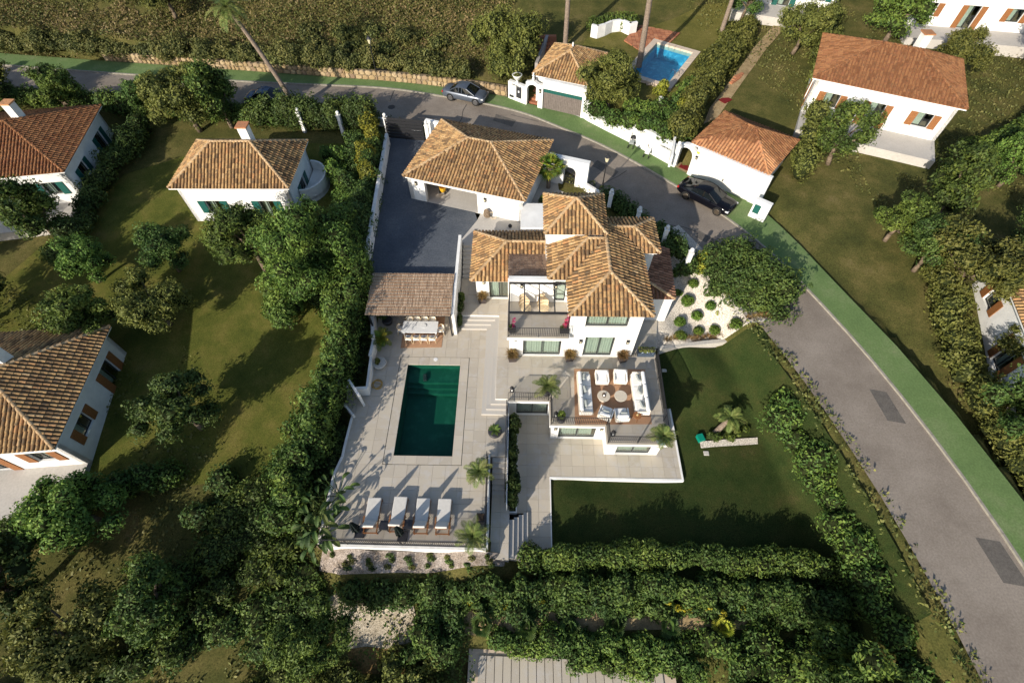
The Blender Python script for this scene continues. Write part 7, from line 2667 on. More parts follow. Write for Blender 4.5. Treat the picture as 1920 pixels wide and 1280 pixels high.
# retaining wall along the pavement
mb = MB()
rw = PX([(1094, 222), (1101, 227), (1140, 247), (1182, 268), (1261, 312)], ZP)
for k, (a, b) in enumerate(zip(rw[:-1], rw[1:])):
    wall_run(mb, a, b, .35, ZP - .3, ZP + (1.75, 1.6, 1.75, 1.95)[k])
tag(mb.build('retaining_wall', M_WHITE), 'long white retaining wall along the green pavement below the pool garden', 'wall')
sheet('pool_garden', PX([(1080, 95), (1110, 62), (1190, 62), (1260, 40), (1310, 25), (1400, 30), (1385, 90), (1330, 150), (1290, 200), (1262, 250), (1200, 235), (1120, 195)], 4.2), terrain, M_LAWNM, .09, .5, label='olive lawn round the blue swimming pool', hole=[(_c[0] + (p[0] - _c[0]) * 1.17, _c[1] + (p[1] - _c[1]) * 1.17) for p in NPOOL])
npw = [G(1232, 81, 4.42), G(1299, 100, 4.42), G(1251, 159, 4.42)]
npw.append(npw[0] + npw[2] - npw[1])
nc = (npw[0] + npw[2]) / 2
pool2 = wroot('swimming_pool_surround', 'sandstone coping of the blue swimming pool', None, (0, 0, 0))
pool2['kind'] = 'structure'


def outset(ps, d):
    n = len(ps)
    out = []
    for i in range(n):
        a, b, c = ps[i - 1], ps[i], ps[(i + 1) % n]
        e1, e2 = (b - a).normalized(), (c - b).normalized()
        n1_, n2_ = Vector((e1.y, -e1.x, 0)), Vector((e2.y, -e2.x, 0))
        if (b - nc).dot(n1_) < 0:
            n1_, n2_ = -n1_, -n2_
        m = (n1_ + n2_).normalized()
        out.append(b + m * d / max(.3, m.dot(n1_)))
    return out


oq = outset(npw, .62)
for i in range(4):
    a, b, c, d = npw[i], npw[(i + 1) % 4], oq[(i + 1) % 4], oq[i]
    N = 6
    for k in range(N):
        f0, f1 = k / N + .003, (k + 1) / N - .003
        MB().prism([a.lerp(b, f0)[:2], a.lerp(b, f1)[:2], d.lerp(c, f1)[:2], d.lerp(c, f0)[:2]], 4.0, 4.5).build('coping_slab', M_COPING, pool2)
    MB().prism([(a + (a - nc).normalized() * .02)[:2], (b + (b - nc).normalized() * .02)[:2], (b + (b - nc).normalized() * .2)[:2], (a + (a - nc).normalized() * .2)[:2]], 2.6, 4.0 - .002).build('pool_shell', M_POOLBLUE, pool2)
MB().prism([p[:2] for p in outset(npw, .1)], 2.5, 2.9).build('pool_floor', M_POOLBLUE, pool2)
w = MB()
N = 6
w.add([npw[0].lerp(npw[1], i / N).lerp(npw[3].lerp(npw[2], i / N), j / N) * 1.0 for j in range(N + 1) for i in range(N + 1)], [(j * 7 + i, j * 7 + i + 1, (j + 1) * 7 + i + 1, (j + 1) * 7 + i) for j in range(N) for i in range(N)])
w.v = [(x, y, 4.32) for x, y, z in w.v]
struct('swimming_pool_water', w, M_WATERB, 'rippled blue water of the neighbour swimming pool')
c = at(1265, 148, 4.5)
mb = MB()
for k in (0, 1):
    mb.path([(c.x + k * .45, c.y + .5, 4.5), (c.x + k * .45, c.y + .45, 5.0), (c.x + k * .45 - .2, c.y + .75, 5.05), (c.x + k * .45 - .3, c.y + 1.0, 4.5)], .025, 6)
tag(mb.build('pool_ladder', M_CHROME), 'steel pool ladder rails at the near corner of the blue pool', 'ladder')
# brick patio by the pool
bp_ = PX([(1170, 76), (1198, 47), (1275, 64), (1255, 82), (1228, 72), (1206, 100)], 4.4)
sheet('brick_patio', bp_, terrain, M_MORTAR, .15, .5, label='red brick patio behind the blue pool')
bk = bpy.data.objects['brick_patio']
cell = []
x0, x1, y0, y1 = min(p[0] for p in bp_), max(p[0] for p in bp_), min(p[1] for p in bp_), max(p[1] for p in bp_)
sm = MB()
kx = 0
for j in range(int((y1 - y0) / .42) + 1):
    for i in range(int((x1 - x0) / .42) + 1):
        cpo = clip_rect(bp_, x0 + i * .42, x0 + (i + 1) * .42 - .03, y0 + j * .42, y0 + (j + 1) * .42 - .03)
        if cpo and area(cpo) > .02:
            m_ = MB() if kx < 280 else sm
            zz_ = th(*cpo[0])
            m_.prism(cpo, zz_ + .1, zz_ + .2 + random.uniform(0, .008))
            if kx < 280:
                m_.build('brick', M_BRICK, bk)
            kx += 1
if sm.v:
    tag(sm.build('brick', M_BRICK, bk), kind='stuff')
mb = MB()
wv = [at(1108, 58, 4.9), at(1120, 61, 4.9), at(1135, 57, 4.9), at(1148, 51, 4.9), at(1165, 49, 4.9), at(1180, 56, 4.9), at(1194, 53, 4.9)]
for a, b in zip(wv[:-1], wv[1:]):
    wall_run(mb, a, b, .3, 4.0, 5.5)
tag(mb.build('garden_wall', M_WHITE), 'wavy white garden wall at the top of the olive lawn', 'wall')
bush('hedge', 'clipped hedge behind the wavy white wall', 'hedge', row([(p.x, p.y + 1.2) for p in wv], .8, 1.6, 4.2, .8, .1, 14), L_HEDGE, density=80, size=.2, seed=62)
# planting of the pool garden
tree('broad olive-green tree spreading over the neighbour garage roof', (*G2(1140, 205, 3.9), th(*G2(1140, 205, 3.9))), cluster((*G2(1143, 145, 6.6), 6.6), (2.9, 2.7, 1.6), 30, .75, 1.15, 15, .85), L_OLIVE, trunk_r=.2, density=85, size=.19, seed=63, lump=.3, droop=.3, aspect=.42, core=.62)
hb = [Bl(x, y, z, r_, r_, r_ * .75) for x, y, z, r_ in ((1150, 222, 4.4, 1.0), (1180, 225, 4.5, 1.1), (1205, 232, 4.5, 1.0), (1225, 225, 4.6, 1.1), (1245, 240, 4.4, 1.0), (1215, 205, 4.7, .9), (1240, 205, 4.7, 1.0), (1262, 215, 4.6, 1.1), (1250, 255, 4.2, .8), (1120, 205, 4.3, 1.0), (1185, 200, 4.6, 1.0), (1275, 190, 4.7, 1.1), (1290, 170, 4.7, 1.2))]
bush('bank_shrubs', 'dense low shrubs between the blue pool and the white retaining wall', 'shrub', hb, L_HEDGE, density=80, size=.2, seed=64, lump=.33)
bush('golden_shrub', 'golden yellow shrub at the near corner of the blue pool', 'shrub', cluster((*G2(1245, 165, 5.0), 5.0), (.5, .5, .8), 5, .4, .55, 16), L_GOLD, density=150, size=.17, seed=65, lump=.3)
bush('golden_shrub', 'yellow green shrub in the bed behind the retaining wall', 'shrub', cluster((*G2(1285, 205, 4.8), 4.8), (.6, .6, .5), 5, .5, .7, 17), L_GOLD, density=120, size=.17, seed=66, lump=.3)
bush('hedge', 'tall hedge along the brick path east of the blue pool', 'hedge', row(PX([(1405, 45), (1385, 80), (1358, 115), (1330, 150), (1300, 195), (1278, 238)], 5.2), 1.15, 2.4, 4.0, .95, .15, 18) + row(PX([(1375, 50), (1352, 88), (1322, 128), (1300, 160)], 4.8), 1.0, 1.4, 4.0, 1.0, .2, 19), L_OLIVE, density=80, size=.2, seed=67, lump=.3)
c = gp(1236, 198)
tag(MB().lathe([(.1, 0), (.13, .1), (.2, .35), (.24, .5), (.2, .52)], (c.x, c.y, th(c.x, c.y) + .2), 12).build('stone_pot', M_WHITE2), 'pale stone pot among the shrubs below the blue pool', 'pot')
# path with brick steps
sheet('brick_path', GPX([(1318, 236), (1330, 205), (1362, 162), (1395, 118), (1412, 92), (1450, 50), (1470, 55), (1432, 100), (1412, 128), (1382, 170), (1356, 206), (1345, 222)]), terrain, M_SANDP, .06, .6, label='sandy path climbing beside the hedge')
sp = wroot('path_steps', 'brick steps in the sandy path', None, (0, 0, 0))
sp['kind'] = 'structure'
for k in range(4):
    q = gp(1376 + k * 2.4, 156 - k * 3.2)
    MB().box((q.x, q.y, th(q.x, q.y) + .06 + .03 * k), (1.3, .3, .16), R(40)).build('brick_step', M_BRICK, sp)
c = gp(1359, 190)
tag(MB().box((c.x, c.y, th(c.x, c.y) + .09), (1.1, .8, .025), R(38)).build('red_mat', M_RED), 'dark red mat lying on the sandy path', 'mat')
# ------------------------------------------------------------------ right neighbour: garage with white door
nb = wroot('white_garage', 'white garage with orange tile roof and wide white door on the green pavement', 'garage', (*G2(1350, 345, ZP), ZP))
q0, q1, q2_, q3 = G(1210, 287, ZP), G(1262, 313, ZP), G(1292.5, 329, ZP), G(1402, 378, ZP)
dB = (q3 - q2_).normalized()
nB = Vector((dB.y, -dB.x, 0))
LB = (q3 - q2_).length
mb = MB()
q3b = q2_ + dB * (LB + .9)
wall_run(mb, q2_, q3b, .35, ZP - .3, ZP + 2.75, [(.12, LB - .1, ZP - .01, ZP + 2.1)])
mb.build('wall', M_WHITE, nb)
mb = MB()
LA = (q2_ - q1).length
arch_wall(mb, q1, q2_, .4, ZP - .2, ZP + 2.3, .12, LA - .28, ZP + 1.6, arch_top=.3)
mb.build('arch', M_WHITE, nb)
for k in range(6):
    bw = (LB - .22) / 6
    q = q2_ + dB * (.12 + bw * (k + .5)) - nB * .1
    MB().box((q.x, q.y, ZP + 1.045), (bw - .006, .05, 2.09), math.atan2(dB.y, dB.x)).build('door_panel', M_WHITEDOOR, nb)
q = q2_ + dB * (LB * .52) - nB * .06
MB().box((q.x, q.y, ZP + .85), (.08, .06, .22), math.atan2(dB.y, dB.x)).build('door_handle', M_IRON, nb)
for s, z in ((-.0, 1.9), (LA + .1, 1.85)):
    q = q1 + (q2_ - q1).normalized() * s
    wall_lamp(nb, (q.x, q.y, ZP + z), nB, .26)
q = q2_ + dB * .1 + nB * .02
tag(MB().box((q.x, q.y, ZP + 2.3), (.26, .02, .2), math.atan2(dB.y, dB.x)).build('alarm_sign', mat('yellow_sign', (.5, .42, .06), .5)), 'small yellow sign plate at the top corner of the white garage door', 'sign')
q = q1 - (q1 - q0).normalized() * 1.75
letters('MARYSOL 17', Vector((q.x, q.y, ZP + 1.3)), (q1 - q0), nB, .25, 'row of dark house name letters on the white wall left of the arch')
mb = MB()
wall_run(mb, G(1258, 311.4, ZP), q1, .35, ZP - .3, ZP + 1.9)
mb.build('front_wall', M_WHITE, nb)
A_, B_, Cc = G(1297, 268, 5.0), G(1349, 206, 5.0), G(1410, 316, 5.0)
u_ = (Cc - A_).normalized()
v_ = Vector((-u_.y, u_.x, 0))
dep = (B_ - A_).dot(v_)
ap_ = G(1400, 242, 6.5)
wid = 2 * max(3.4, (ap_ - A_).dot(u_))
c4 = [tuple(p[:2]) for p in (A_, A_ + u_ * wid, A_ + u_ * wid + v_ * dep, A_ + v_ * dep)]
fs, rg = hip(c4, 5.05, 6.45)
roof(nb, 'roof', fs, rg, material=M_TILE2, bed=M_PAN2, cap=120, ridgem=M_TILE2, cornice=(c4, 4.86, 4.97))
mb = MB()
for a, b, c, d in ((.35, .5, .65, dep - .3), (wid - .6, .5, wid - .3, dep - .3)):
    mb.prism([tuple((A_ + u_ * x + v_ * y)[:2]) for x, y in ((a, b), (c, b), (c, d), (a, d))], ZP - .2, 4.85)
mb.build('side_wall', M_WHITE2, nb)
sheet('entrance_floor', [tuple((q1 + (q2_ - q1) * a - nB * b)[:2]) for a, b in ((.1, .1), (.85, .1), (.85, 3.0), (.1, 3.0))], ZP, M_SANDP, .02, .8)
q = q1.lerp(q2_, .5) - nB * .75
tag(MB().box((q.x, q.y, ZP + .035), (.95, .8, .02), math.atan2(dB.y, dB.x)).build('door_mat', M_RED), 'dark red door mat inside the right arch', 'mat')
# low divider wall up the slope with ball pillar
mb = MB()
a, b = G(1259, 290, 4.6), G(1268, 240, 5.0)
wall_run(mb, a, b, -.18, 3.4, 4.55)
tag(mb.build('divider_wall', M_WHITE), 'narrow white divider wall running up from the retaining wall', 'wall')
c = G(1262, 262, 4.9)
finial_pillar(c.x + .3, c.y - 1.0, 3.2, 1.75, .34, 'small white ball-topped pillar beside the arch of the white garage', None)
bush('wall_shrub', 'dark green shrub behind the arch of the white garage', 'shrub', [Bl(1280, 258, 4.0, .8, .9, .9), Bl(1288, 245, 4.2, .8, .8, .9)], L_HEDGE, density=110, size=.18, seed=68)
# right-hand white pillar with green hatch
c = G(1408, 404, ZP)
t = root('utility_pillar', 'white utility pillar with green hatch at the edge of the pavement on the right', 'pillar', (c.x, c.y, ZP), math.atan2(dB.y, dB.x))
MB().box((.45, 0, .85), (1.3, .4, 1.7)).build('pillar', M_WHITE, t)
MB().box((.2, -.215, .9), (.5, .03, .8)).build('hatch', M_GREENPAINT_SHADE, t)
# pushchairs parked on the pavement
def pushchair(px_, py_, rz, m1, m2, label, s=1.0):
    c = at(px_, py_, ZP)
    t = root('pushchair', label, 'pushchair', (c.x, c.y, ZP), rz)
    for x, y in ((-.24, -.35), (.24, -.35), (-.24, .35), (.24, .35)):
        MB().tube((x - .03, y * s, .14), (x + .03, y * s, .14), .14, n=12).build('wheel', M_TYRE, t)
    fr = MB()
    for x in (-.2, .2):
        fr.path([(x, -.35 * s, .14), (x, .1 * s, .6), (x, .55 * s, 1.05)], .018, 6)
        fr.path([(x, .35 * s, .14), (x, -.05 * s, .55)], .018, 6)
    fr.tube((-.2, .55 * s, 1.05), (.2, .55 * s, 1.05), .022)
    fr.build('frame', M_IRON, t)
    MB().rbox((0, -.12 * s, .52), (.42, .5 * s, .14), .05, 0, Matrix.Rotation(R(12), 3, 'X')).build('seat', m1, t)
    b = MB()
    for j in range(6):
        for i in range(9):
            a, e = math.pi * i / 8, R(15 + j * 22)
            b.v.append((.23 * math.cos(a), .22 * s + .32 * math.sin(e) * math.sin(a) * s - .1, .75 + .34 * math.cos(e) * math.sin(a)))
    b.f = [(j * 9 + i, j * 9 + i + 1, (j + 1) * 9 + i + 1, (j + 1) * 9 + i) for j in range(5) for i in range(8)]
    b.build('hood', m2, t)


pushchair(1214, 291, R(-28), M_CUSH, M_RATTAN, 'white and tan pushchair parked against the white retaining wall', 1.35)
pushchair(1183, 275, R(-20), M_CUSHG, M_DARKPOT, 'small dark pushchair parked against the white retaining wall', .9)


# ------------------------------------------------------------------ cars
def car(label, pr, pf, z, L, W, H, paint, coupe=False, rim=None):
    a, b = at(*pr, z + .5), at(*pf, z + .5)
    d = b - a
    c = (a + b) / 2
    t = root('parked_car', label, 'car', (c.x, c.y, z), math.atan2(d.y, d.x), 'cars parked along the lane')
    hw = W / 2
    xs_ = np.linspace(-L / 2, L / 2, 15)
    vs = []
    k = 6
    for x in xs_:
        u = x / (L / 2)
        w = hw * (1 - .10 * abs(u) ** 4 - .05 * abs(u) ** 12 - .12 * max(0, abs(u) - .9) * 10 * .35)
        sh = H * (.60 - .05 * max(0, u) - .0 * abs(u)) - .10 * max(0, abs(u) - .85) / .15 * .9
        hd = H * (.665 - .075 * max(0, u - .2) ** 1.0) - .16 * max(0, abs(u) - .86) / .14 * .8
        if u < 0:
            hd = H * .68 - .14 * max(0, abs(u) - .88) / .12 * .8
        zb = .22 + .10 * max(0, abs(u) - .8) / .2
        sec = [(w * .86, zb), (w, zb + .12), (w * 1.0, H * .36), (w * .985, sh), (w * .86, hd - .015), (w * .5, hd + .01)]
        full = sec + [(0, hd + .02)] + [(-y, z_) for y, z_ in sec[::-1]]
        vs += [(x, y, z_) for y, z_ in full]
    k = 13
    n = len(xs_)
    fs = [(i * k + j, i * k + j + 1, (i + 1) * k + j + 1, (i + 1) * k + j) for i in range(n - 1) for j in range(k - 1)]
    fs += [(i * k + k - 1, i * k, (i + 1) * k, (i + 1) * k + k - 1) for i in range(n - 1)]
    fs += [tuple(range(k - 1, -1, -1)), tuple(range((n - 1) * k, n * k))]
    MB().add(vs, fs).build('body', paint, t, True)
    # glasshouse
    r0, r1 = (-.40, .34) if not coupe else (-.42, .30)
    st = [(r0 - .02 - (.10 if not coupe else .2), .675, .80), (r0 + .12, .93, .70), (r0 + .26, .99, .69), (-.02, 1.0, .69), (r1 - .20, .965, .70), (r1 + .12, .665, .84)]
    gv = []
    for u, hz, wt in st:
        x = u * L / 2 if abs(u) > 1 else u * L * .62
        base = .655
        gv += [(x, y * hw, z_ * H) for y, z_ in ((.90, base), (wt + .03, hz - .01), (wt * .5, hz + .012), (0, hz + .018), (-wt * .5, hz + .012), (-wt - .03, hz - .01), (-.90, base))]
    m = len(st)
    gf = [(i * 7 + j, i * 7 + j + 1, (i + 1) * 7 + j + 1, (i + 1) * 7 + j) for i in range(m - 1) for j in range(6)] + [tuple(range(6, -1, -1)), tuple(range((m - 1) * 7, m * 7))]
    MB().add(gv, gf).build('windows', M_CARGLASS, t, False)

    def gp_(i, j, lift):
        x, y, z_ = gv[i * 7 + j]
        return (x, y * (1 + lift * .3), z_ + lift)
    rf = MB()
    pts = [[gp_(i, j, .02) for j in (1, 2, 3, 4, 5)] for i in (1, 2, 3, 4)]
    rf.add([p for r_ in pts for p in r_], [(i * 5 + j, i * 5 + j + 1, (i + 1) * 5 + j + 1, (i + 1) * 5 + j) for i in range(3) for j in range(4)])
    rf.build('roof', paint if not coupe else M_CARBLACK, t, True)
    for s, j0, j1 in ((1, 0, 1), (-1, 6, 5)):
        pl_ = MB()
        for i in (0, 2, 3, 4, 5):
            if i in (0, 5):
                i2 = 1 if i == 0 else 4
                pl_.tube(gp_(i, j0, .01), gp_(i2, j1, .015), .035, n=5)
            elif i != 4 and not (coupe and i == 2):
                pl_.tube(gp_(i, j0, .01), gp_(i, j1, .015), .03, n=5)
        for i in (1, 2, 3):
            pl_.tube(gp_(i, j1, .012), gp_(i + 1, j1, .012), .028, n=5)
        pl_.build('pillar_trim', paint, t)
        wt = MB()
        wt.path([gp_(0, j0, .01)] + [gp_(i, j0, .0) for i in range(1, 6)], .018, 5)
        wt.build('chrome_trim', M_CHROME, t)
        mr_ = MB().rbox((L * .155, s * (hw + .07), H * .68), (.12, .2, .13), .04)
        mr_.build('mirror', paint, t)
    for s in (-1, 1):
        for x in (-L * .29, L * .315):
            wh = MB().lathe([(.325, -.11), (.335, -.09), (.335, .09), (.325, .11)], (0, 0, 0), 20)
            o = wh.build('wheel', M_TYRE, t)
            o.location = (x, s * (hw - .1), .335)
            o.rotation_euler = (math.pi / 2, 0, 0)
            sz = -1 if s > 0 else 1
            rmb = MB().lathe([(.23, -.006), (.23, .006)], (0, 0, sz * .112), 18).build('rim', mat('rim_shadow', (.03, .03, .03), .6), o)
            sp_ = MB()
            for q in range(10):
                a = q * math.pi / 5
                sp_.box((.12 * math.cos(a), .12 * math.sin(a), sz * .122), (.2, .05, .012), a)
            sp_.lathe([(.235, -.008), (.245, 0), (.235, .008), (.21, .008), (.21, -.008)], (0, 0, sz * .12), 20)
            sp_.build('spokes', rim or M_RIM, o)
            # dark wheel arch
            ar = MB().lathe([(.385, -.005), (.385, .005)], (0, 0, 0), 20).build('wheel_arch', M_TYRE, t)
            ar.location = (x, s * (hw - .004), .36)
            ar.rotation_euler = (math.pi / 2, 0, 0)
        MB().rbox((L / 2 - .2, s * (hw - .28), H * .47), (.34, .4, .15), .05).build('headlight', M_CLEARLENS, t)
        MB().rbox((-L / 2 + .09, s * (hw - .27), H * .53), (.18, .42, .15), .05).build('tail_light', M_REDLENS, t)
        MB().box((L * .02, s * (hw - .0), H * .52), (.2, .02, .03)).build('door_handle', M_CHROME if not coupe else paint, t)
    MB().box((L / 2 - .03, 0, .5), (.08, .8, .14)).build('grille', M_IRON, t)
    MB().box((-L / 2 + .02, 0, .62), (.04, .52, .12)).build('number_plate', M_TABLETOP, t)
    return t


car('blue grey hatchback saloon parked on the green pavement under the bank', (831, 168), (915, 185), ZR + .06, 4.55, 1.76, 1.44, M_CARGREY)
car('black sleek saloon car with bronze wheels parked by the white garage door', (1283, 347), (1369, 391), ZR + .06, 4.85, 1.88, 1.40, M_CARBLACK, True, M_RIMBR)
car('dark blue car half hidden behind the leaning palm', (478, 184), (528, 188), ZR, 4.2, 1.74, 1.45, M_CARBLUE)

# ------------------------------------------------------------------ houses of the neighbourhood
def house(label, c4, z0, ze, zr, tile=None, windows=3, over=.4, name='neighbour_house', cap=0, front=(0,)):
    """white house under a hip roof; c4: eave corners counter-clockwise"""
    c = (sum(p[0] for p in c4) / 4, sum(p[1] for p in c4) / 4)
    t = wroot(name, label, 'house', (c[0], c[1], z0))
    u = (Vector(c4[1]) - Vector(c4[0])).normalized()
    v = (Vector(c4[3]) - Vector(c4[0])).normalized()
    w = [Vector(c4[0]) + u * over + v * over, Vector(c4[1]) - u * over + v * over, Vector(c4[2]) - u * over - v * over, Vector(c4[3]) + u * over - v * over]
    mb = MB()
    wins = []
    for i in range(4):
        a, b = w[i], w[(i + 1) % 4]
        L = (b - a).length
        ops = []
        n = windows if i % 2 == 0 else max(1, windows - 1)
        for k in range(n):
            s = L * (k + .5) / n
            for fl in range(max(1, int((ze - z0) // 2.7))):
                zz = z0 + fl * 2.7
                ops.append((s - .6, s + .6, zz + (.05 if (k == 1 and fl == 0) else .95), zz + 2.15))
        one = {}
        for o in ops:
            one.setdefault(o[0], []).append(o)
        low = [x[0] for x in one.values()]
        wall_run(mb, a, b, .28, z0 - 1.5, z0 + 2.5, low)
        if ze > z0 + 3.6:
            hi = [x[1] for x in one.values() if len(x) > 1]
            wall_run(mb, a, b, .28, z0 + 2.5, ze - .06, hi)
        elif ze - .06 > z0 + 2.5:
            wall_run(mb, a, b, .28, z0 + 2.5, ze - .06)
        for o in ops:
            wins.append((a, b, o))
    mb.build('wall', M_WHITE, t)
    for a, b, o in wins:
        window(t, a, b, o, 2, curtain=.5)
        d_ = (b - a).normalized()
        n_ = Vector((d_.y, -d_.x))
        for sgn, e in ((-1, o[0]), (1, o[1])):
            q = a + d_ * (e + sgn * .3) + n_ * .03
            MB().box((q.x, q.y, (o[2] + o[3]) / 2), (.56, .05, o[3] - o[2]), math.atan2(d_.y, d_.x)).build('shutter', M_TEAK if len(label) % 2 else M_GREENPAINT_SHADE, t)
    if not cap:
        q0_, q1_ = w[0] - v * 3.2, w[1] - v * 3.2
        MB().prism([tuple(q0_), tuple(q1_), tuple(w[1]), tuple(w[0])], z0 - 1.5, z0 + .06).build('terrace', M_CONC, t)
    fs, rg = hip(c4, ze, zr)
    roof(t, 'roof', fs, rg, material=tile or M_TILE, bed=M_PAN if (tile or M_TILE) is M_TILE else M_PAN2, ridgem=M_RIDGE if (tile or M_TILE) is M_TILE else tile, cap=cap, cornice=(c4, ze - .16, ze - .075))
    ch = Vector(c4[0]).lerp(Vector(c4[2]), .62)
    r_ = MB().box((ch.x, ch.y, zr + .1), (.7, .7, 1.5))
    co = r_.build('chimney', M_WHITE2, t)
    MB().box((ch.x, ch.y, zr + .9), (.9, .9, .1)).build('chimney_cap', M_TILE2, co)
    return t


# house at the left edge of the photo with a curved balcony
e1_, e2_ = G(541, 353, 4.7), G(577, 263, 4.7)
vv = (e2_ - e1_).normalized()
uu = Vector((vv.y, -vv.x, 0))
wd = 9.5
c4 = [tuple(p[:2]) for p in (e1_ - uu * wd, e1_, e2_, e2_ - uu * wd)]
hc = house('white house with curved balcony and shaded tile roof in the western garden', c4, 1.0, 4.7, 6.7, cap=60, windows=2, over=.35)
mid = e1_.lerp(e2_, .62)
bb = MB()
N = 12
cs = [(mid + uu * (-.25 + 1.75 * math.sin(math.pi * i / N)) + vv * (2.1 * -math.cos(math.pi * i / N))) for i in range(N + 1)]
for a, b in zip(cs[:-1], cs[1:]):
    wall_run(bb, a, b, .15, .4, 3.0)
fl = [tuple(p[:2]) for p in cs]
bb.prism(fl, 1.9, 2.1)
bb.build('balcony', M_WHITE, hc)
house('upper white villa beyond the olive lawn', [tuple(p) for p in ((8.5, 70.5), (14.5, 71), (14, 80), (8, 79.5))], 5.2, 8.6, 10.2, cap=0)
house('upper white house behind the neighbour garage', [(1.6, 71.0), (7.0, 71.4), (6.6, 80), (1.2, 79.6)], 5.4, 9.0, 10.6, cap=0)
LX = [('white house with orange roof farther west along the lane', (-44, 38), 12, 10, 10, M_TILE2), ('white house on the bank at the far left', (-52, 72), 13, 9, -8, M_TILE), ('white house in the lower western garden', (-33, 15), 11, 9, 6, M_TILE),
      ('white house across the lane to the east', (37, 19), 11, 10, -14, M_TILE), ('white house behind the white garage', (33, 46), 12, 9, -24, M_TILE2), ('white house high on the right', (47, 62), 13, 10, -10, M_TILE), ('white house with tile roof at the far right', (55, 40), 12, 10, 12, M_TILE2),
      ('white house on the far left across the gardens', (-64, 44), 12, 10, -6, M_TILE), ('white house above the sandy path', (30, 66), 11, 9, -18, M_TILE2)]
for l, c, w_, d_, rot, tm_ in LX:
    z = th(*c)
    house(l, rect_pts(c, w_, d_, R(rot)), z, z + 3.3, z + 5.2, tm_, 3)
# lowest neighbour: white boarded deck at the bottom edge
dk = wroot('lower_deck', 'white boarded pool deck with pinkish stone border at the bottom edge', None, (0, 0, 0))
dk['kind'] = 'structure'
d0, d1_ = G(880, 1208, -3.5), G(1260, 1222, -3.5)
MB().prism([(d0.x, d0.y), (d1_.x, d1_.y), (d1_.x, -7), (d0.x, -7)], -4.6, -3.5).build('stone_border', M_COPING, dk)
e0_, e1_ = G(897, 1228, -3.5), G(1240, 1246, -3.5)
nbd = 22
for k in range(nbd):
    xa, xb = e0_.x + (e1_.x - e0_.x) * k / nbd, e0_.x + (e1_.x - e0_.x) * (k + 1) / nbd
    MB().prism([(xa + .02, e0_.y - .01 * k), (xb - .02, e0_.y - .01 * (k + 1)), (xb - .02, -6.5), (xa + .02, -6.5)], -3.499, -3.42).build('deck_board', M_PAVER, dk)

# ------------------------------------------------------------------ greenery beyond the edges of the photo
protos = []
for i, (m, Rr, n, lab_) in enumerate(((L_DARK, (2.2, 2.2, 1.7), 16, 'dark rounded tree'), (L_OLIVE, (2.6, 2.4, 1.5), 18, 'olive green tree'), (L_PEPPER, (2.2, 2.3, 1.9), 18, 'light green feathery tree'), (L_HEDGE, (1.7, 1.8, 2.4), 14, 'mid green upright tree'))):
    protos.append((lab_, i, m, Rr, n))
pt_ = [(-21, 14, 0), (-25, 8, 2), (-19.5, 3.5, 3), (-23, 2, 1), (-28, 4, 0), (-30, 20.5, 2), (-26, 22, 1), (-27, 27, 0), (-33, 26, 2), (-38, 30, 3), (-36, 46, 0), (-31, 44, 1), (-28, 44.5, 3), (-44, 45.5, 2), (-52, 46, 1), (-40, 22, 1), (-46, 27, 0), (-55, 33, 2),
       (-38, 60, 1), (-45, 64, 0), (-33, 66, 1), (-60, 64, 2), (-40, 74, 0), (-28, 74, 3), (-68, 56, 1), (-70, 70, 0), (-18, 70, 1), (-10, 75, 0), (-22, 78, 2),
       (33, 18, 1), (34.5, 14, 3), (29.5, 26, 0), (30, 13, 0), (31, 24, 1), (28.5, 29, 2), (33, 31, 3), (38, 28, 0), (43, 24, 1), (44, 12, 2), (33, 8, 1), (30, 3, 0), (40, 35, 2), (46, 34, 1), (27, 38, 3), (28, 54, 1), (24, 60, 0), (38, 56, 2), (42, 50, 1), (50, 50, 0), (36, 72, 1), (22, 72, 3), (56, 54, 2), (60, 64, 1), (44, 74, 0), (62, 46, 3), (16.5, 0.5, 2), (24, 66, 2), (19, 76, 1)]
made = {}
marks = [(l, c) for l, c, *_ in LX] + [('white house with the curved balcony', (-22, 34)), ('row of loungers', (-7, 8)), ('dark lawn of the villa', (16, 12)), ('upper white villa', (11, 74))]
near_ = {}
for x, y, i in pt_:
    l = min(marks, key=lambda m: math.hypot(m[1][0] - x, m[1][1] - y))
    near_.setdefault((i, l[0]), []).append((math.hypot(l[1][0] - x, l[1][1] - y), x, y))
tlab = {}
for (i, l), v in near_.items():
    for r__, (d_, x, y) in enumerate(sorted(v)):
        tlab[(x, y)] = f'{protos[i][0]} {("closest", "second closest", "third closest", "fourth closest", "fifth closest", "sixth closest", "seventh closest")[r__]} to the ' + l.replace('white house with orange roof', 'house').replace('white house with tile roof', 'house').replace('white house', 'house')
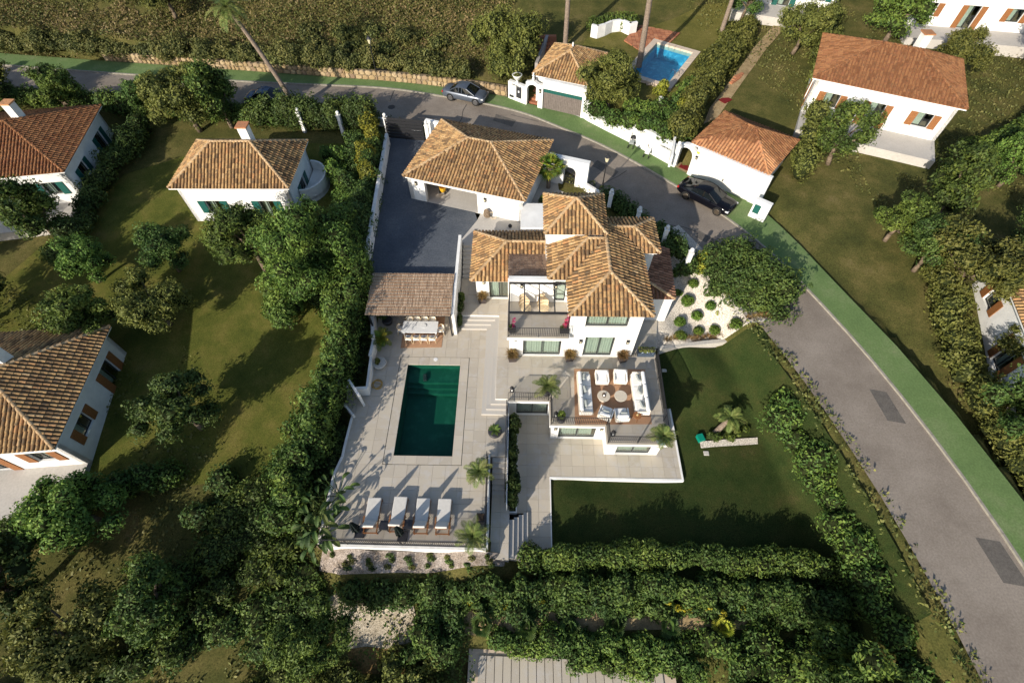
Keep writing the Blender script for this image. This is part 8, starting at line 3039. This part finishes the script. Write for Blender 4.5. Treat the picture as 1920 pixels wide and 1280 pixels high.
for k, (x, y, i) in enumerate(pt_):
    z = th(x, y)
    lab_, _, m, Rr, n = protos[i]
    where = 'west of' if x < 0 else 'east of'
    if i not in made:
        made[i] = tree(tlab[(x, y)], (x, y, z), cluster((x, y, z + 3.0), Rr, n * 2, .42, .95, 100 + i, .8), m, trunk_r=.18, group=lab_ + 's around the neighbourhood', density=80, size=.17, seed=110 + i, lump=.42, core=.55, shell=.5, limbs=9)
    else:
        o = copy_tree(made[i])
        o['label'] = tlab[(x, y)]
        o.location = (x, y, z)
        s = random.uniform(.75, 1.25)
        o.scale = (s, s, s * random.uniform(.9, 1.15))
        o.rotation_euler = (0, 0, random.uniform(0, 6.28))
for k, (pts, l, m) in enumerate((([p for p in offset_line(SK, 1.5) if -9 < p[1] < 17 and p[0] > 10], 'hedge between the dark lawn and the lane on the right', L_HEDGE), ([(30.8, 30), (29.3, 18), (30.8, 6), (31.6, -6)], 'hedge along the far side of the lane on the right', L_OLIVE),
                                ([(-21, 44.6), (-30, 45.6), (-45, 46.8), (-60, 48.6)], 'hedge along the near side of the lane on the left', L_HEDGE), ([(-21, 11), (-27, 9), (-32, 5)], 'hedge at the end of the yellowish lawn', L_HEDGE), ([(-36, 27), (-37, 35), (-36, 44)], 'hedge between the western gardens', L_DARK),
                                ([(23.5, 36), (27, 43), (30, 52), (33, 60)], 'hedge climbing between the gardens on the right', L_OLIVE), ([(-18, 2), (-24, -1), (-30, -3)], 'hedge below the western gardens', L_HEDGE), ([(36, 36), (46, 42), (52, 48)], 'hedge between the eastern gardens', L_HEDGE))):
    bush('hedge', l, 'hedge', row(pts, 1.1, 2.0, None, 1.15, .2, 120 + k), m, density=80, size=.18, seed=130 + k, lump=.33)
scatter('garden_weeds', [(-35, -4), (-20, -4), (-17, 12), (-24, 20), (-34, 24), (-60, 30), (-60, 0)], L_DRYG, 22, .19, 140, .4, -.3, .3, 'rough low greenery in the western gardens')
scatter('garden_weeds', [(29.5, 30), (60, 36), (70, 80), (16, 84), (20, 58), (26, 44)], L_DRYG, 22, .19, 141, .4, -.2, .3, 'rough low greenery in the eastern gardens')
vg = offset_line(SK, -.45)
scatter('verge_grass', [p for p in vg if -60 < p[0] and p[1] > -12] + [p for p in offset_line(SK, 1.2) if -60 < p[0] and p[1] > -12][::-1], L_DRYG, 45, .17, 150, .25, -.25, .8, 'ragged grass verge along the near edge of the lane', zf=ZR)
